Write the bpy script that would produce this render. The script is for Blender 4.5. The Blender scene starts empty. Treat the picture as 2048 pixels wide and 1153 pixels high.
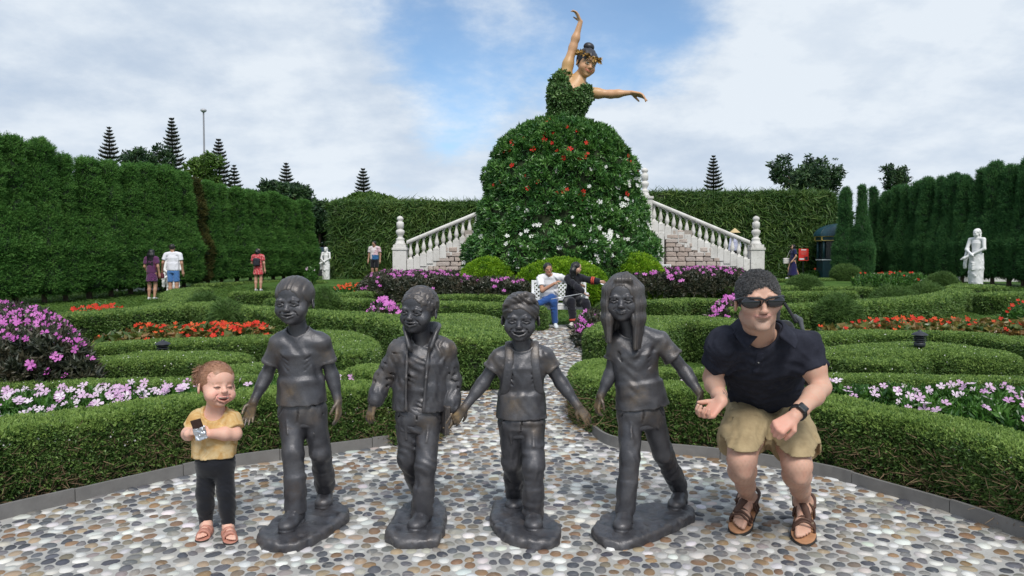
import bpy, bmesh, math, random
import numpy as np
from mathutils import Vector, Matrix, Euler

random.seed(7)
RNG = np.random.default_rng(7)
SC = bpy.context.scene
COL = SC.collection
R = math.radians

# ------------------------------------------------------------------ camera
FPX, CX, CY, HOR, CAMH = 1479.0, 1024.0, 576.5, 515.0, 1.4     # the photograph's pixels (2048 wide), its horizon, eye height
PITCH = math.atan((CY - HOR) / FPX)
cam = bpy.data.cameras.new('camera')
cam.sensor_width = 36.0
cam.lens = 36.0 * FPX / 2048.0
cam.clip_start = 0.05
cam.clip_end = 3000.0
camo = bpy.data.objects.new('camera', cam)
COL.objects.link(camo)
camo.location = (0, 0, CAMH)
camo.rotation_euler = (math.pi / 2 - PITCH, 0, 0)
SC.camera = camo

SC.view_settings.view_transform = 'Standard'
SC.view_settings.look = 'None'
SC.view_settings.gamma = 1.0
SC.view_settings.use_curve_mapping = False
SC.view_settings.exposure = 0.50

_cp, _sp = math.cos(PITCH), math.sin(PITCH)


def ray(px, py):
    u, v = (px - CX) / FPX, (CY - py) / FPX
    return np.array([u, _cp + v * _sp, -_sp + v * _cp])


def U(px, py, Y):
    """the point at forward distance Y seen at a pixel of the photograph"""
    d = ray(px, py)
    return np.array([0, 0, CAMH]) + d * (Y / d[1])


def G(px, py, z=0.0):
    """the point at height z seen at a pixel of the photograph"""
    d = ray(px, py)
    t = (z - CAMH) / d[2]
    return np.array([0, 0, CAMH]) + d * t


# ------------------------------------------------------------------ sky and sun
SUN_ELEV, SUN_AZ = R(52), R(168)          # azimuth measured clockwise from +Y
world = bpy.data.worlds.new('World')
SC.world = world
world.use_nodes = True
try:
    world.cycles.sampling_method = 'MANUAL'
    world.cycles.sample_map_resolution = 512
except Exception:
    pass
wt = world.node_tree
wt.nodes.clear()


def wn(t, **kw):
    n = wt.nodes.new(t)
    for k, v in kw.items():
        if k in n.inputs:
            n.inputs[k].default_value = v
        else:
            setattr(n, k, v)
    return n


def wl(a, b):
    wt.links.new(a, b)


def wmath(op, a, b=None, clamp=False):
    n = wt.nodes.new('ShaderNodeMath')
    n.operation = op
    n.use_clamp = clamp
    for i, x in enumerate((a, b)):
        if x is None:
            continue
        if isinstance(x, (int, float)):
            n.inputs[i].default_value = x
        else:
            wl(x, n.inputs[i])
    return n.outputs[0]


def wsmooth(x, lo, hi, a=0.0, b=1.0):
    n = wt.nodes.new('ShaderNodeMapRange')
    n.interpolation_type = 'SMOOTHSTEP'
    for k, v in (('From Min', lo), ('From Max', hi), ('To Min', a), ('To Max', b)):
        n.inputs[k].default_value = v
    wl(x, n.inputs['Value'])
    return n.outputs[0]


def wmix(f, a, b):
    n = wt.nodes.new('ShaderNodeMix')
    n.data_type = 'RGBA'
    wl(f, n.inputs[0])
    for i, x in ((6, a), (7, b)):
        if isinstance(x, tuple):
            n.inputs[i].default_value = x
        else:
            wl(x, n.inputs[i])
    return n.outputs[2]


tc = wn('ShaderNodeTexCoord')
sky = wn('ShaderNodeTexSky')
sky.sky_type = 'NISHITA'
sky.sun_disc = False
sky.sun_elevation = SUN_ELEV
sky.sun_rotation = SUN_AZ
sky.altitude = 1400
sky.air_density = 1.0
sky.dust_density = 0.6
sep = wn('ShaderNodeSeparateXYZ')
wl(tc.outputs['Generated'], sep.inputs[0])
# cloud deck: direction projected on a flat layer
den = wmath('ADD', wmath('MAXIMUM', sep.outputs['Z'], 0.0), 0.32)
cmb = wn('ShaderNodeCombineXYZ')
wl(wmath('DIVIDE', sep.outputs['X'], den), cmb.inputs['X'])
wl(wmath('DIVIDE', sep.outputs['Y'], den), cmb.inputs['Y'])
nz = wn('ShaderNodeTexNoise', noise_dimensions='3D')
nz.inputs['Scale'].default_value = 1.15
nz.inputs['Detail'].default_value = 9.0
nz.inputs['Roughness'].default_value = 0.56
nz.inputs['Distortion'].default_value = 0.35
mp = wn('ShaderNodeMapping')
mp.inputs['Location'].default_value = (3.1, 7.4, 0.0)
wl(cmb.outputs[0], mp.inputs['Vector'])
wl(mp.outputs[0], nz.inputs['Vector'])
nz2 = wn('ShaderNodeTexNoise', noise_dimensions='3D')
nz2.inputs['Scale'].default_value = 3.4
nz2.inputs['Detail'].default_value = 8.0
nz2.inputs['Roughness'].default_value = 0.6
wl(mp.outputs[0], nz2.inputs['Vector'])


def hole(px, py, rad, amt):
    """a thin place in the cloud deck, towards the direction of a pixel"""
    d = ray(px, py)
    d = d / np.linalg.norm(d)
    n = wt.nodes.new('ShaderNodeVectorMath')
    n.operation = 'DISTANCE'
    wl(tc.outputs['Generated'], n.inputs[0])
    n.inputs[1].default_value = tuple(d)
    return wsmooth(n.outputs['Value'], 0.0, rad, amt, 0.0)


cov = nz.outputs['Fac']
for h_ in ((960, 10, .26, -.16), (900, 180, .13, -.24), (1110, 110, .20, -.10), (1290, 90, .22, -.22), (1330, 170, .10, -.10), (1420, 5, .24, -.18), (930, 225, .10, -.16), (800, 40, .13, -.08), (1180, 10, .13, -.12),
           (1600, 75, .22, .20), (1850, 250, .40, .22), (250, 120, .42, .22), (640, 330, .35, .2), (1330, 330, .3, .18), (1720, 330, .3, .2)):
    cov = wmath('ADD', cov, hole(*h_))
cov = wmath('ADD', cov, wmath('MULTIPLY', wmath('SUBTRACT', nz2.outputs['Fac'], .5), 1.0))
cloud = wmath('ADD', wmath('MULTIPLY', wsmooth(cov, 0.10, 0.56), .84), .16)
low = wsmooth(sep.outputs['Z'], -0.02, 0.22, 1.0, 0.0)
cloud = wmath('MAXIMUM', cloud, wmath('MULTIPLY', low, 0.9))
shade = wsmooth(nz2.outputs['Fac'], 0.30, 0.72)
for h_ in ((1580, 80, .20, .6), (1900, 90, .22, .3), (920, 232, .09, .5), (600, 150, .3, .25), (1190, 180, .12, .3)):
    shade = wmath('ADD', shade, hole(*h_), clamp=True)
ccol = wmix(shade, (3.6, 4.35, 5.4, 1), (5.6, 6.1, 6.65, 1))
ccol = wmix(wmath('MULTIPLY', low, .55), ccol, (5.9, 6.4, 6.95, 1))
skyb = wt.nodes.new('ShaderNodeVectorMath')
skyb.operation = 'MULTIPLY'
wl(sky.outputs[0], skyb.inputs[0])
skyb.inputs[1].default_value = (.88, 1.09, 1.17)
scol = wmix(cloud, skyb.outputs[0], ccol)
bg = wn('ShaderNodeBackground')
bg.inputs['Strength'].default_value = 0.1
wl(scol, bg.inputs['Color'])
wo = wn('ShaderNodeOutputWorld')
wl(bg.outputs[0], wo.inputs['Surface'])

sun = bpy.data.lights.new('sun', 'SUN')
sun.energy = 2.5
sun.angle = R(24)
sun.color = (1.0, 0.955, 0.89)
suno = bpy.data.objects.new('sun', sun)
COL.objects.link(suno)
_sd = Vector((math.sin(SUN_AZ) * math.cos(SUN_ELEV), math.cos(SUN_AZ) * math.cos(SUN_ELEV), math.sin(SUN_ELEV)))
suno.rotation_euler = _sd.to_track_quat('Z', 'Y').to_euler()
suno.location = (0, 0, 30)


# ------------------------------------------------------------------ materials
class NT:
    """small helper to write node trees"""

    def __init__(self, name):
        self.m = bpy.data.materials.new(name)
        self.m.use_nodes = True
        self.t = self.m.node_tree
        self.b = self.t.nodes['Principled BSDF']

    def n(self, typ, **kw):
        x = self.t.nodes.new(typ)
        for k, v in kw.items():
            if k in x.inputs:
                x.inputs[k].default_value = v
            else:
                setattr(x, k, v)
        return x

    def l(self, a, b):
        self.t.links.new(a, b)

    def pos(self):
        return self.n('ShaderNodeNewGeometry').outputs['Position']

    def objco(self):
        return self.n('ShaderNodeTexCoord').outputs['Object']

    def noise(self, scale, detail=3, rough=.55, vec=None, dist=0.0):
        x = self.n('ShaderNodeTexNoise')
        x.inputs['Scale'].default_value = scale
        x.inputs['Detail'].default_value = detail
        x.inputs['Roughness'].default_value = rough
        x.inputs['Distortion'].default_value = dist
        self.l(vec if vec is not None else self.pos(), x.inputs['Vector'])
        return x.outputs['Fac']

    def ramp(self, fac, stops):
        x = self.n('ShaderNodeValToRGB')
        e = x.color_ramp.elements
        while len(e) < len(stops):
            e.new(0.5)
        for i, (p, c) in enumerate(stops):
            e[i].position = p
            e[i].color = (*c, 1) if len(c) == 3 else c
        self.l(fac, x.inputs[0])
        return x.outputs[0]

    def mix(self, f, a, b, mode='MIX'):
        x = self.n('ShaderNodeMix')
        x.data_type = 'RGBA'
        x.blend_type = mode
        for i, v in ((0, f), (6, a), (7, b)):
            if isinstance(v, (int, float)):
                x.inputs[i].default_value = v
            elif isinstance(v, tuple):
                x.inputs[i].default_value = (*v, 1) if len(v) == 3 else v
            else:
                self.l(v, x.inputs[i])
        return x.outputs[2]

    def math(self, op, a, b=0.0, clamp=False):
        x = self.n('ShaderNodeMath')
        x.operation = op
        x.use_clamp = clamp
        for i, v in ((0, a), (1, b)):
            if isinstance(v, (int, float)):
                x.inputs[i].default_value = v
            else:
                self.l(v, x.inputs[i])
        return x.outputs[0]

    def bump(self, h, strength=.3, dist=.01):
        x = self.n('ShaderNodeBump')
        x.inputs['Strength'].default_value = strength
        x.inputs['Distance'].default_value = dist
        self.l(h, x.inputs['Height'])
        self.l(x.outputs[0], self.b.inputs['Normal'])

    def attr(self, name, out='Color'):
        return self.n('ShaderNodeAttribute', attribute_name=name).outputs[out]

    def rnd(self):
        return self.n('ShaderNodeObjectInfo').outputs['Random']

    def set(self, color=None, rough=None, metal=None, spec=None, sss=None):
        if color is not None:
            if isinstance(color, tuple):
                self.b.inputs['Base Color'].default_value = (*color, 1)
            else:
                self.l(color, self.b.inputs['Base Color'])
        if rough is not None:
            if isinstance(rough, (int, float)):
                self.b.inputs['Roughness'].default_value = rough
            else:
                self.l(rough, self.b.inputs['Roughness'])
        if metal is not None:
            self.b.inputs['Metallic'].default_value = metal
        if spec is not None:
            self.b.inputs['Specular IOR Level'].default_value = spec
        if sss:
            self.b.inputs['Subsurface Weight'].default_value = sss
            self.b.inputs['Subsurface Radius'].default_value = (.012, .005, .003)
        return self.m


def simple(name, color, rough=.6, var=.12, scale=30, bump=0.0, metal=0.0, spec=None, bdist=.004):
    t = NT(name)
    f = t.noise(scale, 4, .6, t.objco())
    c = t.mix(f, tuple(max(0, x * (1 - var * 1.6)) for x in color), tuple(min(1, x * (1 + var * 1.6)) for x in color))
    if bump:
        t.bump(t.noise(scale * 4, 4, .6, t.objco()), bump, bdist)
    return t.set(c, rough, metal, spec)


def leafmat(name, dark, mid, light, rough=.5, clump=1.2, trans=.25, spec=.35, mottle=.5, brown=0.0):
    """leaf: colour differs from sprig to sprig and, gently, from clump to clump of the plant"""
    t = NT(name)
    r = t.rnd()
    f = t.math('ADD', t.math('MULTIPLY', r, 1 - mottle), t.math('MULTIPLY', t.noise(clump, 3, .6), mottle))
    c = t.ramp(f, [(.22, dark), (.5, mid), (.8, light)])
    if brown:
        c = t.mix(t.math('MULTIPLY', t.ramp(t.noise(2.7, 5, .7), [(.60, (0,) * 3), (.70, (1,) * 3)]), brown), c, (.135, .085, .030))
    t.set(c, rough, spec=spec)
    if trans:
        tr = t.n('ShaderNodeBsdfTranslucent')
        t.l(c, tr.inputs['Color'])
        ms = t.n('ShaderNodeMixShader')
        ms.inputs[0].default_value = trans
        t.l(t.b.outputs[0], ms.inputs[1])
        t.l(tr.outputs[0], ms.inputs[2])
        t.l(ms.outputs[0], t.t.nodes['Material Output'].inputs['Surface'])
    return t.m


# ------------------------------------------------------------------ objects
def link(o, parent=None):
    COL.objects.link(o)
    if parent is not None:
        o.parent = parent
    return o


def tag(o, label=None, cat=None, group=None, kind=None):
    if label:
        o['label'] = label
    if cat:
        o['category'] = cat
    if group:
        o['group'] = group
    if kind:
        o['kind'] = kind
    return o


def empty(name, loc=(0, 0, 0), label=None, cat=None, group=None, rz=0.0):
    o = bpy.data.objects.new(name, None)
    o.empty_display_size = .1
    o.location = tuple(loc)
    o.rotation_euler = (0, 0, rz)
    link(o)
    return tag(o, label, cat, group)


def mesh_np(name, V, F, mats, smooth=True, mi=None):
    """mesh from numpy: V (n,3); F (m,3|4) or a list of such arrays"""
    me = bpy.data.meshes.new(name)
    V = np.asarray(V, dtype=np.float32)
    Fs = [np.asarray(f) for f in (F if isinstance(F, (list, tuple)) and len(F) and isinstance(F[0], np.ndarray) and F[0].ndim == 2 else [np.asarray(F)])]
    Fs = [f for f in Fs if len(f)]
    me.vertices.add(len(V))
    me.vertices.foreach_set('co', V.ravel())
    if Fs:
        loops = np.concatenate([f.ravel() for f in Fs]).astype(np.int32)
        counts = np.concatenate([np.full(len(f), f.shape[1]) for f in Fs]).astype(np.int32)
        starts = np.concatenate([[0], np.cumsum(counts)[:-1]]).astype(np.int32)
        me.loops.add(len(loops))
        me.loops.foreach_set('vertex_index', loops)
        me.polygons.add(len(counts))
        me.polygons.foreach_set('loop_start', starts)
        me.polygons.foreach_set('loop_total', counts)
        me.polygons.foreach_set('use_smooth', np.full(len(counts), smooth))
        if mi is not None:
            me.polygons.foreach_set('material_index', np.asarray(mi, dtype=np.int32))
    me.update(calc_edges=True)
    me.validate()
    for m in (mats if isinstance(mats, (list, tuple)) else [mats]):
        if m is not None:
            me.materials.append(m)
    return me


def obj(name, me, parent=None, **kw):
    o = bpy.data.objects.new(name, me)
    link(o, parent)
    return tag(o, **kw)


def vcol(me, name, C):
    """per-vertex colour attribute; C (n,3)"""
    a = me.color_attributes.new(name, 'FLOAT_COLOR', 'POINT')
    C = np.asarray(C, dtype=np.float32)
    a.data.foreach_set('color', np.concatenate([C, np.ones((len(C), 1), np.float32)], 1).ravel())


class MB:
    """collects simple shapes into one mesh"""

    def __init__(self):
        self.V, self.Q, self.T, self.n = [], [], [], 0

    def raw(self, V, F):
        V = np.asarray(V, float)
        F = np.asarray(F, int) + self.n
        self.V.append(V)
        (self.Q if F.shape[1] == 4 else self.T).append(F)
        self.n += len(V)
        return self

    def box(self, lo, hi, rot=None, c=None):
        x0, y0, z0 = lo
        x1, y1, z1 = hi
        V = np.array([(x, y, z) for z in (z0, z1) for y in (y0, y1) for x in (x0, x1)], float)
        if rot is not None:
            c = V.mean(0) if c is None else np.asarray(c)
            V = (V - c) @ np.array(rot).T + c
        F = [(0, 2, 3, 1), (4, 5, 7, 6), (0, 1, 5, 4), (2, 6, 7, 3), (0, 4, 6, 2), (1, 3, 7, 5)]
        return self.raw(V, F)

    def tube(self, pts, rad, seg=8, cap=True):
        pts = np.asarray(pts, float)
        m = len(pts)
        rad = np.full(m, rad) if np.isscalar(rad) else np.asarray(rad, float)
        T = np.gradient(pts, axis=0)
        T /= np.linalg.norm(T, axis=1)[:, None] + 1e-9
        a = np.array([0, 0, 1.0]) if abs(T[0][2]) < .9 else np.array([1.0, 0, 0])
        V = []
        for i in range(m):
            a = a - T[i] * a.dot(T[i])
            a /= np.linalg.norm(a) + 1e-9
            b = np.cross(T[i], a)
            th = np.arange(seg) * 2 * math.pi / seg
            V.append(pts[i] + rad[i] * (np.cos(th)[:, None] * a + np.sin(th)[:, None] * b))
        V = np.concatenate(V)
        F = []
        for i in range(m - 1):
            for j in range(seg):
                k = (j + 1) % seg
                F.append((i * seg + j, i * seg + k, (i + 1) * seg + k, (i + 1) * seg + j))
        self.raw(V, F)
        if cap:
            base = self.n - len(V)
            for r0, flip in ((0, True), ((m - 1) * seg, False)):
                c = V[r0:r0 + seg].mean(0)
                self.V.append(c[None])
                ci = self.n
                self.n += 1
                t = []
                for j in range(seg):
                    k = (j + 1) % seg
                    t.append((base + r0 + k, base + r0 + j, ci) if flip else (base + r0 + j, base + r0 + k, ci))
                self.T.append(np.array(t))
        return self

    def lathe(self, prof, seg=20, c=(0, 0, 0), squash=(1, 1)):
        """prof: list of (radius, z)"""
        V = []
        th = np.arange(seg) * 2 * math.pi / seg
        for r, z in prof:
            V.append(np.stack([c[0] + r * squash[0] * np.cos(th), c[1] + r * squash[1] * np.sin(th), np.full(seg, c[2] + z)], 1))
        V = np.concatenate(V)
        F = []
        for i in range(len(prof) - 1):
            for j in range(seg):
                k = (j + 1) % seg
                F.append((i * seg + j, i * seg + k, (i + 1) * seg + k, (i + 1) * seg + j))
        self.raw(V, F)
        base = self.n - len(V)
        for r0, flip in ((0, True), ((len(prof) - 1) * seg, False)):
            cc = V[r0:r0 + seg].mean(0)
            self.V.append(cc[None])
            ci = self.n
            self.n += 1
            self.T.append(np.array([(base + r0 + (j + 1) % seg, base + r0 + j, ci) if flip else (base + r0 + j, base + r0 + (j + 1) % seg, ci) for j in range(seg)]))
        return self

    def mesh(self, name, mats, smooth=False):
        F = []
        if self.Q:
            F.append(np.concatenate(self.Q))
        if self.T:
            F.append(np.concatenate(self.T))
        return mesh_np(name, np.concatenate(self.V), F, mats, smooth)

    def build(self, name, mats, parent=None, smooth=False, bevel=0.0, seg=2, **kw):
        o = obj(name, self.mesh(name, mats, smooth), parent, **kw)
        if bevel:
            b = o.modifiers.new('bevel', 'BEVEL')
            b.width = bevel
            b.segments = seg
            b.limit_method = 'ANGLE'
            b.angle_limit = R(40)
        return o


def world_loc(p):
    off = np.zeros(3)
    while p is not None:
        off += np.array(p.location)
        p = p.parent
    return off


def rel(o, P):
    """world points in the frame of an (unrotated) empty"""
    return np.asarray(P, float) - np.array(o.location)


# ------------------------------------------------------------------ implicit surfaces
def lattice(n, seed, per=None):
    return np.random.default_rng(seed).uniform(-1, 1, n).astype(np.float32)


class Grid:
    def __init__(self, lo, hi, h, fine=()):
        """fine: (axis, lo, hi, h) refines a slab of an axis"""
        self.ax = []
        for a in range(3):
            segs = sorted([(max(f[1], lo[a]), min(f[2], hi[a]), f[3]) for f in fine if f[0] == a])
            cs, p = [], lo[a]
            for s0, s1, hh in segs:
                if s1 <= s0:
                    continue
                if s0 > p:
                    n = max(1, int(math.ceil((s0 - p) / h)))
                    cs.append(np.linspace(p, s0, n, endpoint=False))
                s0 = max(s0, p)
                if s1 <= s0:
                    continue
                n = max(1, int(math.ceil((s1 - s0) / hh)))
                cs.append(np.linspace(s0, s1, n, endpoint=False))
                p = s1
            if hi[a] > p:
                n = max(1, int(math.ceil((hi[a] - p) / h)))
                cs.append(np.linspace(p, hi[a], n, endpoint=False))
            cs.append(np.array([hi[a]]))
            self.ax.append(np.concatenate(cs).astype(np.float32))
        self.F = np.full([len(x) for x in self.ax], .5, np.float32)
        self.h = h

    def win(self, lo, hi):
        s = []
        for a in range(3):
            i0 = max(0, int(np.searchsorted(self.ax[a], lo[a])) - 1)
            i1 = min(len(self.ax[a]), int(np.searchsorted(self.ax[a], hi[a])) + 1)
            if i1 <= i0:
                return None
            s.append(slice(i0, i1))
        return tuple(s)

    def xyz(self, s):
        return self.ax[0][s[0]][:, None, None], self.ax[1][s[1]][None, :, None], self.ax[2][s[2]][None, None, :]

    def apply(self, d, s, k, op):
        A = self.F[s]
        if op == '+':
            if k <= 0:
                self.F[s] = np.minimum(A, d)
            else:
                h = np.maximum(k - np.abs(A - d), 0) / k
                self.F[s] = np.minimum(A, d) - h * h * (k * .25)
        elif op == '-':
            d = -d
            if k <= 0:
                self.F[s] = np.maximum(A, d)
            else:
                h = np.maximum(k - np.abs(A - d), 0) / k
                self.F[s] = np.maximum(A, d) + h * h * (k * .25)

    def cone(self, a, b, ra, rb, k=.02, op='+'):
        a, b = np.asarray(a, np.float32), np.asarray(b, np.float32)
        m = max(ra, rb) + k + 3 * self.h
        s = self.win(np.minimum(a, b) - m, np.maximum(a, b) + m)
        if s is None:
            return self
        X, Y, Z = self.xyz(s)
        d = b - a
        L2 = float(d @ d) + 1e-12
        px, py, pz = X - a[0], Y - a[1], Z - a[2]
        t = np.clip((px * d[0] + py * d[1] + pz * d[2]) / L2, 0, 1)
        q = np.sqrt((px - t * d[0]) ** 2 + (py - t * d[1]) ** 2 + (pz - t * d[2]) ** 2)
        self.apply(q - (ra + (rb - ra) * t), s, k, op)
        return self

    def chain(self, pts, rs, k=.02, op='+'):
        for i in range(len(pts) - 1):
            self.cone(pts[i], pts[i + 1], rs[i], rs[i + 1], k, op)
        return self

    def ell(self, c, r, rot=None, k=.02, op='+'):
        """ellipsoid; rot: 3x3, columns are its axes"""
        c = np.asarray(c, np.float32)
        r = np.asarray(r, np.float32)
        M = np.eye(3, dtype=np.float32) if rot is None else np.asarray(rot, np.float32)
        ext = np.sqrt((M ** 2) @ (r ** 2)) + k + 3 * self.h
        s = self.win(c - ext, c + ext)
        if s is None:
            return self
        X, Y, Z = self.xyz(s)
        px, py, pz = X - c[0], Y - c[1], Z - c[2]
        u = [(px * M[0, i] + py * M[1, i] + pz * M[2, i]) for i in range(3)]
        k0 = np.sqrt(sum((u[i] / r[i]) ** 2 for i in range(3)))
        k1 = np.sqrt(sum((u[i] / r[i] ** 2) ** 2 for i in range(3))) + 1e-6
        self.apply(k0 * (k0 - 1) / k1, s, k, op)
        return self

    def econe(self, a, b, ra, rb, xd=(1, 0, 0), k=.02, op='+', rnd=.0):
        """elliptic cone frustum from a to b, half-axes ra=(along xd, across), flat ends rounded by rnd"""
        a, b = np.asarray(a, np.float32), np.asarray(b, np.float32)
        d = b - a
        L = float(np.linalg.norm(d)) + 1e-9
        w = d / L
        x = np.asarray(xd, np.float32)
        x = x - w * (x @ w)
        x /= np.linalg.norm(x)
        y = np.cross(w, x)
        m = max(*ra, *rb) + k + 3 * self.h
        s = self.win(np.minimum(a, b) - m, np.maximum(a, b) + m)
        if s is None:
            return self
        X, Y, Z = self.xyz(s)
        px, py, pz = X - a[0], Y - a[1], Z - a[2]
        t = (px * w[0] + py * w[1] + pz * w[2])
        u = px * x[0] + py * x[1] + pz * x[2]
        v = px * y[0] + py * y[1] + pz * y[2]
        tt = np.clip(t / L, 0, 1)
        rx = ra[0] + (rb[0] - ra[0]) * tt
        ry = ra[1] + (rb[1] - ra[1]) * tt
        q = np.sqrt((u / rx) ** 2 + (v / ry) ** 2) + 1e-6
        ln = np.sqrt(u * u + v * v)
        dr = np.where(ln > 1e-4, ln * (1 - 1 / q), -np.minimum(rx, ry)) + rnd
        dz = np.abs(t - L / 2) - L / 2 + rnd
        dd = np.minimum(np.maximum(dr, dz), 0) + np.sqrt(np.maximum(dr, 0) ** 2 + np.maximum(dz, 0) ** 2) - rnd
        self.apply(dd, s, k, op)
        return self

    def box(self, c, half, rot=None, rnd=.0, k=.0, op='+'):
        c = np.asarray(c, np.float32)
        M = np.eye(3, dtype=np.float32) if rot is None else np.asarray(rot, np.float32)
        ext = np.abs(M) @ np.asarray(half) + k + 3 * self.h
        s = self.win(c - ext, c + ext)
        if s is None:
            return self
        X, Y, Z = self.xyz(s)
        px, py, pz = X - c[0], Y - c[1], Z - c[2]
        q = [np.abs(px * M[0, i] + py * M[1, i] + pz * M[2, i]) - (half[i] - rnd) for i in range(3)]
        d = np.sqrt(sum(np.maximum(x, 0) ** 2 for x in q)) + np.minimum(np.maximum(np.maximum(q[0], q[1]), q[2]), 0) - rnd
        self.apply(d, s, k, op)
        return self

    def like(self):
        g = Grid.__new__(Grid)
        g.ax, g.h = self.ax, self.h
        g.F = np.full_like(self.F, .5)
        return g

    def cut(self, hole, lip=0.0, at=.005, wd=.006, k=.003):
        """take a hole away, leaving a raised lip round it"""
        s = np.abs(hole.F) < .05
        if lip:
            self.F[s] -= lip * np.exp(-((hole.F[s] - at) / wd) ** 4)
        self.apply(hole.F, tuple(slice(0, len(a)) for a in self.ax), k, '-')
        return self

    def plane(self, p, n, k=0.0):
        """cut away what lies on the side n points to"""
        p, n = np.asarray(p, float), np.asarray(n, float)
        n = n / np.linalg.norm(n)
        s = tuple(slice(0, len(a)) for a in self.ax)
        X, Y, Z = self.xyz(s)
        d = ((X - p[0]) * n[0] + (Y - p[1]) * n[1] + (Z - p[2]) * n[2]).astype(np.float32)
        self.apply(-d, s, k, '-')
        return self

    def noise(self, amp, size, seed, lo=None, hi=None, stretch=(1, 1, 1)):
        """smooth value noise added to the field"""
        s = self.win(lo, hi) if lo is not None else tuple(slice(0, len(a)) for a in self.ax)
        if s is None:
            return self
        rg = np.random.default_rng(seed)
        W, n = [], []
        for a in range(3):
            c = self.ax[a][s[a]] / (size * stretch[a])
            i0 = np.floor(c.min())
            f = c - i0
            i = np.floor(f).astype(int)
            t = f - i
            t = t * t * (3 - 2 * t)
            m = i.max() + 2
            A = np.zeros((len(c), m), np.float32)
            A[np.arange(len(c)), i] += 1 - t
            A[np.arange(len(c)), i + 1] += t
            W.append(A)
            n.append(m)
        L = rg.uniform(-1, 1, n).astype(np.float32)
        N = np.tensordot(W[0], L, (1, 0))
        N = np.tensordot(N, W[1], (1, 1)).transpose(0, 2, 1)
        N = N @ W[2].T
        self.F[s] += amp * N
        return self

    def surf(self):
        F = self.F
        s = F < 0
        cnt = np.zeros([n - 1 for n in F.shape], np.uint8)
        for i in (0, 1):
            for j in (0, 1):
                for k in (0, 1):
                    cnt += s[i:F.shape[0] - 1 + i, j:F.shape[1] - 1 + j, k:F.shape[2] - 1 + k]
        act = (cnt > 0) & (cnt < 8)
        I = np.argwhere(act)
        if len(I) == 0:
            return np.zeros((0, 3), np.float32), np.zeros((0, 4), np.int32)
        vid = np.full(act.shape, -1, np.int32)
        vid[act] = np.arange(len(I))
        i, j, k = I.T
        val, pos = {}, {}
        for c in range(8):
            o = (c & 1, c >> 1 & 1, c >> 2 & 1)
            val[c] = F[i + o[0], j + o[1], k + o[2]]
            pos[c] = np.stack([self.ax[0][i + o[0]], self.ax[1][j + o[1]], self.ax[2][k + o[2]]], 1)
        acc = np.zeros((len(I), 3), np.float32)
        num = np.zeros(len(I), np.float32)
        for a in range(8):
            for bit in (1, 2, 4):
                if a & bit:
                    continue
                b = a | bit
                m = (val[a] < 0) != (val[b] < 0)
                t = np.where(m, val[a] / np.where(m, val[a] - val[b], 1), 0)
                t = np.clip(t, 0, 1)
                acc += np.where(m[:, None], pos[a] + t[:, None] * (pos[b] - pos[a]), 0)
                num += m
        V = acc / num[:, None]
        Q = []
        n0, n1, n2 = F.shape
        e = np.argwhere(s[:-1, 1:-1, 1:-1] != s[1:, 1:-1, 1:-1])
        x, y, z = e[:, 0], e[:, 1] + 1, e[:, 2] + 1
        q = np.stack([vid[x, y - 1, z - 1], vid[x, y, z - 1], vid[x, y, z], vid[x, y - 1, z]], 1)
        q[~s[x, y, z]] = q[~s[x, y, z]][:, ::-1]
        Q.append(q)
        e = np.argwhere(s[1:-1, :-1, 1:-1] != s[1:-1, 1:, 1:-1])
        x, y, z = e[:, 0] + 1, e[:, 1], e[:, 2] + 1
        q = np.stack([vid[x - 1, y, z - 1], vid[x - 1, y, z], vid[x, y, z], vid[x, y, z - 1]], 1)
        q[~s[x, y, z]] = q[~s[x, y, z]][:, ::-1]
        Q.append(q)
        e = np.argwhere(s[1:-1, 1:-1, :-1] != s[1:-1, 1:-1, 1:])
        x, y, z = e[:, 0] + 1, e[:, 1] + 1, e[:, 2]
        q = np.stack([vid[x - 1, y - 1, z], vid[x, y - 1, z], vid[x, y, z], vid[x - 1, y, z]], 1)
        q[~s[x, y, z]] = q[~s[x, y, z]][:, ::-1]
        Q.append(q)
        Q = np.concatenate(Q)
        Q = Q[(Q >= 0).all(1)]
        return V, Q

    def build(self, name, mats, parent=None, smooth=True, color=None, dec=None, **kw):
        V, Q = self.surf()
        off = world_loc(parent)
        me = mesh_np(name, V - off, Q, mats, smooth)
        if dec is None:
            dec = .34 if len(Q) > 6000 else .5 if len(Q) > 2500 else 1
        if dec < 1:
            me = decimate(me, dec)
        o = obj(name, me, parent, **kw)
        if color is not None:
            n = len(me.vertices)
            V = np.zeros(n * 3, np.float32)
            me.vertices.foreach_get('co', V)
            vcol(me, 'col', color(V.reshape(-1, 3) + off))
        return o


_TMP = bpy.data.scenes.new('workbench')


def decimate(me, ratio):
    """fewer triangles where the surface is flat"""
    t = bpy.data.objects.new('decimate', me)
    _TMP.collection.objects.link(t)
    m = t.modifiers.new('d', 'DECIMATE')
    m.ratio = ratio
    vl = _TMP.view_layers[0]
    with bpy.context.temp_override(scene=_TMP, view_layer=vl):
        dg = bpy.context.evaluated_depsgraph_get()
        dg.update()
        new = bpy.data.meshes.new_from_object(t.evaluated_get(dg), depsgraph=dg)
    new.name = me.name
    bpy.data.objects.remove(t)
    bpy.data.meshes.remove(me)
    new.polygons.foreach_set('use_smooth', np.ones(len(new.polygons), bool))
    return new


# ------------------------------------------------------------------ leaves: points that carry sprigs
_GN = {}


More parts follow.
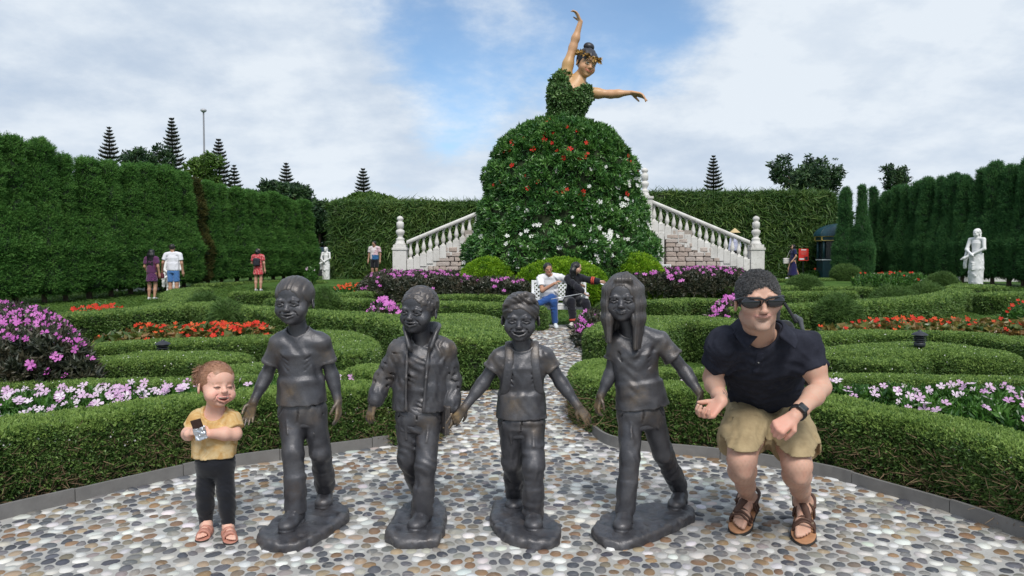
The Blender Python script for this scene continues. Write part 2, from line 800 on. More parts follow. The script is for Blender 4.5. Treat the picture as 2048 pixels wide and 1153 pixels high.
def sprig_group(key, me):
    """node group: one sprig mesh on every point, turned and scaled by the point's attributes"""
    if key in _GN:
        return _GN[key]
    src = bpy.data.objects.new('sprig', me)          # holds the sprig's mesh for the node group; stands nowhere
    ng = bpy.data.node_groups.new('foliage_' + key, 'GeometryNodeTree')
    ng.interface.new_socket('Geometry', in_out='INPUT', socket_type='NodeSocketGeometry')
    ng.interface.new_socket('Geometry', in_out='OUTPUT', socket_type='NodeSocketGeometry')
    N = ng.nodes
    gi, go = N.new('NodeGroupInput'), N.new('NodeGroupOutput')
    oi = N.new('GeometryNodeObjectInfo')
    oi.inputs['Object'].default_value = src
    ip = N.new('GeometryNodeInstanceOnPoints')
    rt = N.new('GeometryNodeInputNamedAttribute')
    rt.data_type = 'FLOAT_VECTOR'
    rt.inputs['Name'].default_value = 'rot'
    sc = N.new('GeometryNodeInputNamedAttribute')
    sc.data_type = 'FLOAT_VECTOR'
    sc.inputs['Name'].default_value = 'scl'
    L = ng.links.new
    L(gi.outputs[0], ip.inputs['Points'])
    L(oi.outputs['Geometry'], ip.inputs['Instance'])
    L(rt.outputs[0], ip.inputs['Rotation'])
    L(sc.outputs[0], ip.inputs['Scale'])
    L(ip.outputs[0], go.inputs[0])
    _GN[key] = ng
    return ng


def euler_from_frames(Z, spin):
    """XYZ euler that brings +Z to each Z, after a spin about it"""
    Z = Z / (np.linalg.norm(Z, axis=1)[:, None] + 1e-9)
    ref = np.where(np.abs(Z[:, 2:3]) < .95, np.array([[0, 0, 1.0]]), np.array([[1.0, 0, 0]]))
    X = np.cross(ref, Z)
    X /= np.linalg.norm(X, axis=1)[:, None] + 1e-9
    Y = np.cross(Z, X)
    c, s = np.cos(spin)[:, None], np.sin(spin)[:, None]
    X2, Y2 = X * c + Y * s, -X * s + Y * c
    # matrix columns X2,Y2,Z
    ry = np.arcsin(np.clip(-X2[:, 2], -1, 1))
    rx = np.arctan2(Y2[:, 2], Z[:, 2])
    rz = np.arctan2(X2[:, 1], X2[:, 0])
    return np.stack([rx, ry, rz], 1)


def foliage(name, key, sprig, P, N, scale, parent=None, tilt=.5, up=0.0, rng=None, kind='stuff', svar=.3, spin_free=True, **kw):
    """one object: the sprig on every point P, along the normals N"""
    rng = rng or RNG
    n = len(P)
    if n == 0:
        return None
    Z = N + rng.normal(0, tilt, (n, 3)) + np.array([0, 0, up])
    E = euler_from_frames(Z, rng.uniform(0, 2 * math.pi, n) if spin_free else rng.normal(0, .4, n))
    S = scale * rng.uniform(1 - svar, 1 + svar, (n, 1)) * np.ones((1, 3))
    me = bpy.data.meshes.new(name)
    me.vertices.add(n)
    off = np.array(parent.location) if parent is not None else np.zeros(3)
    me.vertices.foreach_set('co', (P - off).astype(np.float32).ravel())
    a = me.attributes.new('rot', 'FLOAT_VECTOR', 'POINT')
    a.data.foreach_set('vector', E.astype(np.float32).ravel())
    a = me.attributes.new('scl', 'FLOAT_VECTOR', 'POINT')
    a.data.foreach_set('vector', S.astype(np.float32).ravel())
    me.update()
    o = obj(name, me, parent, kind=kind, **kw)
    m = o.modifiers.new('sprigs', 'NODES')
    m.node_group = sprig_group(key, sprig)
    return o


def scatter(V, Q, density, rng=None, wfun=None):
    """random points on quads: positions and normals; density per m2, wfun(P,N)->keep probability"""
    rng = rng or RNG
    A, B, C, D = V[Q[:, 0]], V[Q[:, 1]], V[Q[:, 2]], V[Q[:, 3]]
    nr = np.cross(C - A, D - B)
    ar = np.linalg.norm(nr, axis=1) * .5
    n = int(ar.sum() * density)
    if n == 0:
        return np.zeros((0, 3)), np.zeros((0, 3))
    f = rng.choice(len(Q), n, p=ar / ar.sum())
    u, v = rng.random((n, 1)), rng.random((n, 1))
    P = (A[f] * (1 - u) + B[f] * u) * (1 - v) + (D[f] * (1 - u) + C[f] * u) * v
    N = nr[f] / (np.linalg.norm(nr[f], axis=1)[:, None] + 1e-9)
    if wfun is not None:
        k = rng.random(n) < wfun(P, N)
        P, N = P[k], N[k]
    return P, N


def leaf_quad(L, W, fold=.25, curl=.2):
    """one leaf along +Z from the origin, 2 quads folded on the midrib, pointed"""
    V = np.array([(0, 0, 0), (-W * .5, fold * W, L * .45), (0, 0, L * .5), (W * .5, fold * W, L * .45), (0, -curl * L, L)], float)
    F = np.array([(0, 2, 1), (0, 3, 2), (1, 2, 4), (2, 3, 4)])
    return V, F


def make_sprig(name, n, spread, L, W, mat, seed=0, up=.3, height=0.0, extra=None):
    """a tuft of leaves growing from a short stalk along +Z"""
    rg = np.random.default_rng(seed)
    Vs, Fs, c = [], [], 0
    for i in range(n):
        V, F = leaf_quad(L * rg.uniform(.7, 1.25), W * rg.uniform(.7, 1.25))
        d = rg.normal(0, 1, 3)
        d[2] = abs(d[2]) + up
        d /= np.linalg.norm(d)
        E = Vector(d).to_track_quat('Z', 'Y').to_matrix() @ Matrix.Rotation(rg.uniform(0, 6.28), 3, 'Z')
        V = V @ np.array(E).T + np.array([rg.uniform(-1, 1) * spread, rg.uniform(-1, 1) * spread, rg.uniform(0, 1) * height])
        Vs.append(V)
        Fs.append(F + c)
        c += len(V)
    if extra is not None:
        pass
    return mesh_np(name, np.concatenate(Vs), np.concatenate(Fs), mat, smooth=False)


def catmull(P, n=8, closed=False):
    P = [np.asarray(p, float) for p in P]
    if closed:
        Q = [P[-1]] + P + [P[0], P[1]]
    else:
        Q = [2 * P[0] - P[1]] + P + [2 * P[-1] - P[-2]]
    out = []
    for i in range(1, len(Q) - 2):
        a, b, c, d = Q[i - 1], Q[i], Q[i + 1], Q[i + 2]
        for j in range(n):
            t = j / n
            out.append(.5 * (2 * b + (c - a) * t + (2 * a - 5 * b + 4 * c - d) * t * t + (3 * b - a - 3 * c + d) * t ** 3))
    if not closed:
        out.append(Q[-2])
    return np.array(out)


def terrain(x, y):
    """height of the ground: level to the bench, then a gentle rise to the stairs"""
    t = np.clip((np.asarray(y, float) - 21.0) / 11.0, 0, 1)
    return .38 * t * t * (3 - 2 * t)
# ================================================================== materials of the setting
def ground_mat():
    t = NT('lawn_ground')
    f = t.noise(.9, 5, .6)
    g = t.noise(42, 4, .7)
    c = t.ramp(f, [(.3, (.045, .095, .020)), (.55, (.075, .150, .030)), (.75, (.110, .185, .040))])
    c = t.mix(t.math('MULTIPLY', g, .55), c, (.030, .055, .014))
    t.bump(t.noise(70, 4, .7), .8, .03)
    return t.set(c, .9, spec=.1)


def mortar_mat():
    t = NT('mortar')
    f = t.noise(2.2, 5, .6)
    g = t.noise(60, 4, .65)
    c = t.ramp(f, [(.25, (.30, .295, .28)), (.5, (.37, .365, .35)), (.75, (.47, .47, .46))])
    c = t.mix(t.math('MULTIPLY', g, .35), c, (.20, .195, .18))
    moss = t.math('GREATER_THAN', t.noise(.75, 4, .6), .635)
    c = t.mix(t.math('MULTIPLY', moss, t.math('MULTIPLY', t.noise(26, 3, .7), .9)), c, (.10, .095, .05))
    t.bump(g, .5, .006)
    return t.set(c, .85, spec=.25)


def pebble_mat():
    t = NT('pebble_stone')
    c = t.attr('col')
    n = t.noise(38, 5, .65)
    c = t.mix(t.math('MULTIPLY', n, .45), c, t.mix(.55, c, (.16, .14, .12)))
    v = t.noise(9, 3, .6, dist=1.5)
    c = t.mix(t.math('MULTIPLY', t.math('GREATER_THAN', v, .6), .16), c, (.5, .45, .38))
    t.bump(t.noise(120, 4, .6), .18, .002)
    r = t.ramp(t.noise(1.1, 3, .5), [(.35, (.34,) * 3), (.7, (.62,) * 3)])
    return t.set(c, r, spec=.45)


M_GROUND, M_MORTAR, M_PEBBLE = ground_mat(), mortar_mat(), pebble_mat()
M_SOIL = simple('garden_soil', (.035, .026, .020), .95, .4, 22, .8, bdist=.02)
M_EDGE = simple('grey_edging', (.155, .150, .145), .7, .22, 9, .25)
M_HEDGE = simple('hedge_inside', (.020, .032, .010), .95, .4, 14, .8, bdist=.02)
M_BARK = simple('bark', (.10, .072, .050), .9, .3, 18, .8, bdist=.02)
M_TWIG = simple('twig_wood', (.17, .115, .065), .85, .35, 30)
M_BOX = leafmat('clipped_hedge_leaf', (.052, .112, .026), (.102, .185, .044), (.175, .270, .070), .45, 3.0, .25, brown=.45)
M_BOXTIP = leafmat('clipped_hedge_lit_shoot', (.155, .255, .055), (.225, .340, .080), (.300, .420, .115), .45, 2.0, .35)  # new growth, its pale colour also standing in for light on hedge tops
M_CYP = leafmat('cypress_leaf', (.040, .122, .024), (.078, .198, .040), (.135, .275, .062), .6, .9, .22, .2)
M_CYPR = leafmat('cypress_leaf_bluish', (.030, .100, .034), (.058, .160, .052), (.098, .220, .068), .6, .9, .2, .2)
M_CYPB = leafmat('cypress_leaf_dry', (.030, .045, .012), (.065, .070, .018), (.110, .095, .028), .7, .9, .1, .15)
M_FERN = leafmat('wall_fern_leaf', (.028, .076, .018), (.068, .140, .030), (.140, .205, .050), .5, .55, .25, .3, .55)
M_SKIRT = leafmat('broad_leaf', (.030, .098, .024), (.062, .168, .036), (.120, .255, .058), .34, .8, .2, .5, .4)
M_IVY = leafmat('ivy_leaf', (.045, .105, .028), (.090, .180, .052), (.165, .270, .092), .35, 1.5, .15, .5)
M_LIME = leafmat('lime_shrub_leaf', (.085, .200, .010), (.165, .320, .014), (.270, .440, .026), .5, 1.2, .3, .3, .3)
M_SHAG = leafmat('tufted_shrub_leaf', (.040, .090, .020), (.075, .150, .032), (.125, .215, .050), .6, 1.6, .25)
M_BED = leafmat('bedding_leaf', (.022, .075, .014), (.050, .140, .022), (.100, .220, .040), .35, 3.0, .25, .5)
M_DARKBED = leafmat('bronze_leaf', (.018, .026, .016), (.040, .046, .026), (.075, .062, .038), .4, 2.0, .12, .45)
M_BEGLEAF = leafmat('begonia_leaf', (.045, .095, .018), (.140, .150, .032), (.230, .120, .040), .35, 4.0, .25, .5, .3)
M_TREE = leafmat('tree_leaf', (.010, .032, .014), (.024, .062, .022), (.060, .115, .035), .5, .8, .2)
M_TREEY = leafmat('young_tree_leaf', (.035, .085, .014), (.075, .150, .024), (.130, .215, .040), .5, .8, .3)
M_PINE = leafmat('pine_needle', (.012, .034, .022), (.020, .052, .030), (.034, .076, .040), .6, .5, .05, .2)
M_GRASS = leafmat('grass_blade', (.045, .105, .018), (.085, .165, .028), (.135, .225, .045), .6, 1.5, .3)


def petal(name, a, b):
    t = NT(name)
    c = t.mix(t.rnd(), a, b)
    t.set(c, .55, spec=.25)
    tr = t.n('ShaderNodeBsdfTranslucent')
    t.l(c, tr.inputs['Color'])
    ms = t.n('ShaderNodeMixShader')
    ms.inputs[0].default_value = .3
    t.l(t.b.outputs[0], ms.inputs[1])
    t.l(tr.outputs[0], ms.inputs[2])
    t.l(ms.outputs[0], t.t.nodes['Material Output'].inputs['Surface'])
    return t.m


M_PINK = petal('pale_pink_petal', (.58, .30, .56), (.84, .74, .82))
M_VIOLET = petal('violet_pink_petal', (.48, .10, .42), (.66, .22, .58))
M_RED = petal('red_petal', (.55, .018, .012), (.70, .045, .020))
M_ORANGE = petal('orange_red_petal', (.62, .045, .015), (.78, .13, .035))
M_WHITE = petal('white_petal', (.78, .78, .74), (.86, .86, .84))

# ================================================================== sprigs
SP_BOX = make_sprig('box_sprig', 15, .016, .021, .012, M_BOX, 1, .4, .012)
SP_TIP = make_sprig('shoot_sprig', 11, .014, .019, .010, M_BOXTIP, 2, .9, .016)
SP_BOXM = make_sprig('box_sprig_mid', 16, .045, .050, .030, M_BOX, 3, .4, .03)
SP_TIPM = make_sprig('shoot_sprig_mid', 14, .04, .044, .024, M_BOXTIP, 4, .9, .03)
SP_SKIRT = make_sprig('broad_sprig', 9, .03, .185, .070, M_SKIRT, 5, .35, .05)
SP_IVY = make_sprig('ivy_sprig', 6, .06, .095, .085, M_IVY, 6, .5, .02)
SP_LIME = make_sprig('lime_sprig', 26, .05, .055, .022, M_LIME, 7, .6, .05)
SP_BED = make_sprig('bedding_sprig', 9, .012, .078, .026, M_BED, 8, .5, .05)
SP_DARK = make_sprig('bronze_sprig', 9, .02, .10, .036, M_DARKBED, 9, .4, .05)
SP_BEG = make_sprig('begonia_sprig', 6, .03, .080, .070, M_BEGLEAF, 10, .5, .03)
SP_TREE = make_sprig('tree_sprig', 12, .16, .20, .10, M_TREE, 11, .2, .1)
SP_TREEY = make_sprig('young_tree_sprig', 12, .16, .20, .09, M_TREEY, 12, .2, .1)


def frond_sprig(name, mat, n, L, W, seed, spread, droop=.35, up=1.4):
    """long arching strap leaves"""
    rg = np.random.default_rng(seed)
    Vs, Fs, c = [], [], 0
    for i in range(n):
        d = rg.normal(0, 1, 3)
        d[2] = abs(d[2]) * .5 + up
        d /= np.linalg.norm(d)
        s = np.cross(d, rg.normal(0, 1, 3))
        s /= np.linalg.norm(s)
        ln = L * rg.uniform(.6, 1.3)
        o = np.array([rg.uniform(-1, 1) * spread, rg.uniform(-1, 1) * spread, 0])
        rows = []
        h = np.array([d[0], d[1], 0])
        for k, t in enumerate((0, .35, .7, 1.0)):
            p = o + d * ln * t + (h * 1.2 - np.array([0, 0, 1.0])) * droop * ln * t * t
            w = W * (.6, 1, .7, .05)[k]
            rows += [p - s * w / 2, p + s * w / 2]
        Vs.append(np.array(rows))
        Fs.append(np.array([(0, 1, 3, 2), (2, 3, 5, 4), (4, 5, 7, 6)]) + c)
        c += 8
    return mesh_np(name, np.concatenate(Vs), np.concatenate(Fs), mat, False)


SP_FERN = frond_sprig('fern_sprig', M_FERN, 12, .30, .034, 20, .05, .5, .8)
SP_SHAG = frond_sprig('tuft_sprig', M_SHAG, 16, .17, .010, 21, .03, .2, 1.2)
SP_GRASS = frond_sprig('grass_sprig', M_GRASS, 14, .055, .006, 22, .03, .3, 1.2)
SP_TALL = frond_sprig('tall_grass_sprig', M_FERN, 9, .55, .022, 23, .08, .25, 2.2)


def flame_sprig(name, mat, seed):
    """an upswept cypress spray: many small scales along a few branchlets"""
    rg = np.random.default_rng(seed)
    Vs, Fs, c = [], [], 0
    for b in range(6):
        base = np.array([rg.uniform(-.05, .05), rg.uniform(-.05, .05), 0])
        d = np.array([rg.normal(0, .45), rg.normal(0, .45), 1.0])
        d /= np.linalg.norm(d)
        for k in range(6):
            p = base + d * (.025 + .034 * k)
            V, F = leaf_quad(.075 - .006 * k, .034 - .003 * k, .2, .1)
            e = d + rg.normal(0, .55, 3)
            E = np.array(Vector(e).to_track_quat('Z', 'Y').to_matrix() @ Matrix.Rotation(rg.uniform(0, 6.28), 3, 'Z'))
            Vs.append(V @ E.T + p)
            Fs.append(F + c)
            c += len(V)
    return mesh_np(name, np.concatenate(Vs), np.concatenate(Fs), mat, False)


SP_CYP = flame_sprig('cypress_spray', M_CYP, 30)
SP_CYPR = flame_sprig('cypress_spray_bluish', M_CYPR, 31)
SP_CYPB = flame_sprig('cypress_spray_dry', M_CYPB, 32)


def flower_mesh(name, mat, r, petals=5, cup=.25, seed=0, eye=None):
    rg = np.random.default_rng(seed)
    V, F, mi = [(0, 0, 0)], [], []
    for i in range(petals):
        a = 2 * math.pi * i / petals + rg.uniform(-.15, .15)
        w = math.pi / petals * 1.02
        rr = r * rg.uniform(.88, 1.1)
        b = len(V)
        for da, q, z in ((-w * .75, .62, cup * .5), (-w * .45, .97, cup * .9), (0, .93 if petals == 5 else 1.0, cup * .75), (w * .45, .97, cup * .9), (w * .75, .62, cup * .5)):
            V.append((rr * q * math.cos(a + da), rr * q * math.sin(a + da), rr * z + rg.uniform(-.06, .06) * r))
        F += [(0, b, b + 1), (0, b + 1, b + 2), (0, b + 2, b + 3), (0, b + 3, b + 4)]
    return mesh_np(name, V, np.array(F), mat, True)


FL_PINK = [flower_mesh('pink_flower', M_PINK, .030, 5, .2, s) for s in (1, 2, 3)]
FL_VIOLET = [flower_mesh('violet_flower', M_VIOLET, .034, 5, .2, s) for s in (4, 5)]
FL_RED = [flower_mesh('red_flower', M_RED, .030, 5, .5, s) for s in (6, 7)]
FL_ORANGE = [flower_mesh('orange_flower', M_ORANGE, .026, 4, .5, s) for s in (8, 9)]
FL_BIGRED = [flower_mesh('skirt_red_flower', M_RED, .085, 5, .25, s) for s in (10, 11)]
FL_BIGWHITE = [flower_mesh('skirt_white_flower', M_WHITE, .080, 5, .25, s) for s in (12, 13)]
SP_DOT = flower_mesh('tiny_flower', M_WHITE, .0052, 5, .3, 14)


def twig_sprig(name, seed, L=.13):
    rg = np.random.default_rng(seed)
    m = MB()
    for i in range(5):
        a = np.array([rg.uniform(-.03, .03), rg.uniform(-.03, .03), -.03])
        d = np.array([rg.normal(0, .6), rg.normal(0, .6), 1.0])
        d /= np.linalg.norm(d)
        m.tube([a, a + d * L * .5 + rg.normal(0, .012, 3), a + d * L * rg.uniform(.8, 1.2) + rg.normal(0, .02, 3)], [.0032, .0025, .001], 3, False)
    return m.mesh(name, M_TWIG)


SP_TWIG = twig_sprig('twig_sprig', 40)


def put_flowers(parent, P, N, meshes, name='flower', tilt=.35, smin=.8, smax=1.2, rng=None, face=None):
    """every flower an object of its own, children of the bed"""
    rng = rng or RNG
    off = np.array(parent.location)
    for i in range(len(P)):
        o = bpy.data.objects.new(name, meshes[i % len(meshes)])
        COL.objects.link(o)
        o.parent = parent
        o.location = tuple(P[i] - off)
        d = N[i] + rng.normal(0, tilt, 3)
        if face is not None:
            d = d + np.array(face)
        q = Vector(d).to_track_quat('Z', 'Y')
        o.rotation_euler = (q @ Euler((0, 0, rng.uniform(0, 6.28))).to_quaternion()).to_euler()
        s = rng.uniform(smin, smax)
        o.scale = (s, s, s)


# ================================================================== ground
def build_ground():
    xs = np.concatenate([np.linspace(-1500, -60, 8), np.linspace(-50, 50, 51), np.linspace(60, 1500, 8)])
    ys = np.concatenate([np.linspace(-300, -12, 5), np.linspace(-10, 60, 71), np.linspace(80, 2500, 14)])
    X, Y = np.meshgrid(xs, ys, indexing='ij')
    Z = terrain(X, Y) - .012
    V = np.stack([X, Y, Z], -1).reshape(-1, 3)
    n0, n1 = len(xs), len(ys)
    i, j = np.meshgrid(np.arange(n0 - 1), np.arange(n1 - 1), indexing='ij')
    q = np.stack([i * n1 + j, (i + 1) * n1 + j, (i + 1) * n1 + j + 1, i * n1 + j + 1], -1).reshape(-1, 4)
    obj('ground', mesh_np('ground', V, q, M_GROUND), kind='structure')


build_ground()


def g2(pts, z=0.0):
    return np.array([G(x, y, z)[:2] for x, y in pts])


# outline of the pebbled paving, pixel corners on the ground
EDGE_L = catmull([*g2([(-420, 1165), (-200, 1098), (0, 1040), (150, 1004), (300, 968), (430, 940), (560, 921), (690, 904), (790, 890)]), *g2([(850, 878), (872, 862), (862, 842), (800, 822), (700, 800), (560, 785), (400, 775)])], 6)
EDGE_R = catmull([*g2([(2500, 1240), (2260, 1150), (2048, 1078), (1900, 1027), (1760, 986), (1640, 952), (1440, 919), (1300, 905), (1225, 893), (1190, 872), (1178, 845), (1190, 815), (1240, 795), (1330, 785), (1440, 785)])], 6)
EDGE_L2 = catmull([*g2([(560, 740), (680, 752), (800, 766), (900, 774), (944, 771), (978, 752), (1010, 722), (1040, 692), (1058, 668), (1062, 656)])], 6)
EDGE_R2 = catmull([*g2([(1440, 752), (1330, 752), (1240, 750), (1190, 743), (1172, 728), (1167, 700), (1166, 676), (1168, 656)])], 6)
PAVE = np.concatenate([EDGE_L, EDGE_L2, np.array([G(1040, 650)[:2], G(1190, 650)[:2]]), EDGE_R2[::-1], EDGE_R[::-1], np.array([[7.5, 2.4], [7.5, -3.0], [-7.5, -3.0], [-7.5, 2.6]])])


def inside(P, poly):
    x, y = P[:, 0], P[:, 1]
    r = np.zeros(len(P), bool)
    for i in range(len(poly)):
        x0, y0 = poly[i - 1]
        x1, y1 = poly[i]
        c = ((y0 > y) != (y1 > y)) & (x < (x1 - x0) * (y - y0) / (y1 - y0 + 1e-12) + x0)
        r ^= c
    return r


def build_paving():
    me = bpy.data.meshes.new('pavement')
    bm = bmesh.new()
    vs = [bm.verts.new((x, y, 0.0)) for x, y in PAVE]
    f = bm.faces.new(vs)
    if f.normal.z < 0:
        f.normal_flip()
    bmesh.ops.triangulate(bm, faces=bm.faces[:])
    bmesh.ops.recalc_face_normals(bm, faces=bm.faces[:])
    bm.normal_update()
    if sum(f.normal.z for f in bm.faces) < 0:
        bmesh.ops.reverse_faces(bm, faces=bm.faces[:])
    bm.to_mesh(me)
    bm.free()
    me.materials.append(M_MORTAR)
    pav = obj('pavement', me, kind='structure')
    # pebbles: relaxed random points, then a rounded cell round each
    rg = np.random.default_rng(3)
    lo, hi = np.array([-4.6, 2.1]), np.array([5.2, 14.6])
    sp = .067
    gx = np.arange(lo[0], hi[0], sp)
    gy = np.arange(lo[1], hi[1], sp * .93)
    A, B = np.meshgrid(gx, gy, indexing='ij')
    A = A + (np.arange(len(gy)) % 2)[None] * sp * .5
    P = np.stack([A.ravel(), B.ravel()], 1) + rg.normal(0, sp * .50, (A.size, 2))
    P = P[rg.random(len(P)) < .95]
    P = P[inside(P, PAVE)]
    # neighbours by cell hashing
    cell = .16

    def neigh(P, K=14):
        ij = np.floor((P - lo) / cell).astype(int)
        W = int((hi[1] - lo[1]) / cell) + 4
        key = ij[:, 0] * W + ij[:, 1]
        od = np.argsort(key, kind='stable')
        ks = key[od]
        nb_i, nb_d = [], []
        cand = []
        for dx in (-1, 0, 1):
            for dy in (-1, 0, 1):
                k2 = key + dx * W + dy
                a, b = np.searchsorted(ks, k2), np.searchsorted(ks, k2, 'right')
                for m in range(9):
                    j = a + m
                    ok = j < b
                    cand.append(np.where(ok, od[np.minimum(j, len(od) - 1)], -1))
        C = np.stack(cand, 1)
        D = np.linalg.norm(P[C] - P[:, None], axis=2)
        D[(C < 0) | (C == np.arange(len(P))[:, None])] = 9
        o = np.argsort(D, 1)[:, :K]
        return np.take_along_axis(C, o, 1), np.take_along_axis(D, o, 1)

    for it in range(3):
        C, D = neigh(P, 6)
        v = P[:, None] - P[C]
        w = np.clip(.085 - D, 0, 1)[..., None] / np.maximum(D, 1e-3)[..., None]
        P = P + (v * w).sum(1) * .22
    C, D = neigh(P, 12)
    keep = D[:, 0] > .026
    P = P[keep & inside(P, PAVE)]
    C, D = neigh(P, 12)
    n = len(P)
    NA = 10
    th = np.arange(NA) * 2 * math.pi / NA + rg.uniform(0, 1, (n, 1))
    u = np.stack([np.cos(th), np.sin(th)], -1)
    ang = P[C] - P[:, None]
    rad = np.full((n, NA), .085)
    for k in range(12):
        d = D[:, k][:, None]
        dd = ang[:, k] / np.maximum(d, 1e-6)
        cs = (u * dd[:, None]).sum(-1)
        lim = np.where((cs > .05) & (d < 8), d / (2 * np.maximum(cs, .05)), 9)
        rad = np.minimum(rad, lim)
    gap = rg.uniform(.0, .0035, (n, 1))
    rad = np.maximum(rad * rg.uniform(.95, 1.10, (n, 1)) * rg.uniform(.93, 1.06, (n, NA)) - gap, .010)
    # some stones long, turned at random
    asp = rg.uniform(.70, 1.0, (n, 1))
    phi = rg.uniform(0, math.pi, (n, 1))
    el = 1 / np.sqrt(np.cos(th - phi) ** 2 + (np.sin(th - phi) / asp) ** 2)
    rad = rad * el
    mean = rad.mean(1, keepdims=True)
    rad = np.minimum(rad, mean * 1.5)
    for _ in range(1):
        rad = .5 * rad + .25 * (np.roll(rad, 1, 1) + np.roll(rad, -1, 1))
    rad = np.minimum(rad, .062)
    pal = np.array([(.62, .62, .60), (.48, .48, .46), (.44, .41, .36), (.085, .090, .105), (.045, .050, .066), (.135, .135, .140), (.22, .21, .195), (.25, .155, .080), (.185, .110, .060), (.30, .23, .150), (.17, .140, .105)])
    pr = np.array([.17, .07, .05, .14, .11, .13, .08, .07, .06, .07, .08])
    ci = rg.choice(len(pal), n, p=pr / pr.sum())
    colr = pal[ci] * rg.uniform(.82, 1.15, (n, 1)) * (1 + rg.normal(0, .03, (n, 3)))
    hz = rg.uniform(.003, .009, n)
    zb = -.004
    # three rings and a centre
    ringV = []
    for q, zf in ((1.0, 0.0), (.78, .86)):
        r = rad * q
        ringV.append(np.concatenate([P[:, None] + u * r[..., None], np.broadcast_to((zb + (hz - zb) * zf)[:, None, None], (n, NA, 1))], 2))
    cen = np.concatenate([P, hz[:, None]], 1)[:, None]
    V = np.concatenate(ringV + [cen], 1)          # n,37,3
    tilt = rg.normal(0, .05, (n, 2))
    V[:, NA:, 2] += ((V[:, NA:, :2] - P[:, None]) * tilt[:, None]).sum(-1)
    a = np.arange(NA)
    b = (a + 1) % NA
    Q = np.stack([a, b, b + NA, a + NA], 1)
    T = np.stack([a + NA, b + NA, np.full(NA, 2 * NA)], 1)
    NV = 2 * NA + 1
    # apparent size in the picture
    px = 1024 + P[:, 0] / P[:, 1] * FPX
    py = 515 + CAMH / P[:, 1] * FPX
    size = mean[:, 0] / P[:, 1]
    vis = (px > 5) & (px < 2043) & (py < 1150)
    order = np.argsort(-(size * vis))
    single = order[:300]
    for i in single:
        me = mesh_np('pebble', V[i] - np.array([P[i, 0], P[i, 1], 0]), [Q, T], M_PEBBLE)
        vcol(me, 'col', np.repeat(colr[i:i + 1], NV, 0))
        o = obj('pebble', me, pav)
        o.location = (P[i, 0], P[i, 1], 0)
    rest = np.setdiff1d(np.arange(n), single)
    k = len(rest)
    offs = (np.arange(k) * NV)[:, None, None]
    me = mesh_np('pebbles', V[rest].reshape(-1, 3), [(Q[None] + offs).reshape(-1, 4), (T[None] + offs).reshape(-1, 3)], M_PEBBLE)
    vcol(me, 'col', np.repeat(colr[rest], NV, 0))
    obj('pebbles', me, pav, kind='stuff')
    print('pebbles', n)


build_paving()


def edging(pts, label, per=9):
    """strip of edging along the paving, in sections butted end to end"""
    pts = np.asarray(pts)
    c = pts[len(pts) // 2]
    root = empty('garden_edging', (c[0], c[1], 0), label, 'edging', 'grey edging strips along the pebble paving')
    T = np.gradient(pts, axis=0)
    T /= np.linalg.norm(T, axis=1)[:, None]
    Nn = np.stack([-T[:, 1], T[:, 0]], 1)
    h, w = .075, .022
    i = 0
    while i < len(pts) - 1:
        j = min(i + per, len(pts) - 1)
        s = np.arange(i, j + 1)
        p, nn = pts[s].copy(), Nn[s]
        d = (p[-1] - p[-2])
        d /= np.linalg.norm(d)
        p[-1] -= d * .005
        V = []
        for q, z in ((-w / 2, -.03), (w / 2, -.03), (w / 2, h), (-w / 2, h)):
            V.append(np.concatenate([p + nn * q, np.full((len(p), 1), z + (0.004 if i % 2 else 0))], 1))
        V = np.concatenate(V)
        m = len(p)
        F = []
        for a in range(4):
            b = (a + 1) % 4
            for k in range(m - 1):
                F.append((a * m + k, a * m + k + 1, b * m + k + 1, b * m + k))
        F += [(0, m, 2 * m, 3 * m), (m - 1, 4 * m - 1, 3 * m - 1, 2 * m - 1)]
        me = mesh_np('edging_section', rel(root, V), np.array(F), M_EDGE, False)
        bm = bmesh.new()
        bm.from_mesh(me)
        bmesh.ops.recalc_face_normals(bm, faces=bm.faces[:])
        bm.to_mesh(me)
        bm.free()
        obj('edging_section', me, root)
        i = j


edging(EDGE_L, 'grey edging strip curving round the foot of the front left hedge')
edging(EDGE_R, 'grey edging strip curving round the foot of the front right hedge')
edging(EDGE_L2, 'grey edging strip along the left side of the path to the bench')
edging(EDGE_R2, 'grey edging strip along the right side of the path to the bench')


def soil_bed(poly, z=.004):
    me = bpy.data.meshes.new('soil')
    bm = bmesh.new()
    vs = [bm.verts.new((x, y, z)) for x, y in poly]
    bm.faces.new(vs)
    bmesh.ops.triangulate(bm, faces=bm.faces[:])
    bmesh.ops.recalc_face_normals(bm, faces=bm.faces[:])
    if sum(f.normal.z for f in bm.faces) < 0:
        bmesh.ops.reverse_faces(bm, faces=bm.faces[:])
    bm.to_mesh(me)
    bm.free()
    me.materials.append(M_SOIL)
    return obj('soil', me, kind='structure')


soil_bed(np.concatenate([EDGE_L, g2([(0, 775), (-420, 900)])]))
soil_bed(np.concatenate([EDGE_R, g2([(2048, 780), (2500, 900)])]))


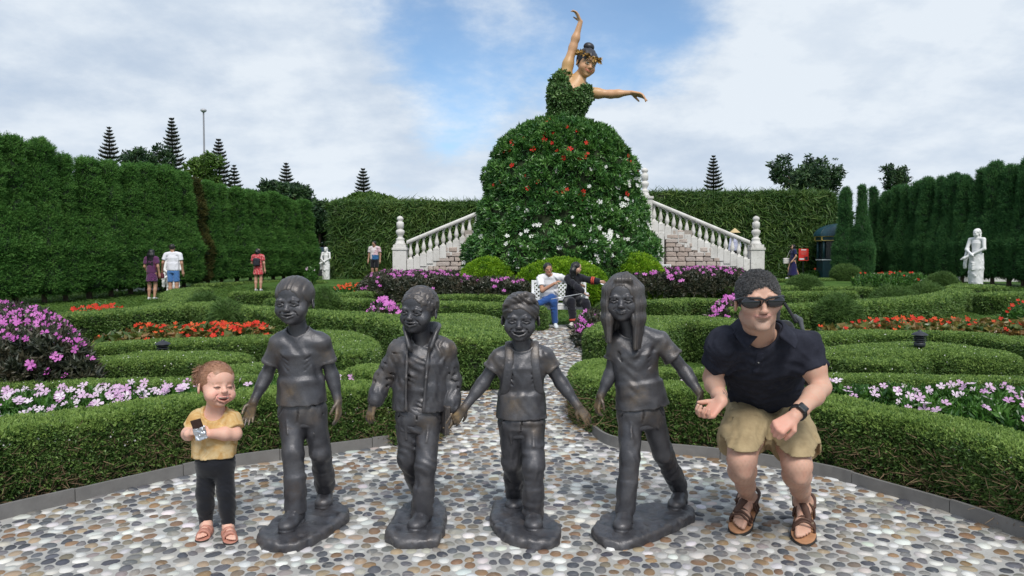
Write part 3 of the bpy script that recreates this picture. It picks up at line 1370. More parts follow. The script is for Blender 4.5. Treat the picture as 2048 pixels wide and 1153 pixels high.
# ================================================================== clipped hedges
def hedge(px, w, h, label, z0=0.0, near=False, closed=False, r=.05, amp=.014, seed=1, res=None, widths=None, dens=1.0, group='clipped knot garden hedges', ground=None):
    """a clipped hedge: px are picture points along the middle of its top"""
    zz = (h + z0) if not near else h - .075
    C = catmull(g2(px, zz), 6, closed)
    W = np.full(len(C), w) if widths is None else np.interp(np.linspace(0, 1, len(C)), np.linspace(0, 1, len(widths)), widths)
    ctr = C.mean(0)
    ctr = C[np.argmin(((C - ctr) ** 2).sum(1))]
    gz = z0
    root = empty('hedge', (ctr[0], ctr[1], gz), label, 'hedge', group)
    res = res or (.04 if near else .065)
    W = W * .9
    lo = np.array([C[:, 0].min() - W.max() / 2 - .15, C[:, 1].min() - W.max() / 2 - .15, gz - .12])
    hi = np.array([C[:, 0].max() + W.max() / 2 + .15, C[:, 1].max() + W.max() / 2 + .15, gz + h + .15])
    g = Grid(lo, hi, res)
    X, Y = g.ax[0][:, None], g.ax[1][None, :]
    D = np.full((len(g.ax[0]), len(g.ax[1])), 9., np.float32)
    for i in range(len(C) - 1):
        a, d = C[i], C[i + 1] - C[i]
        t = np.clip(((X - a[0]) * d[0] + (Y - a[1]) * d[1]) / (d @ d + 1e-9), 0, 1)
        D = np.minimum(D, np.sqrt((X - a[0] - t * d[0]) ** 2 + (Y - a[1] - t * d[1]) ** 2) - (W[i] + (W[i + 1] - W[i]) * t) / 2)
    q1 = D[:, :, None] + r
    q2 = (np.abs(g.ax[2] - (gz + h / 2 - .03)) - (h / 2 + .03))[None, None, :] + r
    g.F[:] = np.sqrt(np.maximum(q1, 0) ** 2 + np.maximum(q2, 0) ** 2) + np.minimum(np.maximum(q1, q2), 0) - r
    g.noise(amp, .30, seed)
    g.noise(amp * .6, .11, seed + 50)
    V, Q = g.surf()
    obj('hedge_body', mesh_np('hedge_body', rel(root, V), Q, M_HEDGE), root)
    rg = np.random.default_rng(seed + 900)
    cam2 = np.array([0, 0, CAMH])

    def facing(P, N):
        return ((N * (cam2 - P)).sum(1) / np.linalg.norm(P - cam2, axis=1) > -.35)

    if near:
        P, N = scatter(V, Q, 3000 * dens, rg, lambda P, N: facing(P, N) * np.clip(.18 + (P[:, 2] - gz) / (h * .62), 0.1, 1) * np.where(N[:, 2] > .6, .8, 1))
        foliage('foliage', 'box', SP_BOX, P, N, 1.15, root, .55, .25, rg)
        P, N = scatter(V, Q, 3800 * dens, rg, lambda P, N: facing(P, N) * np.clip((N[:, 2] - .05) * 1.8, 0.02, 1) * (P[:, 2] > gz + h * .5))
        foliage('lit_young_shoots', 'tip', SP_TIP, P + N * .008, N, 1.15, root, .5, .5, rg)  # pale shoots mostly on top faces: new growth plus painted top light
        P, N = scatter(V, Q, 190, rg, lambda P, N: facing(P, N) * (P[:, 2] > gz + h * .45) * np.clip(np.sin(P[:, 0] * 2.1 + 1) + np.sin(P[:, 1] * 1.7 + P[:, 0]) + .8, .05, 1))
        foliage('tiny_flowers', 'dot', SP_DOT, P + N * .022, N + np.array([0, -.5, .3]), 1.0, root, .6, .0, rg)
        P, N = scatter(V, Q, 650, rg, lambda P, N: facing(P, N) * (P[:, 2] < gz + h * .75) * (N[:, 2] < .6))
        foliage('twigs', 'twig', SP_TWIG, P - N * .02, N, .9, root, .6, .7, rg)
    else:
        dist = np.linalg.norm(ctr)
        s = np.clip(dist / 11, .75, 1.7)
        dn = 1250 * dens / s ** 2
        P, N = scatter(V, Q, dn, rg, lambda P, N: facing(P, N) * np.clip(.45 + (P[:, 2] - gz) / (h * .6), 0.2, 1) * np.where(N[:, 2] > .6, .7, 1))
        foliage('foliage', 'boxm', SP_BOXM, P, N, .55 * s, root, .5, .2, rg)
        P, N = scatter(V, Q, dn * 1.6, rg, lambda P, N: facing(P, N) * np.clip((N[:, 2] - .15) * 1.7, 0.02, 1) * (P[:, 2] > gz + h * .55))
        foliage('lit_young_shoots', 'tipm', SP_TIPM, P + N * .004, N, .52 * s, root, .45, .3, rg)  # same pale top layer, part new growth, part light put into the colour
        if dist < 12:
            P, N = scatter(V, Q, 34, rg, lambda P, N: facing(P, N) * (P[:, 2] > gz + h * .5))
            foliage('tiny_flowers', 'dot', SP_DOT, P + N * .035, N + np.array([0, -.5, .3]), 1.2, root, .6, .0, rg)
    return root


# left of the path
hedge([(-330, 968), (-150, 918), (0, 884), (173, 858), (303, 838), (450, 818), (600, 803), (740, 796), (815, 797), (842, 783), (805, 768), (735, 757)], .44, .39, 'long clipped hedge behind the toddler, lining the pebbles at the front left', near=True, seed=1)
hedge([(-250, 776), (0, 770), (200, 768), (400, 764), (560, 757), (655, 752), (735, 748)], .36, .33, 'low clipped hedge strip behind the pale pink flower bed on the left', seed=2, dens=1.4, res=.045)
hedge([(-200, 745), (-60, 722), (60, 708), (200, 693), (330, 686), (450, 682), (560, 676), (650, 668), (700, 676), (712, 692), (690, 706)], .55, .38, 'curled hedge arm sweeping behind the left garden lamp, rounded end beside the V-neck girl statue', seed=3, dens=1.3)
hedge([(225, 722), (290, 715), (370, 714), (440, 716)], .72, .34, 'short oval hedge mound in front of the left garden lamp', seed=4, dens=1.3)
hedge([(465, 742), (540, 735), (620, 728)], .5, .34, 'hedge arm right of the oval mound, behind the toddler', seed=5, dens=1.3)
hedge([(938, 676), (915, 664), (870, 651), (800, 640), (720, 634), (650, 629), (540, 622), (450, 614), (385, 604), (352, 592), (362, 583), (400, 578)], .8, .5, 'long wavy hedge running behind the bronze children, left of the path', seed=6, widths=[1.25, 1.15, .9, .75, .7, .7, .7, .7, .7, .7])
hedge([(915, 634), (945, 640), (960, 652)], .8, .52, 'rounded hedge hump behind the boy in the jacket, next to the path', seed=7)
hedge([(165, 632), (240, 626), (310, 620), (345, 612)], .9, .45, 'flat topped hedge behind the scarlet flower bed on the left', seed=8)
hedge([(480, 589), (525, 588), (590, 587)], .6, .40, 'straight hedge block behind the head of the V-neck girl statue', seed=9)
hedge([(560, 603), (640, 602), (728, 604)], .7, .40, 'hedge block ending at the small violet flower clump', seed=10)
hedge([(795, 615), (880, 610), (970, 611), (1058, 618)], .75, .40, 'hedge behind the two boy statues, left of the bench', seed=11)
hedge([(640, 594), (720, 589), (800, 583), (900, 584), (990, 585), (1056, 588)], .65, .40, 'hedge in front of the long violet flower band on the left', seed=12)
hedge([(890, 596), (960, 594), (1030, 597)], .7, .40, 'short hedge between the two straight hedges left of the bench', seed=13)
hedge([(400, 572), (500, 566), (590, 563), (640, 566)], .6, .36, 'low hedge nearest the woman in the red dress', seed=14)
# right of the path
hedge([(2350, 1022), (2200, 965), (2048, 919), (1893, 876), (1775, 853), (1660, 829), (1560, 813), (1450, 804), (1330, 796), (1240, 785), (1192, 766), (1200, 748), (1262, 740)], .44, .40, 'long clipped hedge behind the crouching man, lining the pebbles at the front right', near=True, seed=15)
hedge([(1262, 744), (1350, 744), (1450, 748), (1560, 753), (1660, 757), (1850, 760), (2048, 763), (2300, 775)], .36, .33, 'low clipped hedge strip behind the pale pink flower bed on the right', seed=16, dens=1.4, res=.045)
hedge([(1500, 690), (1600, 677), (1700, 670), (1800, 668), (1950, 672), (2060, 686), (2180, 712), (2200, 745)], .5, .38, 'curled hedge arm sweeping behind the right garden lamp', seed=17, dens=1.3)
hedge([(1735, 704), (1800, 697), (1870, 697), (1945, 706)], 1.05, .40, 'broad oval hedge mound in front of the right garden lamp', seed=18, dens=1.3, r=.2)
hedge([(1640, 700), (1690, 712), (1760, 722)], .6, .36, 'low hedge arm at the shoulder of the crouching man', seed=34, dens=1.3)
hedge([(1246, 664), (1268, 650), (1325, 641), (1400, 642), (1470, 648)], .9, .52, 'thick hedge right of the path, behind the long-haired girl statue', seed=19, widths=[1.0, 1.0, .9, .8])
hedge([(1222, 612), (1260, 606), (1318, 607)], .7, .40, 'small hedge just right of the bench', seed=20)
hedge([(1330, 606), (1375, 603), (1420, 605)], .75, .40, 'hedge block left of the violet clump by the crouching man', seed=21)
hedge([(1470, 622), (1560, 618), (1650, 613), (1750, 607), (1840, 599), (1895, 591), (1922, 580), (1925, 571)], .75, .44, 'long bowed hedge right of the head of the crouching man', seed=22)
hedge([(1530, 592), (1610, 589), (1690, 587)], .65, .40, 'hedge row with a tufted shrub at either end on the right', seed=23)
hedge([(1645, 579), (1690, 578), (1738, 580)], .65, .40, 'short hedge block between the tufted shrubs on the right', seed=24)
hedge([(1225, 584), (1300, 579), (1380, 576), (1440, 576), (1485, 579)], .65, .40, 'hedge in front of the violet flower band right of the path', seed=25)
hedge([(1500, 582), (1560, 577), (1620, 574)], .6, .40, 'hedge behind the sunglasses of the crouching man', seed=26)
hedge([(1925, 577), (1955, 574), (1980, 577)], 1.0, .5, 'dark hedge block at the feet of the white statue on the right', seed=27)
hedge([(1990, 592), (2030, 590), (2100, 592)], .9, .45, 'flat hedge at the right edge below the white statue', seed=28)
hedge([(1570, 562), (1680, 559), (1790, 558), (1880, 561)], .8, .42, 'low far hedge strip in front of the right cypress row', seed=29)


def tuft(px, py0, py1, wpx, label, seed):
    """a tufted shrub left to grow loose between the hedges"""
    zt = .72
    c = G(px, py0, zt)
    rx = wpx / 2 * c[1] / FPX
    gz = float(terrain(c[0], c[1]))
    root = empty('tufted_shrub', (c[0], c[1], gz), label, 'shrub', 'loose tufted shrubs between the hedges')
    g = Grid((c[0] - rx - .2, c[1] - rx - .2, gz - .2), (c[0] + rx + .2, c[1] + rx + .2, gz + zt + .2), .06)
    g.ell((c[0], c[1], gz + .28), (rx * .92, rx * .8, zt - .36))
    g.noise(.05, .2, seed)
    V, Q = g.surf()
    obj('shrub_body', mesh_np('shrub_body', rel(root, V), Q, M_HEDGE), root)
    rg = np.random.default_rng(seed)
    P, N = scatter(V, Q, 620, rg)
    foliage('foliage', 'shag', SP_SHAG, P, N, .72, root, .4, .8, rg)


tuft(405, 585, 615, 70, 'tufted shrub below the couple walking away', 61)
tuft(455, 596, 618, 60, 'smaller tufted shrub right of the one below the walking couple', 62)
tuft(650, 576, 598, 52, 'tufted shrub right of the head of the V-neck girl statue', 63)
tuft(1608, 556, 583, 70, 'tufted shrub nearest the head of the crouching man', 64)
tuft(1691, 546, 572, 58, 'tufted shrub below the green kiosk', 65)
tuft(1676, 589, 610, 80, 'flat tufted shrub behind the bowed hedge on the right', 66)
tuft(1788, 572, 603, 88, 'middle tufted shrub behind the bowed hedge on the right', 67)
tuft(1854, 564, 593, 66, 'left one of the overlapping tufted shrubs beside the white statue', 68)
tuft(1884, 554, 586, 62, 'taller one of the overlapping tufted shrubs beside the white statue', 69)
# ================================================================== flower beds
def bed(name, px, z, label, sprig, key, sscale, sdens, flowers, n, group, cat='flower bed', seed=1, mound=.0, fsize=1.0, hmul=1.0, tilt=.4, face=(0, -.5, .3), top=None):
    """a planted bed: px outlines the foliage top (picture corners at height z)"""
    poly = catmull(g2(px, z), 5, True)
    c = poly.mean(0)
    gz = float(terrain(c[0], c[1]))
    root = empty(name, (c[0], c[1], gz), label, cat, group)
    rg = np.random.default_rng(seed)
    lo, hi = poly.min(0), poly.max(0)
    area = (hi - lo).prod()
    P = lo + rg.random((int(area * sdens), 2)) * (hi - lo)
    P = P[inside(P, poly)]

    def lift(P):
        d = np.full(len(P), 9.)
        for i in range(len(poly)):
            a, e = poly[i - 1], poly[i] - poly[i - 1]
            t = np.clip(((P - a) @ e) / (e @ e + 1e-9), 0, 1)
            d = np.minimum(d, np.linalg.norm(P - a - t[:, None] * e, axis=1))
        m = np.clip(d / .35, 0, 1)
        return d, z * (.45 + .55 * m * (2 - m)) + mound * np.clip(d / 1.2, 0, 1)

    d, Z = lift(P)
    rr = rg.random(len(P)) ** .6
    Zt = gz + Z * (.55 + .45 * rr)
    P3 = np.concatenate([P, Zt[:, None]], 1)
    Nn = np.tile([[0, -.25, 1.0]], (len(P), 1)) + np.where(d[:, None] < .15, (P - c)[:, [0, 1, 1]] * [.3, .3, 0], 0)
    foliage('foliage', key, sprig, P3, Nn, sscale, root, .55, .15, rg)
    # stems and soil under it
    P2 = P3.copy()
    P2[:, 2] = gz + (P2[:, 2] - gz) * rg.uniform(.1, .7, len(P2))
    k = rg.random(len(P2)) < .5
    foliage('lower_foliage', key, sprig, P2[k], Nn[k], sscale, root, .7, .0, rg)
    F = lo + rg.random((n * 6, 2)) * (hi - lo)
    F = F[inside(F, poly)]
    # clumped, not even
    w = np.sin(F[:, 0] * 2.3 + seed) + np.sin(F[:, 1] * 3.1 + F[:, 0] * 1.3) + rg.normal(0, 2.2, len(F))
    F = F[np.argsort(-w)[:n]]
    d, Z = lift(F)
    F3 = np.concatenate([F, (gz + Z * hmul + sscale * .045 + rg.uniform(.0, .06, len(F)) * sscale)[:, None]], 1)
    put_flowers(root, F3, np.tile([[0, -.15, .8]], (len(F), 1)), flowers, 'flower', tilt, .8 * fsize, 1.25 * fsize, rg, face)
    return root


GB = 'flower beds in the knot garden'
bed('flower_bed', [(-120, 800), (150, 782), (400, 772), (600, 765), (760, 765), (775, 782), (600, 792), (420, 806), (280, 824), (140, 842), (-60, 868)], .27, 'bed of pale pink impatiens between the front left hedges', SP_BED, 'bed', 1.0, 420, FL_PINK, 230, GB, seed=3, fsize=1.15)
bed('flower_bed', [(1300, 770), (1450, 766), (1640, 770), (1850, 772), (2060, 776), (2330, 800), (2330, 930), (2080, 868), (1900, 838), (1760, 815), (1650, 800), (1500, 790), (1350, 782)], .29, 'bed of pale pink impatiens between the front right hedges', SP_BED, 'bed', 1.0, 420, FL_PINK, 250, GB, seed=4, fsize=1.15)
bed('flower_bed', [(210, 668), (330, 655), (440, 654), (545, 655), (575, 664), (540, 672), (400, 677), (260, 681), (190, 680)], .30, 'bed of red begonias with yellowing leaves behind the left garden lamp', SP_BEG, 'beg', 1.25, 130, FL_ORANGE + FL_RED, 120, GB, seed=5, fsize=1.25)
bed('flower_bed', [(1600, 662), (1680, 650), (1800, 645), (1950, 645), (2120, 648), (2220, 664), (2060, 664), (1850, 662), (1700, 666)], .30, 'bed of red begonias with yellowing leaves behind the right garden lamp', SP_BEG, 'beg', 1.25, 130, FL_ORANGE + FL_RED, 120, GB, seed=6, fsize=1.3)
bed('flower_bed', [(120, 636), (170, 618), (235, 616), (255, 624), (235, 638), (160, 643)], .30, 'clump of scarlet salvias below the left cypress row', SP_BED, 'bed', 1.7, 70, FL_RED, 100, GB, seed=7, fsize=1.35, face=(0, -1, .2))
bed('flowering_bush', [(-160, 650), (-60, 612), (30, 608), (120, 622), (175, 652), (190, 690), (110, 700), (-40, 705), (-200, 712)], .62, 'large dark leaved impatiens bush with violet flowers at the left edge', SP_DARK, 'dark', .85, 420, FL_VIOLET, 290, 'flowering bushes', 'bush', seed=8, mound=.02, fsize=1.15, face=(0, -1.1, .2))
GV = 'long violet flower bands before the stairs'
bed('flower_bed', [(722, 566), (760, 552), (860, 549), (960, 553), (1030, 563), (1062, 574), (1058, 584), (960, 583), (850, 580), (740, 577)], .55, 'long band of violet impatiens left of the bench, below the left staircase', SP_DARK, 'dark', 1.2, 100, FL_VIOLET, 290, GV, seed=9, mound=.1, fsize=1.8, face=(0, -1.1, .2))
bed('flower_bed', [(1225, 572), (1290, 556), (1360, 547), (1440, 548), (1490, 551), (1495, 563), (1440, 572), (1340, 578), (1260, 580)], .55, 'long band of violet impatiens below the right staircase', SP_DARK, 'dark', 1.2, 100, FL_VIOLET, 270, GV, seed=10, mound=.1, fsize=1.8, face=(0, -1.1, .2))
bed('flower_bed', [(736, 612), (765, 603), (795, 607), (800, 617), (765, 622), (738, 622)], .50, 'small clump of violet impatiens between hedges left of the boy in the jacket', SP_DARK, 'dark', 1.5, 60, FL_VIOLET, 70, GB, seed=11, fsize=1.6, face=(0, -1.1, .2))
bed('flower_bed', [(1424, 608), (1450, 599), (1490, 600), (1500, 612), (1460, 619), (1428, 618)], .50, 'small clump of violet impatiens left of the face of the crouching man', SP_DARK, 'dark', 1.5, 60, FL_VIOLET, 70, GB, seed=12, fsize=1.6, face=(0, -1.1, .2))
bed('flower_bed', [(1150, 640), (1168, 618), (1190, 612), (1196, 626), (1180, 645), (1158, 655)], .40, 'small violet impatiens clump at the right end of the white bench', SP_DARK, 'dark', 1.3, 90, FL_VIOLET, 24, GB, seed=13, fsize=1.3, face=(0, -1, .2))
bed('flower_bed', [(672, 584), (720, 578), (785, 576), (790, 584), (730, 590), (680, 592)], .22, 'strip of orange flowers left of the long violet band', SP_BED, 'bed', 1.6, 60, FL_ORANGE, 80, GB, seed=14, fsize=1.7, face=(0, -1, .2))
bed('flower_bed', [(1592, 556), (1640, 550), (1690, 553), (1680, 560), (1620, 561)], .30, 'clump of orange flowers in front of the green kiosk', SP_BED, 'bed', 1.8, 45, FL_ORANGE, 60, GB, seed=15, fsize=2.0, face=(0, -1, .2))
bed('flower_bed', [(1550, 556), (1575, 553), (1596, 554), (1592, 559), (1560, 560)], .25, 'thin strip of red flowers in front of the walking woman in navy', SP_BED, 'bed', 1.8, 45, FL_RED, 50, GB, seed=16, fsize=1.8, face=(0, -1, .2))
bed('flower_bed', [(2010, 612), (2060, 606), (2160, 610), (2160, 622), (2050, 624)], .40, 'scarlet flowers at the right edge below the white statue', SP_BED, 'bed', 1.6, 70, FL_RED, 40, GB, seed=17, fsize=1.4, face=(0, -1, .2))
bed('flower_bed', [(1700, 568), (1800, 563), (1860, 566), (1790, 572)], .40, 'few red flowers behind the tufted shrubs on the right', SP_BED, 'bed', 1.5, 50, FL_RED, 16, GB, seed=18, fsize=1.6, face=(0, -1, .2))
bed('flower_bed', [(606, 548), (618, 534), (634, 536), (634, 552), (622, 562)], .5, 'pale lilac flowering bush beside the far left white statue', SP_BED, 'bed', 1.6, 70, FL_PINK, 110, 'flowering bushes', 'bush', seed=19, fsize=2.6, mound=.2, face=(0, -1, .2))


# low lawn blades in the open ground
def lawn():
    rg = np.random.default_rng(77)
    n = 26000
    y = 6.0 + 22 * rg.random(n) ** .8
    px = rg.uniform(-60, 2108, n)
    x = (px - CX) / FPX * y
    P = np.stack([x, y], 1)
    P = P[~inside(P, PAVE)]
    P3 = np.concatenate([P, terrain(P[:, 0], P[:, 1])[:, None] - .01], 1)
    o = foliage('lawn', 'grass', SP_GRASS, P3, np.tile([[0, 0, 1.0]], (len(P3), 1)), 1.0, None, .2, .3, rg)
    dist = P[:, 1]
    a = o.data.attributes['scl']
    s = (np.clip(dist / 9, .8, 2.6) * rg.uniform(.7, 1.3, len(P)))[:, None] * np.ones((1, 3))
    s[:, 2] *= .6
    a.data.foreach_set('vector', s.astype(np.float32).ravel())


lawn()

# ================================================================== cypress rows
CYP_MESH = {}


def cypress_proto(kind, seed, sprig, key, H=4.6, rb=.58, rt=.27):
    """one columnar cypress: a full skirt below, a narrower rounded column above"""
    root = empty('cypress_tree', (0, 0, 0))
    g = Grid((-1.1, -1.1, .1), (1.1, 1.1, H + .3), .10)
    rg = np.random.default_rng(seed)
    g.econe((0, 0, .35), (0, 0, H * .36), (rb * .95, rb * .95), (rb, rb), k=.2, rnd=.15)
    g.econe((0, 0, H * .34), (0, 0, H * .62), (rb, rb), (rt * 1.25, rt * 1.25), k=.2, rnd=.05)
    g.econe((0, 0, H * .6), (0, 0, H), (rt * 1.22, rt * 1.22), (rt * .9, rt * .9), k=.1, rnd=rt * .75)
    for i in range(9):
        z = rg.uniform(.6, H - .5)
        a = rg.uniform(0, 6.28)
        rr = rb * .8 if z < H * .4 else rt
        g.ell((rr * math.cos(a), rr * math.sin(a), z), (.12, .12, .40), k=.15)
    g.noise(.06, .40, seed)
    g.noise(.045, .17, seed + 5, stretch=(1, 1, 1.6))
    V, Q = g.surf()
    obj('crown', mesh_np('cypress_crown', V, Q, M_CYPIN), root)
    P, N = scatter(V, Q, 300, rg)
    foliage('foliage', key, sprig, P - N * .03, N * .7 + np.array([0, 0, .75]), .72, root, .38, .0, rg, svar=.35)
    t = MB()
    t.tube([(0, 0, -.1), (.02, 0, .4), (0, .02, 1.2)], [.085, .07, .05], 7)
    t.build('trunk', M_BARK, root, True)
    return root


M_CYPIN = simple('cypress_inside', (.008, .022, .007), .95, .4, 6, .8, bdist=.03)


def copy_tree(o, parent=None):
    c = o.copy()
    COL.objects.link(c)
    c.parent = parent
    for ch in list(o.children):
        copy_tree(ch, c)
    return c


CYP = [cypress_proto('a', 1, SP_CYP, 'cyp'), cypress_proto('b', 2, SP_CYP, 'cyp', rb=.54, rt=.30), cypress_proto('c', 3, SP_CYP, 'cyp', rb=.60, rt=.25)]
CYPR_ = [cypress_proto('d', 4, SP_CYPR, 'cypr', rb=.54, rt=.20), cypress_proto('e', 5, SP_CYPR, 'cypr', rb=.58, rt=.18), cypress_proto('f', 6, SP_CYPR, 'cypr', rb=.50, rt=.23)]
CYPDRY = cypress_proto('g', 7, SP_CYPB, 'cypb', rb=.5, rt=.20)
_used = set()


def plant_cypress(proto, x, y, s, h, rz, label, group):
    o = proto if proto.name not in _used else copy_tree(proto)
    _used.add(proto.name)
    o.location = (x, y, float(terrain(x, y)))
    o.rotation_euler = (0, 0, rz)
    o.scale = (s, s, h)
    tag(o, label, 'cypress tree', group)
    return o


rgc = np.random.default_rng(12)
LG, RG_ = 'cypress trees of the left clipped row', 'cypress trees of the right clipped row'
LL = 'tall green cypress in the dense clipped row along the left side'
LR = 'tall dark green cypress in the dense clipped row along the right side'
# the left row, from the picture's edge to its far end
lp = [(-16.6, 17.4), (-14.9, 20.2), (-12.6, 25.8), (-9.75, 34.4)]
ls = catmull(lp, 40)
dl = np.concatenate([[0], np.cumsum(np.linalg.norm(np.diff(ls, axis=0), axis=1))])
nl = int(dl[-1] / .72)
for i, s_ in enumerate(np.linspace(0, dl[-1], nl)):
    x, y = np.interp(s_, dl, ls[:, 0]), np.interp(s_, dl, ls[:, 1])
    top = np.interp(y, [17, 21, 25, 34.5], [5.05, 4.95, 4.62, 4.12])
    if i == int(nl * .60):
        lab, proto = 'browning dry cypress among the green ones of the left row', CYPDRY
    else:
        lab, proto = LL, CYP[i % 3]
    if i == nl - 1:
        lab = 'last cypress of the left row, nearest the far white statue'
    plant_cypress(proto, x + rgc.normal(0, .07), y, rgc.uniform(.92, 1.12), (top - float(terrain(x, y))) / 4.75 * rgc.uniform(.965, 1.035), rgc.uniform(0, 6.28), lab, LG)
rp = [(22.4, 22.6), (20.4, 26.0), (18.9, 30.0), (17.25, 35.4)]
rs = catmull(rp, 40)
dr = np.concatenate([[0], np.cumsum(np.linalg.norm(np.diff(rs, axis=0), axis=1))])
nr_ = int(dr[-1] / .60)
for i, s_ in enumerate(np.linspace(0, dr[-1], nr_)):
    x, y = np.interp(s_, dr, rs[:, 0]), np.interp(s_, dr, rs[:, 1])
    top = np.interp(y, [22, 27, 31, 34.5], [5.75, 5.45, 5.0, 4.75])
    plant_cypress(CYPR_[i % 3], x + rgc.normal(0, .08), y, rgc.uniform(.9, 1.12), (top - float(terrain(x, y))) / 4.75 * rgc.uniform(.955, 1.045), rgc.uniform(0, 6.28), LR, RG_)
for k, (px, pt, Y) in enumerate(((1692, 371, 33.6), (1725, 368, 33.2))):
    p = U(px, pt, Y)
    plant_cypress(CYPR_[k], p[0], Y, .86, (p[2] - .38) / 4.75, 1.0 + k, ('cypress standing free beside the green kiosk', 'second free standing cypress, just right of the one at the green kiosk')[k], RG_)


# ================================================================== fern clad walls behind the stairs
def fern_wall(x0, x1, Y, ztop, label, seed, thick=1.0):
    root = empty('green_wall', ((x0 + x1) / 2, Y, .38), label, 'hedge wall', 'fern covered walls behind the stairs')
    g = Grid((x0 - .3, Y - .4, .2), (x1 + .3, Y + thick + .3, ztop + .4), .14)
    g.box(((x0 + x1) / 2, Y + thick / 2, .2 + ztop / 2), ((x1 - x0) / 2, thick / 2, ztop / 2 + .0), rnd=.12)
    g.noise(.10, .6, seed)
    V, Q = g.surf()
    obj('wall_body', mesh_np('wall_body', rel(root, V), Q, M_HEDGE), root)
    rg = np.random.default_rng(seed)
    P, N = scatter(V, Q, 62, rg, lambda P, N: (N[:, 1] < .5) * 1.0)
    foliage('fern_foliage', 'fern', SP_FERN, P, N + np.array([0, 0, .35]), 1.2, root, .55, .2, rg)
    n = int((x1 - x0) * 26)
    P = np.stack([rg.uniform(x0, x1, n), rg.uniform(Y, Y + thick, n), np.full(n, ztop + .15)], 1)
    w = np.sin(P[:, 0] * 1.7 + seed) + np.sin(P[:, 0] * 4.1) + rg.normal(0, .6, n) > -.5
    foliage('tall_shoots', 'tall', SP_TALL, P[w], np.tile([[0, 0, 1.0]], (w.sum(), 1)), .8, root, .25, .6, rg)


xl0, xl1 = U(664, 500, 35.5)[0], U(1010, 500, 35.5)[0]
fern_wall(xl0, xl1, 35.5, U(700, 413, 35.5)[2] - .1, 'wall clad in green ferns behind the left staircase', 5)
xr0, xr1 = U(1235, 500, 36.5)[0], U(1668, 500, 36.5)[0]
fern_wall(xr0, xr1, 36.5, U(1500, 393, 36.5)[2] - .1, 'wall clad in green ferns behind the right staircase', 6)


# ================================================================== the flower skirt, its ring of lime shrubs
SKX, SKY = U(1122, 515, 24.0)[0], 24.0
SK_PROF = [(560, 192), (540, 199), (515, 198), (490, 191), (460, 176), (420, 162), (380, 155), (340, 147), (310, 134), (288, 115), (272, 92), (261, 66), (252, 44), (246, 34)]


def skirt():
    prof = []
    for py, hw in SK_PROF:
        prof.append(((hw - 15) * SKY / FPX, U(1122, py, SKY)[2]))
    prof.append((.02, prof[-1][1] + .03))
    prof[0] = (prof[0][0], .0)
    # finer profile
    pr = catmull([np.array(p) for p in prof], 4)
    root = empty('flower_skirt', (SKX, SKY, .05), 'giant leafy dome with red flowers above and white ones below, skirt of the dancer', 'topiary skirt')
    seg = 64
    th = np.arange(seg) * 2 * math.pi / seg
    rg = np.random.default_rng(9)
    ph = rg.uniform(0, 6.28, 12)
    V = []
    for r, z in pr:
        f = 1 + .018 * np.sin(3 * th + ph[0] + z) + .014 * np.sin(7 * th + ph[1] + z * 2.2) + .010 * np.sin(13 * th + 4 * z + ph[2])
        V.append(np.stack([SKX + r * f * np.cos(th), SKY + r * f * np.sin(th), np.full(seg, z)], 1))
    V = np.concatenate(V)
    m = len(pr)
    i, j = np.meshgrid(np.arange(m - 1), np.arange(seg), indexing='ij')
    k = (j + 1) % seg
    Q = np.stack([i * seg + j, i * seg + k, (i + 1) * seg + k, (i + 1) * seg + j], -1).reshape(-1, 4)
    obj('skirt_body', mesh_np('skirt_body', rel(root, V), Q, M_HEDGE), root)
    P, N = scatter(V, Q, 105, rg, lambda P, N: np.where(P[:, 1] < SKY + 1.2, 1, .35))
    low = P[:, 2] < 3.6
    # shaggy tiers below: leaves hang in overlapping swags
    lift = rg.uniform(-.02, .16, (len(P), 1)) + .10 * np.sin(P[:, 2:3] * 5.2 + np.sin(np.arctan2(P[:, 1:2] - SKY, P[:, 0:1] - SKX) * 5) * 1.4)
    foliage('foliage', 'skirt', SP_SKIRT, P + N * lift, N * .9 + np.array([0, 0, .15]), .80, root, .5, .0, rg)
    k = (P[:, 2] > 4.5) & (rg.random(len(P)) < .75)
    foliage('young_foliage', 'bed', SP_BED, P[k] + N[k] * .12, N[k], 1.9, root, .4, .3, rg)
    # flowers where the photograph shows them: red on the crown, white below and to the right
    A = (V, Q)
    Pf, Nf = scatter(V, Q, 40, rg, lambda P, N: (P[:, 1] < SKY + .4) * 1.0)
    u = (Pf[:, 0] - SKX)
    z = Pf[:, 2]
    red = (z > 4.2) * (.8) + (z > 3.0) * (z <= 4.4) * .09 + ((np.abs(u - .15) < .4) & (z > 2.8) & (z < 3.4)) * .5
    wht = 1.4 * np.clip((4.0 - z) * .12 + np.clip(u, -1, 2) * .14 + .06, 0, .5) * (z < 4.1) * (z > .9)
    cl = .5 + .5 * np.sin(u * 3.3 + z * 2.1) * np.sin(u * 1.3 - z * 3.7)
    q = rg.random(len(Pf))
    kr = q < red * (.4 + cl) * .33
    kw = (rg.random(len(Pf)) < wht * (.35 + cl) * 1.0) & ~kr
    put_flowers(root, (Pf + Nf * .19)[kr][:110], Nf[kr][:110], FL_BIGRED, 'red_flower', .3, .6, 1.15, rg, (0, -.5, 0))
    put_flowers(root, (Pf + Nf * .19)[kw][:185], Nf[kw][:185], FL_BIGWHITE, 'white_flower', .3, .6, 1.1, rg, (0, -.5, 0))
    print('skirt flowers', kr.sum(), kw.sum())
    return root


skirt()


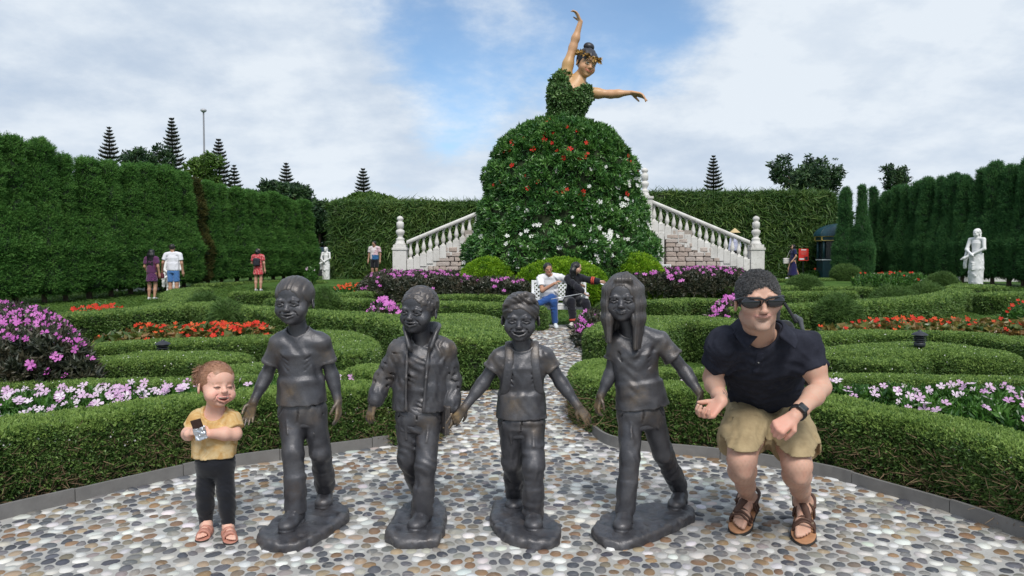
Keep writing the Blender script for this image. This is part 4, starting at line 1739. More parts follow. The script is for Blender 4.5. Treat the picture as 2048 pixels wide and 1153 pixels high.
def lime(px0, px1, pyt, Y, label, seed, zb=.1):
    a, b = U(px0, pyt, Y), U(px1, pyt, Y)
    cx, zt = (a[0] + b[0]) / 2, a[2]
    rx = (b[0] - a[0]) / 2
    gz = float(terrain(cx, Y))
    root = empty('lime_shrub', (cx, Y, gz), label, 'shrub', 'clipped lime green shrubs round the foot of the skirt')
    g = Grid((cx - rx - .2, Y - 1.1, gz - .1), (cx + rx + .2, Y + 1.1, zt + .3), .07)
    g.ell((cx, Y, gz + (zt - gz) * .45), (rx - .06, .78, (zt - gz) * .55 - .04))
    g.noise(.05, .35, seed)
    V, Q = g.surf()
    obj('shrub_body', mesh_np('shrub_body', rel(root, V), Q, M_HEDGE), root)
    rg = np.random.default_rng(seed)
    P, N = scatter(V, Q, 240, rg, lambda P, N: (N[:, 1] < .6) * 1.0)
    foliage('foliage', 'lime', SP_LIME, P, N, 1.25, root, .4, .35, rg)


lime(922, 1030, 517, 21.4, 'clipped lime green shrub at the left foot of the flower skirt', 71)
lime(1030, 1216, 520, 20.6, 'widest clipped lime green shrub, behind the bench couple', 72)
lime(1222, 1326, 511, 21.6, 'clipped lime green shrub at the right foot of the flower skirt', 73)


# ================================================================== trees beyond the garden
def norfolk(px, ptop, pbot, hw, Y, label, seed):
    """a star pine: straight trunk, level whorls of brush like boughs with upturned tips"""
    top = U(px, ptop, Y)
    zb = U(px, pbot, Y)[2]
    x = top[0]
    root = empty('star_pine', (x, Y, 0), label, 'pine tree', 'star pines beyond the hedges')
    rg = np.random.default_rng(seed)
    t = MB()
    t.tube([(0, 0, 0), (.04, 0, top[2] * .5), (0, 0, top[2])], [.16, .11, .015], 8)
    t.build('trunk', M_BARK, root, True)
    R0 = hw * Y / FPX
    zs = []
    z = top[2] - .12
    while z > zb - .4:
        zs.append(z)
        z -= .22 + .09 * (top[2] - z) / (top[2] - zb)
    m = MB()
    tri_V, tri_F, c = [], [], 0
    for w, z in enumerate(zs):
        f = (top[2] - z) / (top[2] - zb)
        L = R0 * (.06 + .94 * f ** .85)
        nb = 9 if f > .15 else 6
        a0 = rg.uniform(0, 6.28)
        for b in range(nb):
            a = a0 + b * 2 * math.pi / nb + rg.uniform(-.15, .15)
            ln = L * rg.uniform(.72, 1.12)
            d = np.array([math.cos(a), math.sin(a), 0])
            s = np.array([-d[1], d[0], 0])
            pts = [d * ln * q + np.array([0, 0, z - .07 * ln * math.sin(q * 2.2) + .34 * ln * q * q]) for q in (0, .3, .6, .85, 1.0)]
            m.tube(pts, [.05, .05, .04, .03, .012], 4, False)
            # needle fringes up and out along the bough
            n = max(4, int(ln / .085))
            for k in range(n):
                q = (k + .6) / n
                p = d * ln * q + np.array([0, 0, z - .07 * ln * math.sin(q * 2.2) + .34 * ln * q * q])
                for sg in (-1, 1):
                    l2 = .34 * (1.15 - .5 * q) * rg.uniform(.8, 1.2) * min(1, .5 + ln)
                    e = s * sg * .75 + d * .45 + np.array([0, 0, .55])
                    e /= np.linalg.norm(e)
                    tri_V += [p - d * .055, p + d * .055, p + e * l2]
                    tri_F.append((c, c + 1, c + 2))
                    c += 3
                e = d * .4 + np.array([0, 0, -.35])
                tri_V += [p - d * .05, p + d * .05, p + e * .12]
                tri_F.append((c, c + 1, c + 2))
                c += 3
    m.build('boughs', M_BARK, root)
    obj('needles', mesh_np('needles', np.array(tri_V), np.array(tri_F), M_PINE, False), root, kind='stuff')


norfolk(218, 254, 322, 21, 52, 'star pine behind the left row, first from the left', 1)
norfolk(343, 236, 350, 28, 50, 'tallest star pine behind the left row, left of the tall lamp post', 2)
norfolk(437, 278, 368, 28, 52, 'star pine just right of the tall lamp post', 3)
norfolk(468, 330, 374, 15, 56, 'smallest star pine, tucked behind the one at the lamp post', 4)
norfolk(572, 326, 396, 25, 54, 'star pine above the far end of the left cypress row', 5)
norfolk(726, 337, 398, 24, 56, 'star pine above the left fern wall', 6)
norfolk(1427, 311, 386, 23, 56, 'star pine above the right fern wall', 7)


def broad(px, pyt, Y, w, label, seed, sprig=None, key='tree', dens=1.0, trunk_lean=0.0, crown_h=.5, gap=.45, zbase=None, group='leafy trees beyond the hedges'):
    """a leafy tree: forked trunk, limbs, leaves in separate clumps"""
    top = U(px, pyt, Y)
    H = top[2]
    W = w * Y / FPX / 2
    gz = .3
    root = empty('leafy_tree', (top[0], Y, gz), label, 'tree', group)
    rg = np.random.default_rng(seed)
    t = MB()
    fork = gz + (H - gz) * (1 - crown_h)
    t.tube([(0, 0, -.1), (trunk_lean * .3, .05, (fork - gz) * .5), (trunk_lean, 0, fork - gz)], [.17, .13, .10], 8)
    P, N = [], []
    nl = 9
    for i in range(nl):
        a = i * 2.4 + rg.uniform(-.4, .4)
        e = np.array([trunk_lean + W * math.cos(a) * rg.uniform(.35, 1.0), W * .8 * math.sin(a) * rg.uniform(.3, 1.0), (fork - gz) + (H - fork) * rg.uniform(.35, .95)])
        s = np.array([trunk_lean, 0, fork - gz])
        mid = s + (e - s) * .5 + np.array([0, 0, .15 * (H - fork)]) + rg.normal(0, .1, 3)
        t.tube([s, mid, e], [.06, .04, .015], 5, False)
        for k in range(4):
            e2 = e + rg.normal(0, .3, 3) * np.array([W * .6, W * .6, (H - fork) * .42])
            e2[2] = min(e2[2], H - gz - .1)
            t.tube([mid + (e - mid) * rg.uniform(.2, .9), e2], [.02, .008], 4, False)
            n = int(34 * dens * max(.4, W))
            r = np.array([W * .26, W * .26, (H - fork) * .15])
            q = rg.normal(0, 1, (n, 3))
            q /= np.linalg.norm(q, axis=1)[:, None]
            P.append(e2 + q * r * rg.uniform(.3, 1.0, (n, 1)))
            N.append(q + np.array([0, 0, .4]))
    t.build('trunk', M_BARK, root, True)
    P, N = np.concatenate(P) + np.array(root.location), np.concatenate(N)
    foliage('crown', key, sprig or SP_TREE, P, N, 1.0, root, .5, .2, rg)


broad(290, 300, 46, 80, 'thin leafy tree left of the tallest star pine', 1, dens=.25, crown_h=.35)
broad(402, 316, 40, 70, 'pale young leafy tree at the foot of the tall lamp post', 2, SP_TREEY, 'treey', .25, crown_h=.3)
broad(604, 385, 46, 60, 'leafy tree behind the end of the left cypress row', 3, dens=.8, crown_h=.6)
broad(640, 418, 44, 95, 'dark bushy tree above the far left pavilion', 4, dens=1.6, crown_h=.8)
broad(560, 372, 50, 110, 'bushy tree below the star pine at the end of the left row', 5, dens=1.0, crown_h=.5)
broad(715, 392, 44, 120, 'pale green leafy crown just above the left fern wall', 6, SP_TREEY, 'treey', 1.6, crown_h=.35)
broad(1600, 318, 48, 110, 'open crowned dark tree above the right fern wall', 7, dens=.26, crown_h=.42)
broad(1640, 330, 47, 60, 'second dark tree, behind the right end of the right fern wall', 8, dens=.3, crown_h=.5)
broad(1786, 326, 48, 46, 'small open tree showing above the right cypress row', 9, dens=.2, crown_h=.35)
broad(1655, 420, 43, 70, 'low tree between the right fern wall and the first free standing cypress', 10, dens=1.2, crown_h=.7)
# ================================================================== stone stairs
def marble_mat():
    t = NT('weathered_marble')
    v = t.objco()
    f = t.noise(1.6, 6, .65, t.pos())
    c = t.ramp(f, [(.25, (.40, .385, .36)), (.5, (.60, .585, .56)), (.78, (.72, .71, .69))])
    st = t.noise(5, 5, .7, t.pos(), 1.0)
    c = t.mix(t.math('MULTIPLY', t.math('GREATER_THAN', st, .60), .35), c, (.24, .215, .185))
    t.bump(t.noise(30, 4, .6), .25, .01)
    return t.set(c, .7, spec=.3)


def rubble_mat():
    t = NT('rubble_stone')
    r = t.rnd()
    c = t.ramp(r, [(0, (.40, .325, .285)), (.35, (.52, .435, .38)), (.6, (.46, .41, .38)), (.85, (.58, .50, .45)), (1, (.36, .31, .29))])
    c = t.mix(t.math('MULTIPLY', t.noise(9, 5, .65), .6), c, (.30, .245, .215))
    t.bump(t.noise(14, 5, .7), .9, .03)
    return t.set(c, .85, spec=.2)


M_MARBLE, M_RUBBLE = marble_mat(), rubble_mat()
M_JOINT = simple('stone_joint', (.30, .265, .235), .95, .25, 8)
STY = 30.0            # front of the stairs
AX = U(1156, 515, STY)[0]
SZ = STY / FPX


def finial(m, x, y, z, s=1.0):
    p = [(.20, 0), (.20, .05), (.165, .07), (.165, .12), (.14, .14), (.15, .18), (.16, .22), (.10, .26), (.09, .30), (.13, .38), (.165, .46), (.15, .52), (.10, .56), (.085, .585), (.13, .62), (.135, .75), (.13, .82), (.085, .85), (.075, .87), (.12, .92), (.125, .97), (.09, 1.02), (.03, 1.055), (.0, 1.06)]
    m.lathe([(r * s, h * s) for r, h in p], 16, (x, y, z))


_BAL = None


def baluster_mesh():
    m = MB()
    m.box((-.075, -.075, 0), (.075, .075, .06))
    m.box((-.075, -.075, .66), (.075, .075, .72))
    m.lathe([(.055, .06), (.045, .09), (.06, .13), (.085, .20), (.088, .26), (.07, .36), (.045, .47), (.038, .54), (.05, .58), (.055, .60), (.045, .63), (.055, .66)], 12)
    return m.mesh('baluster', M_MARBLE, False)


def stairs(sg, label):
    """sg=-1 the left flight, +1 the right one"""
    ox = AX + sg * (1511 - 1156) * SZ                     # foot post
    ix = AX + sg * (1288 - 1156) * SZ                     # head post
    z0 = .36
    z_foot = U(0, 490, STY)[2]                              # top of foot post block
    z_head = U(0, 394, STY)[2]
    root = empty('stone_staircase', ((ox + ix) / 2, STY, z0), label, 'staircase', 'curved double staircase of pale stone')
    W = .275
    L = lambda P: rel(root, P)

    def B(name, lo, hi, mat=M_MARBLE, bevel=.012):
        lo, hi = np.minimum(lo, hi), np.maximum(lo, hi)
        return MB().box(L(lo), L(hi)).build(name, mat, root, bevel=bevel)

    # foot post
    p = MB()
    p.box(L((ox - W - .07, STY - W - .07, z0 - .15)), L((ox + W + .07, STY + W + .07, z0 + .30)))
    p.box(L((ox - W - .03, STY - W - .03, z0 + .30)), L((ox + W + .03, STY + W + .03, z0 + .37)))
    p.box(L((ox - W, STY - W, z0 + .37)), L((ox + W, STY + W, z_foot - .22)))
    p.box(L((ox - W - .03, STY - W - .03, z_foot - .22)), L((ox + W + .03, STY + W + .03, z_foot - .12)))
    p.box(L((ox - W + .02, STY - W + .02, z_foot - .12)), L((ox + W - .02, STY + W - .02, z_foot)))
    p.build('foot_post', M_MARBLE, root, bevel=.015)
    f = MB()
    finial(f, *L(np.array([ox, STY, z_foot]))[:3], 1.10)
    f.build('finial', M_MARBLE, root, True)
    p = MB()
    p.box(L((ix - W, STY - W, z_head - 1.35)), L((ix + W, STY + W, z_head - .1)))
    p.box(L((ix - W - .04, STY - W - .04, z_head - .1)), L((ix + W + .04, STY + W + .04, z_head)))
    p.box(L((ix - W - .04, STY - W - .04, z_head - 1.42)), L((ix + W + .04, STY + W + .04, z_head - 1.35)))
    p.build('head_post', M_MARBLE, root, bevel=.015)
    f = MB()
    finial(f, *L(np.array([ix, STY, z_head]))[:3], 1.10)
    f.build('finial', M_MARBLE, root, True)
    # the sloping rail
    a = np.array([ox - sg * W, STY, U(0, 484, STY)[2] - .05])
    b = np.array([ix + sg * W, STY, U(0, 403, STY)[2] - .05])
    d = b - a
    prof = [(-.14, -.045), (-.16, .0), (-.16, .05), (-.11, .10), (.11, .10), (.16, .05), (.16, .0), (.14, -.045)]
    V = []
    for e in (a, b):
        V += [(e[0], e[1] + u, e[2] + v) for u, v in prof]
    n = len(prof)
    F = [(i, (i + 1) % n, n + (i + 1) % n, n + i) for i in range(n)]
    m = MB()
    m.raw(L(np.array(V)), F)
    m.T.append(np.array([(0, i, i + 1) for i in range(1, n - 1)] + [(n, n + i + 1, n + i) for i in range(1, n - 1)]))
    me = m.mesh('hand_rail', M_MARBLE)
    bm = bmesh.new()
    bm.from_mesh(me)
    bmesh.ops.recalc_face_normals(bm, faces=bm.faces[:])
    bm.to_mesh(me)
    bm.free()
    obj('hand_rail', me, root)
    # balusters on stepped blocks
    global _BAL
    if _BAL is None:
        _BAL = baluster_mesh()
    nb = 15
    for i in range(nb):
        t = (i + .55) / nb
        x = a[0] + d[0] * t
        zr = a[2] + d[2] * t - .045
        o = obj('baluster', _BAL, root)
        hb = .66
        o.location = tuple(L(np.array([x, STY, zr - hb])))
        o.scale = (1, 1, hb / .72 * 1.03)
        half = abs(d[0]) / nb / 2 - .003
        # fascia block under the baluster: a course of the stepped string
        B('string_block', (x - half, STY - .20, zr - hb - .52), (x + half, STY + .22, zr - hb))
        # the tread behind it
        B('step', (x - half, STY + .225, z0 - .05), (x + half, STY + 2.4, zr - hb - .02), bevel=.008)
    # stone facing: stepped marble panels, then rubble courses
    tiers = [(461, 1364), (478, 1382), (495, 1420), (514, 1438), (533, 1455), (551, 1470)]
    X = lambda px: AX + sg * (px - 1156) * SZ
    xin = X(1330)
    rail_under = lambda x: a[2] + d[2] * ((x - a[0]) / d[0]) - .045 - .66 - .52
    rg = np.random.default_rng(31 if sg > 0 else 32)
    zt = U(0, tiers[0][0], STY)[2]
    for k in range(len(tiers) - 1):
        z1, z2 = U(0, tiers[k][0], STY)[2], U(0, tiers[k + 1][0], STY)[2]
        xs = X(tiers[k + 1][1] if k else 1364)
        xs = X(tiers[k][1]) if k == 0 else X(tiers[k][1])
        # marble beyond the rubble in this tier
        xe = ox - sg * (W + .01)
        # top follows the string: split in blocks
        x = xs
        while (xe - x) * sg > .05:
            w = min(.62, abs(xe - x))
            x2 = x + sg * w
            top = min(rail_under((x + x2) / 2) + .25, z1 - .004)
            if top > z2 + .03:
                B('facing_block', (min(x, x2) + .003, STY - .165, z2), (max(x, x2) - .003, STY + .2, top), bevel=.006)
            x = x2
        # rubble stones
        nrow = 2
        for r_ in range(nrow):
            za, zb = z2 + (z1 - z2) * r_ / nrow, z2 + (z1 - z2) * (r_ + 1) / nrow
            x = xin
            while (xs - x) * sg > .04:
                w = min(rg.uniform(.22, .52), abs(xs - x))
                if abs(xs - x) - w < .12:
                    w = abs(xs - x)
                x2 = x + sg * w
                o = obj('stone', STONES[int(rg.integers(len(STONES)))], root)
                o.location = tuple(L(np.array([(x + x2) / 2, STY - .10, (za + zb) / 2])))
                o.scale = (w / 2 - .008, .10 + rg.uniform(-.015, .03), (zb - za) / 2 - .008)
                x = x2
    B('joint_bed', (xin, STY - .13, z0 - .1), (X(1455), STY + .19, U(0, 534, STY)[2]), M_JOINT, 0)
    B('joint_bed', (xin, STY - .128, U(0, 533, STY)[2]), (X(1382), STY + .192, zt - .01), M_JOINT, 0)
    # upper wall between rubble and string
    x = xin
    B('facing_block', (min(X(1322), X(1364)), STY - .17, zt + .004), (max(X(1322), X(1364)), STY + .2, min(rail_under(X(1345)) + .45, zt + 1)), bevel=.006)
    # pilaster at the inner end, the landing behind
    B('pilaster', (min(X(1280), X(1326)), STY - .22, z0 - .1), (max(X(1280), X(1326)), STY + .2, z_head - 1.46), bevel=.01)
    B('landing', (min(X(1160), X(1279)), STY - .1, z0 - .1), (max(X(1160), X(1279)), STY + 2.4, z_head - 1.0), bevel=.01)
    return root


def stone_mesh(seed):
    bm = bmesh.new()
    bmesh.ops.create_cube(bm, size=2)
    bmesh.ops.bevel(bm, geom=bm.edges[:], offset=.22, segments=1, affect='EDGES')
    rg = np.random.default_rng(seed)
    for v in bm.verts:
        v.co += Vector(rg.normal(0, .06, 3))
    me = bpy.data.meshes.new('stone')
    bm.to_mesh(me)
    bm.free()
    me.materials.append(M_RUBBLE)
    return me


STONES = [stone_mesh(s) for s in range(4)]
stairs(-1, 'pale stone staircase with balustrade rising to the right, left of the flower skirt')
stairs(1, 'pale stone staircase with balustrade rising to the left, right of the flower skirt')

# ================================================================== bench
M_WPAINT = simple('white_paint', (.74, .75, .76), .4, .05, 20, .1)


def bench(px0, px1, Y, label, yaw=0.0, scale=1.0):
    a, b = U(px0, 655, Y), U(px1, 655, Y)
    cx, w = (a[0] + b[0]) / 2, (b[0] - a[0])
    z = float(terrain(cx, Y))
    root = empty('garden_bench', (cx, Y, z), label, 'bench', 'white garden benches', yaw)
    h = w / 2
    for s in (-1, 1):
        x = s * (h - .03)
        MB().box((x - .03, .40, 0), (x + .03, .46, .92)).build('rear_leg', M_WPAINT, root, bevel=.006)
        MB().box((x - .03, -.06, 0), (x + .03, 0, .64)).build('front_leg', M_WPAINT, root, bevel=.006)
        MB().box((x - .035, -.08, .642), (x + .035, .398, .68)).build('arm_rest', M_WPAINT, root, bevel=.006)
    for i in range(5):
        y = -.05 + i * .092
        MB().box((-h + .064, y, .42), (h - .064, y + .078, .45)).build('seat_slat', M_WPAINT, root, bevel=.004)
    MB().box((-h + .062, -.045, .34), (h - .062, -.015, .415)).build('apron', M_WPAINT, root, bevel=.004)
    for zz in (.50, .87):
        MB().box((-h + .062, .41, zz), (h - .062, .45, zz + .05)).build('back_rail', M_WPAINT, root, bevel=.004)
    # diamond lattice of the back
    z0_, z1_ = .552, .868
    hh = z1_ - z0_
    n = int(2 * h / .085)
    for s in (-1, 1):
        for i in range(-4, n + 4):
            x0 = -h + .065 + i * .085
            x1 = x0 + s * hh
            xa, xb = x0, x1
            za, zb = z0_, z1_
            lo, hi = -h + .066, h - .066
            # clip to the frame
            pts = []
            for t in np.linspace(0, 1, 33):
                x = xa + (xb - xa) * t
                if lo <= x <= hi:
                    pts.append((x, za + (zb - za) * t))
            if len(pts) < 4:
                continue
            (xa, za), (xb, zb) = pts[0], pts[-1]
            dx, dz = xb - xa, zb - za
            L_ = math.hypot(dx, dz)
            nx, nz = -dz / L_ * .013, dx / L_ * .013
            y = .424 if s > 0 else .433
            V = [(xa + nx, y, za + nz), (xa - nx, y, za - nz), (xb - nx, y, zb - nz), (xb + nx, y, zb + nz)]
            V += [(p[0], y + .008, p[2]) for p in V]
            MB().raw(V, [(0, 1, 2, 3), (7, 6, 5, 4), (0, 4, 5, 1), (1, 5, 6, 2), (2, 6, 7, 3), (3, 7, 4, 0)]).build('lattice_slat', M_WPAINT, root)
    return root


BENCH = bench(1064, 1176, 15.0, 'white lattice backed garden bench with a couple on it')
bench(1322, 1346, 27.0, 'end of a white bench beside the right lime shrub')
M_BROWN = simple('brown_bench_wood', (.14, .075, .06), .7, .2, 20)


# ================================================================== garden lamps
M_LAMP = simple('lamp_black', (.018, .021, .028), .5, .2, 30, .1)


def garden_lamp(px, pyb, Y, label):
    p = U(px, pyb, Y)
    root = empty('garden_lamp', (p[0], p[1], p[2] - .38), label, 'garden lamp', 'low black garden lamps in the hedges')
    z = .38
    MB().lathe([(.018, 0), (.018, z)], 10).build('stem', M_LAMP, root, True)
    MB().lathe([(.05, z), (.058, z + .015), (.058, z + .045), (.052, z + .05)], 20).build('collar', M_LAMP, root, True)
    for i in range(3):
        zz = z + .056 + i * .022
        MB().lathe([(.046, zz), (.064, zz + .004), (.064, zz + .012), (.046, zz + .016)], 20).build('louvre', M_LAMP, root)
    MB().lathe([(.05, z + .124), (.082, z + .126), (.080, z + .134), (.055, z + .152), (.02, z + .166), (.014, z + .178), (0, z + .18)], 24).build('cap', M_LAMP, root)


garden_lamp(326, 712, 8.15, 'low black louvred garden lamp in the left hedge, behind the toddler')
garden_lamp(1839, 694, 7.9, 'low black louvred garden lamp in the right hedge mound')

# ================================================================== far furniture
M_TEAL = simple('kiosk_dark_teal', (.010, .050, .062), .5, .2, 6)
M_TEALR = simple('kiosk_roof_teal', (.014, .060, .080), .45, .3, 8)
M_GOLD = simple('gold_trim', (.55, .40, .12), .45, .15, 20)
M_DARK = simple('dark_interior', (.012, .014, .016), .6, .2, 10)
M_GLASS = simple('kiosk_glass', (.02, .03, .035), .12, .2, 4)
M_NOTICE = simple('white_notice', (.7, .72, .74), .6, .05, 10)
M_SIGNRED = simple('sign_red', (.60, .030, .022), .5, .12, 12)


def kiosk():
    Y = 35.2
    c = U(1676, 515, Y)
    zb = .38
    root = empty('kiosk', (c[0], Y, zb), 'dark teal domed kiosk with a gold trimmed frieze beside the right cypresses', 'kiosk')
    r = .92
    z = lambda py: U(0, py, Y)[2] - zb
    seg = 8

    def octa(name, r0, za, r1, zb_, mat):
        th = (np.arange(seg) + .5) * 2 * math.pi / seg
        V = [(q * math.cos(t), q * math.sin(t), h) for q, h in ((r0, za), (r1, zb_)) for t in th]
        m = MB().raw(V, [(i, (i + 1) % seg, seg + (i + 1) % seg, seg + i) for i in range(seg)])
        m.T.append(np.array([(0, i + 1, i) for i in range(1, seg - 1)] + [(seg, seg + i, seg + i + 1) for i in range(1, seg - 1)]))
        return m.build(name, mat, root)

    octa('base', r * 1.02, -.1, r * 1.02, z(521), M_TEAL)
    octa('counter', r * 1.08, z(521), r * 1.08, z(519), M_NOTICE)
    octa('interior', r * .80, z(519), r * .80, z(483), M_DARK)
    th = (np.arange(seg) + .5) * 2 * math.pi / seg
    for t in th:
        MB().lathe([(.06, z(519)), (.06, z(483))], 8, (r * .97 * math.cos(t), r * .97 * math.sin(t), 0)).build('post', M_TEAL, root, True)
    for i in range(seg):
        a = np.array([math.cos(th[i]), math.sin(th[i])]) * r * .9
        b = np.array([math.cos(th[(i + 1) % seg]), math.sin(th[(i + 1) % seg])]) * r * .9
        V = [(*a, z(518.5)), (*b, z(518.5)), (*b, z(483.5)), (*a, z(483.5))]
        V += [(x * .985, y * .985, q) for x, y, q in V]
        MB().raw(V, [(0, 1, 2, 3), (7, 6, 5, 4), (0, 4, 5, 1), (1, 5, 6, 2), (2, 6, 7, 3), (3, 7, 4, 0)]).build('window_pane', M_GLASS, root)
    octa('frieze', r * 1.08, z(483), r * 1.10, z(473), M_TEAL)
    octa('gold_band', r * 1.13, z(474.6), r * 1.13, z(473), M_GOLD)
    octa('gold_band', r * 1.11, z(482.6), r * 1.11, z(481), M_GOLD)
    for t in th:
        MB().box((r * 1.11 * math.cos(t) - .03, r * 1.11 * math.sin(t) - .03, z(481)), (r * 1.11 * math.cos(t) + .03, r * 1.11 * math.sin(t) + .03, z(474.6))).build('gold_post', M_GOLD, root)
    prof = []
    for k in range(9):
        q = k / 8 * math.pi / 2
        prof.append((r * 1.16 * math.cos(q) + .02, z(473) + (z(449) - z(473)) * math.sin(q)))
    MB().lathe(prof, 16).build('dome', M_TEALR, root)
    for k in range(8):
        a = (k + .5) * math.pi / 4
        MB().tube([(p[0] * 1.005 * math.cos(a), p[0] * 1.005 * math.sin(a), p[1] + .01) for p in prof], .018, 5).build('dome_rib', M_TEAL, root)
    MB().box((-.25, -r * .93, z(495)), (.28, -r * .91, z(485))).build('notice', M_NOTICE, root)
    return root


kiosk()


def red_sign():
    Y = 35.8
    a, b = U(1597, 522, Y), U(1617, 498, Y)
    root = empty('sign', ((a[0] + b[0]) / 2, Y, .38), 'red notice board on a stand behind the woman in navy', 'sign')
    w = (b[0] - a[0]) / 2
    z0, z1 = a[2] - .38, b[2] - .38
    MB().box((-w, -.02, z0), (w, .02, z1)).build('board', M_SIGNRED, root, bevel=.004)
    MB().box((-w * .52, -.026, z1 - .075), (w * .52, -.021, z1 - .03)).build('heading_print', M_NOTICE, root)
    for k in range(3):
        MB().box((-w * (.62 - .08 * k), -.026, z1 - .16 - k * .055), (w * (.62 - .08 * k), -.021, z1 - .142 - k * .055)).build('text_print', simple('sign_text', (.62, .2, .18), .6, .1, 10), root)
    MB().box((-w * .85, -.026, z0 + .05), (w * .1, -.021, z0 + .12)).build('picture_print', M_NOTICE, root)
    MB().box((w * .3, -.026, z0 + .04), (w * .85, -.021, z0 + .2)).build('picture_print', M_DARK, root)
    MB().box((w * .02, -.026, z0 + .13), (w * .2, -.021, z0 + .2)).build('picture_print', M_DARK, root)
    MB().tube([(0, .03, 0), (0, .03, z0 + .1)], .018, 8).build('stand_pole', M_LAMP, root)
    MB().lathe([(.22, 0), (.22, .02), (.03, .04)], 16).build('stand_base', M_LAMP, root)
    MB().tube([(-.14, .0, z1 - .01), (-.1, 0, z1 + .09), (.0, 0, z1 + .13), (.1, 0, z1 + .09), (.14, 0, z1 - .01)], .012, 6).build('top_hoop', M_LAMP, root)


red_sign()


def lamp_post():
    Y = 48.0
    p = U(407, 222, Y)
    root = empty('lamp_post', (p[0], Y, .3), 'tall thin lamp post with a round head above the left cypress row', 'lamp post')
    h = p[2] - .3
    MB().tube([(0, 0, 0), (0, 0, h)], [.085, .05], 10).build('pole', simple('grey_metal', (.16, .17, .19), .5, .1, 10), root, True)
    MB().lathe([(.05, h - .12), (.12, h - .08), (.20, h), (.17, h + .09), (.08, h + .14), (0, h + .15)], 16).build('lamp_head', simple('lamp_head_grey', (.38, .39, .42), .4, .1, 10), root, True)


lamp_post()


def pavilion():
    Y = 40.0
    a, b = U(606, 517, Y), U(668, 495, Y)
    root = empty('pavilion', ((a[0] + b[0]) / 2, Y + .8, .38), 'low dark blue stall awning between the left cypress row and the fern wall', 'stall')
    w = (b[0] - a[0]) / 2
    z0, z1 = a[2] - .38, b[2] - .38
    mt = simple('awning_navy', (.018, .040, .065), .7, .2, 8)
    MB().box((-w, -.8, z0), (w, .8, z1)).build('awning', mt, root, bevel=.03)
    for sx in (-1, 1):
        for sy in (-1, 1):
            MB().box((sx * (w - .06) - .03, sy * .7 - .03, 0), (sx * (w - .06) + .03, sy * .7 + .03, z0)).build('post', M_LAMP, root)
    MB().box((-w + .1, -.5, 0), (w - .1, .6, z0 * .5)).build('counter', M_DARK, root)


pavilion()


def white_wall():
    """pale things glimpsed under the trees"""
    for i, (px, py, w, Y) in enumerate(((200, 606, 70, 26), (2005, 580, 60, 31), (1870, 574, 90, 33))):
        p = U(px, py, Y)
        hw = w * Y / FPX / 2
        root = empty('low_wall', (p[0], Y + .6, 0), ('pale low wall glimpsed under the left cypress row', 'pale low wall glimpsed between the trunks at the right edge', 'pale low wall glimpsed under the right cypress row, left of the white statue')[i], 'wall', 'pale low walls behind the cypress rows')
        MB().box((-hw * 3, -.1, -.1), (hw * 3, .1, .62)).build('wall_face', simple('pale_render', (.6, .6, .6), .8, .1, 3), root)
        MB().box((-hw * 3 - .03, -.13, .62), (hw * 3 + .03, .13, .68)).build('coping', M_MARBLE, root)


white_wall()
# ================================================================== figures
def rot3(yaw=0.0, pitch=0.0, roll=0.0):
    """head frame: columns right, back, up; yaw>0 turns the face to the right of the picture, pitch>0 nods down"""
    a, b, c = R(yaw), R(pitch), R(roll)
    Rz = np.array([[math.cos(a), -math.sin(a), 0], [math.sin(a), math.cos(a), 0], [0, 0, 1]])
    Rx = np.array([[1, 0, 0], [0, math.cos(b), -math.sin(b)], [0, math.sin(b), math.cos(b)]])
    Ry = np.array([[math.cos(c), 0, math.sin(c)], [0, 1, 0], [-math.sin(c), 0, math.cos(c)]])
    return Rz @ Ry @ Rx


def unit(v):
    v = np.asarray(v, float)
    return v / (np.linalg.norm(v) + 1e-9)


def lerp(a, b, t):
    return np.asarray(a) * (1 - t) + np.asarray(b) * t


class Head:
    def __init__(self, C, H, yaw=0, pitch=0, roll=0, w=1.0):
        self.C, self.H, self.M, self.S = np.asarray(C, float), H, rot3(yaw, pitch, roll), np.array([w, 1, 1])

    def p(self, x, y, z):
        return self.C + self.M @ (np.array([x, y, z]) * self.S * self.H)

    def loc(self, V):
        return (np.asarray(V) - self.C) @ self.M / self.H / self.S

    def E(self, g, c, r, k=.04, op='+', rot=None):
        M = self.M if rot is None else self.M @ rot
        g.ell(self.p(*c), np.array(r) * self.S * self.H, M, k * self.H, op)

    def K(self, g, pts, rs, k=.03, op='+'):
        P = [self.p(*q) for q in pts]
        rs = [r * self.H for r in (rs if hasattr(rs, '__len__') else [rs] * len(pts))]
        g.chain(P, rs, k * self.H, op)

    def box(self):
        return self.C - .62 * self.H, self.C + .62 * self.H


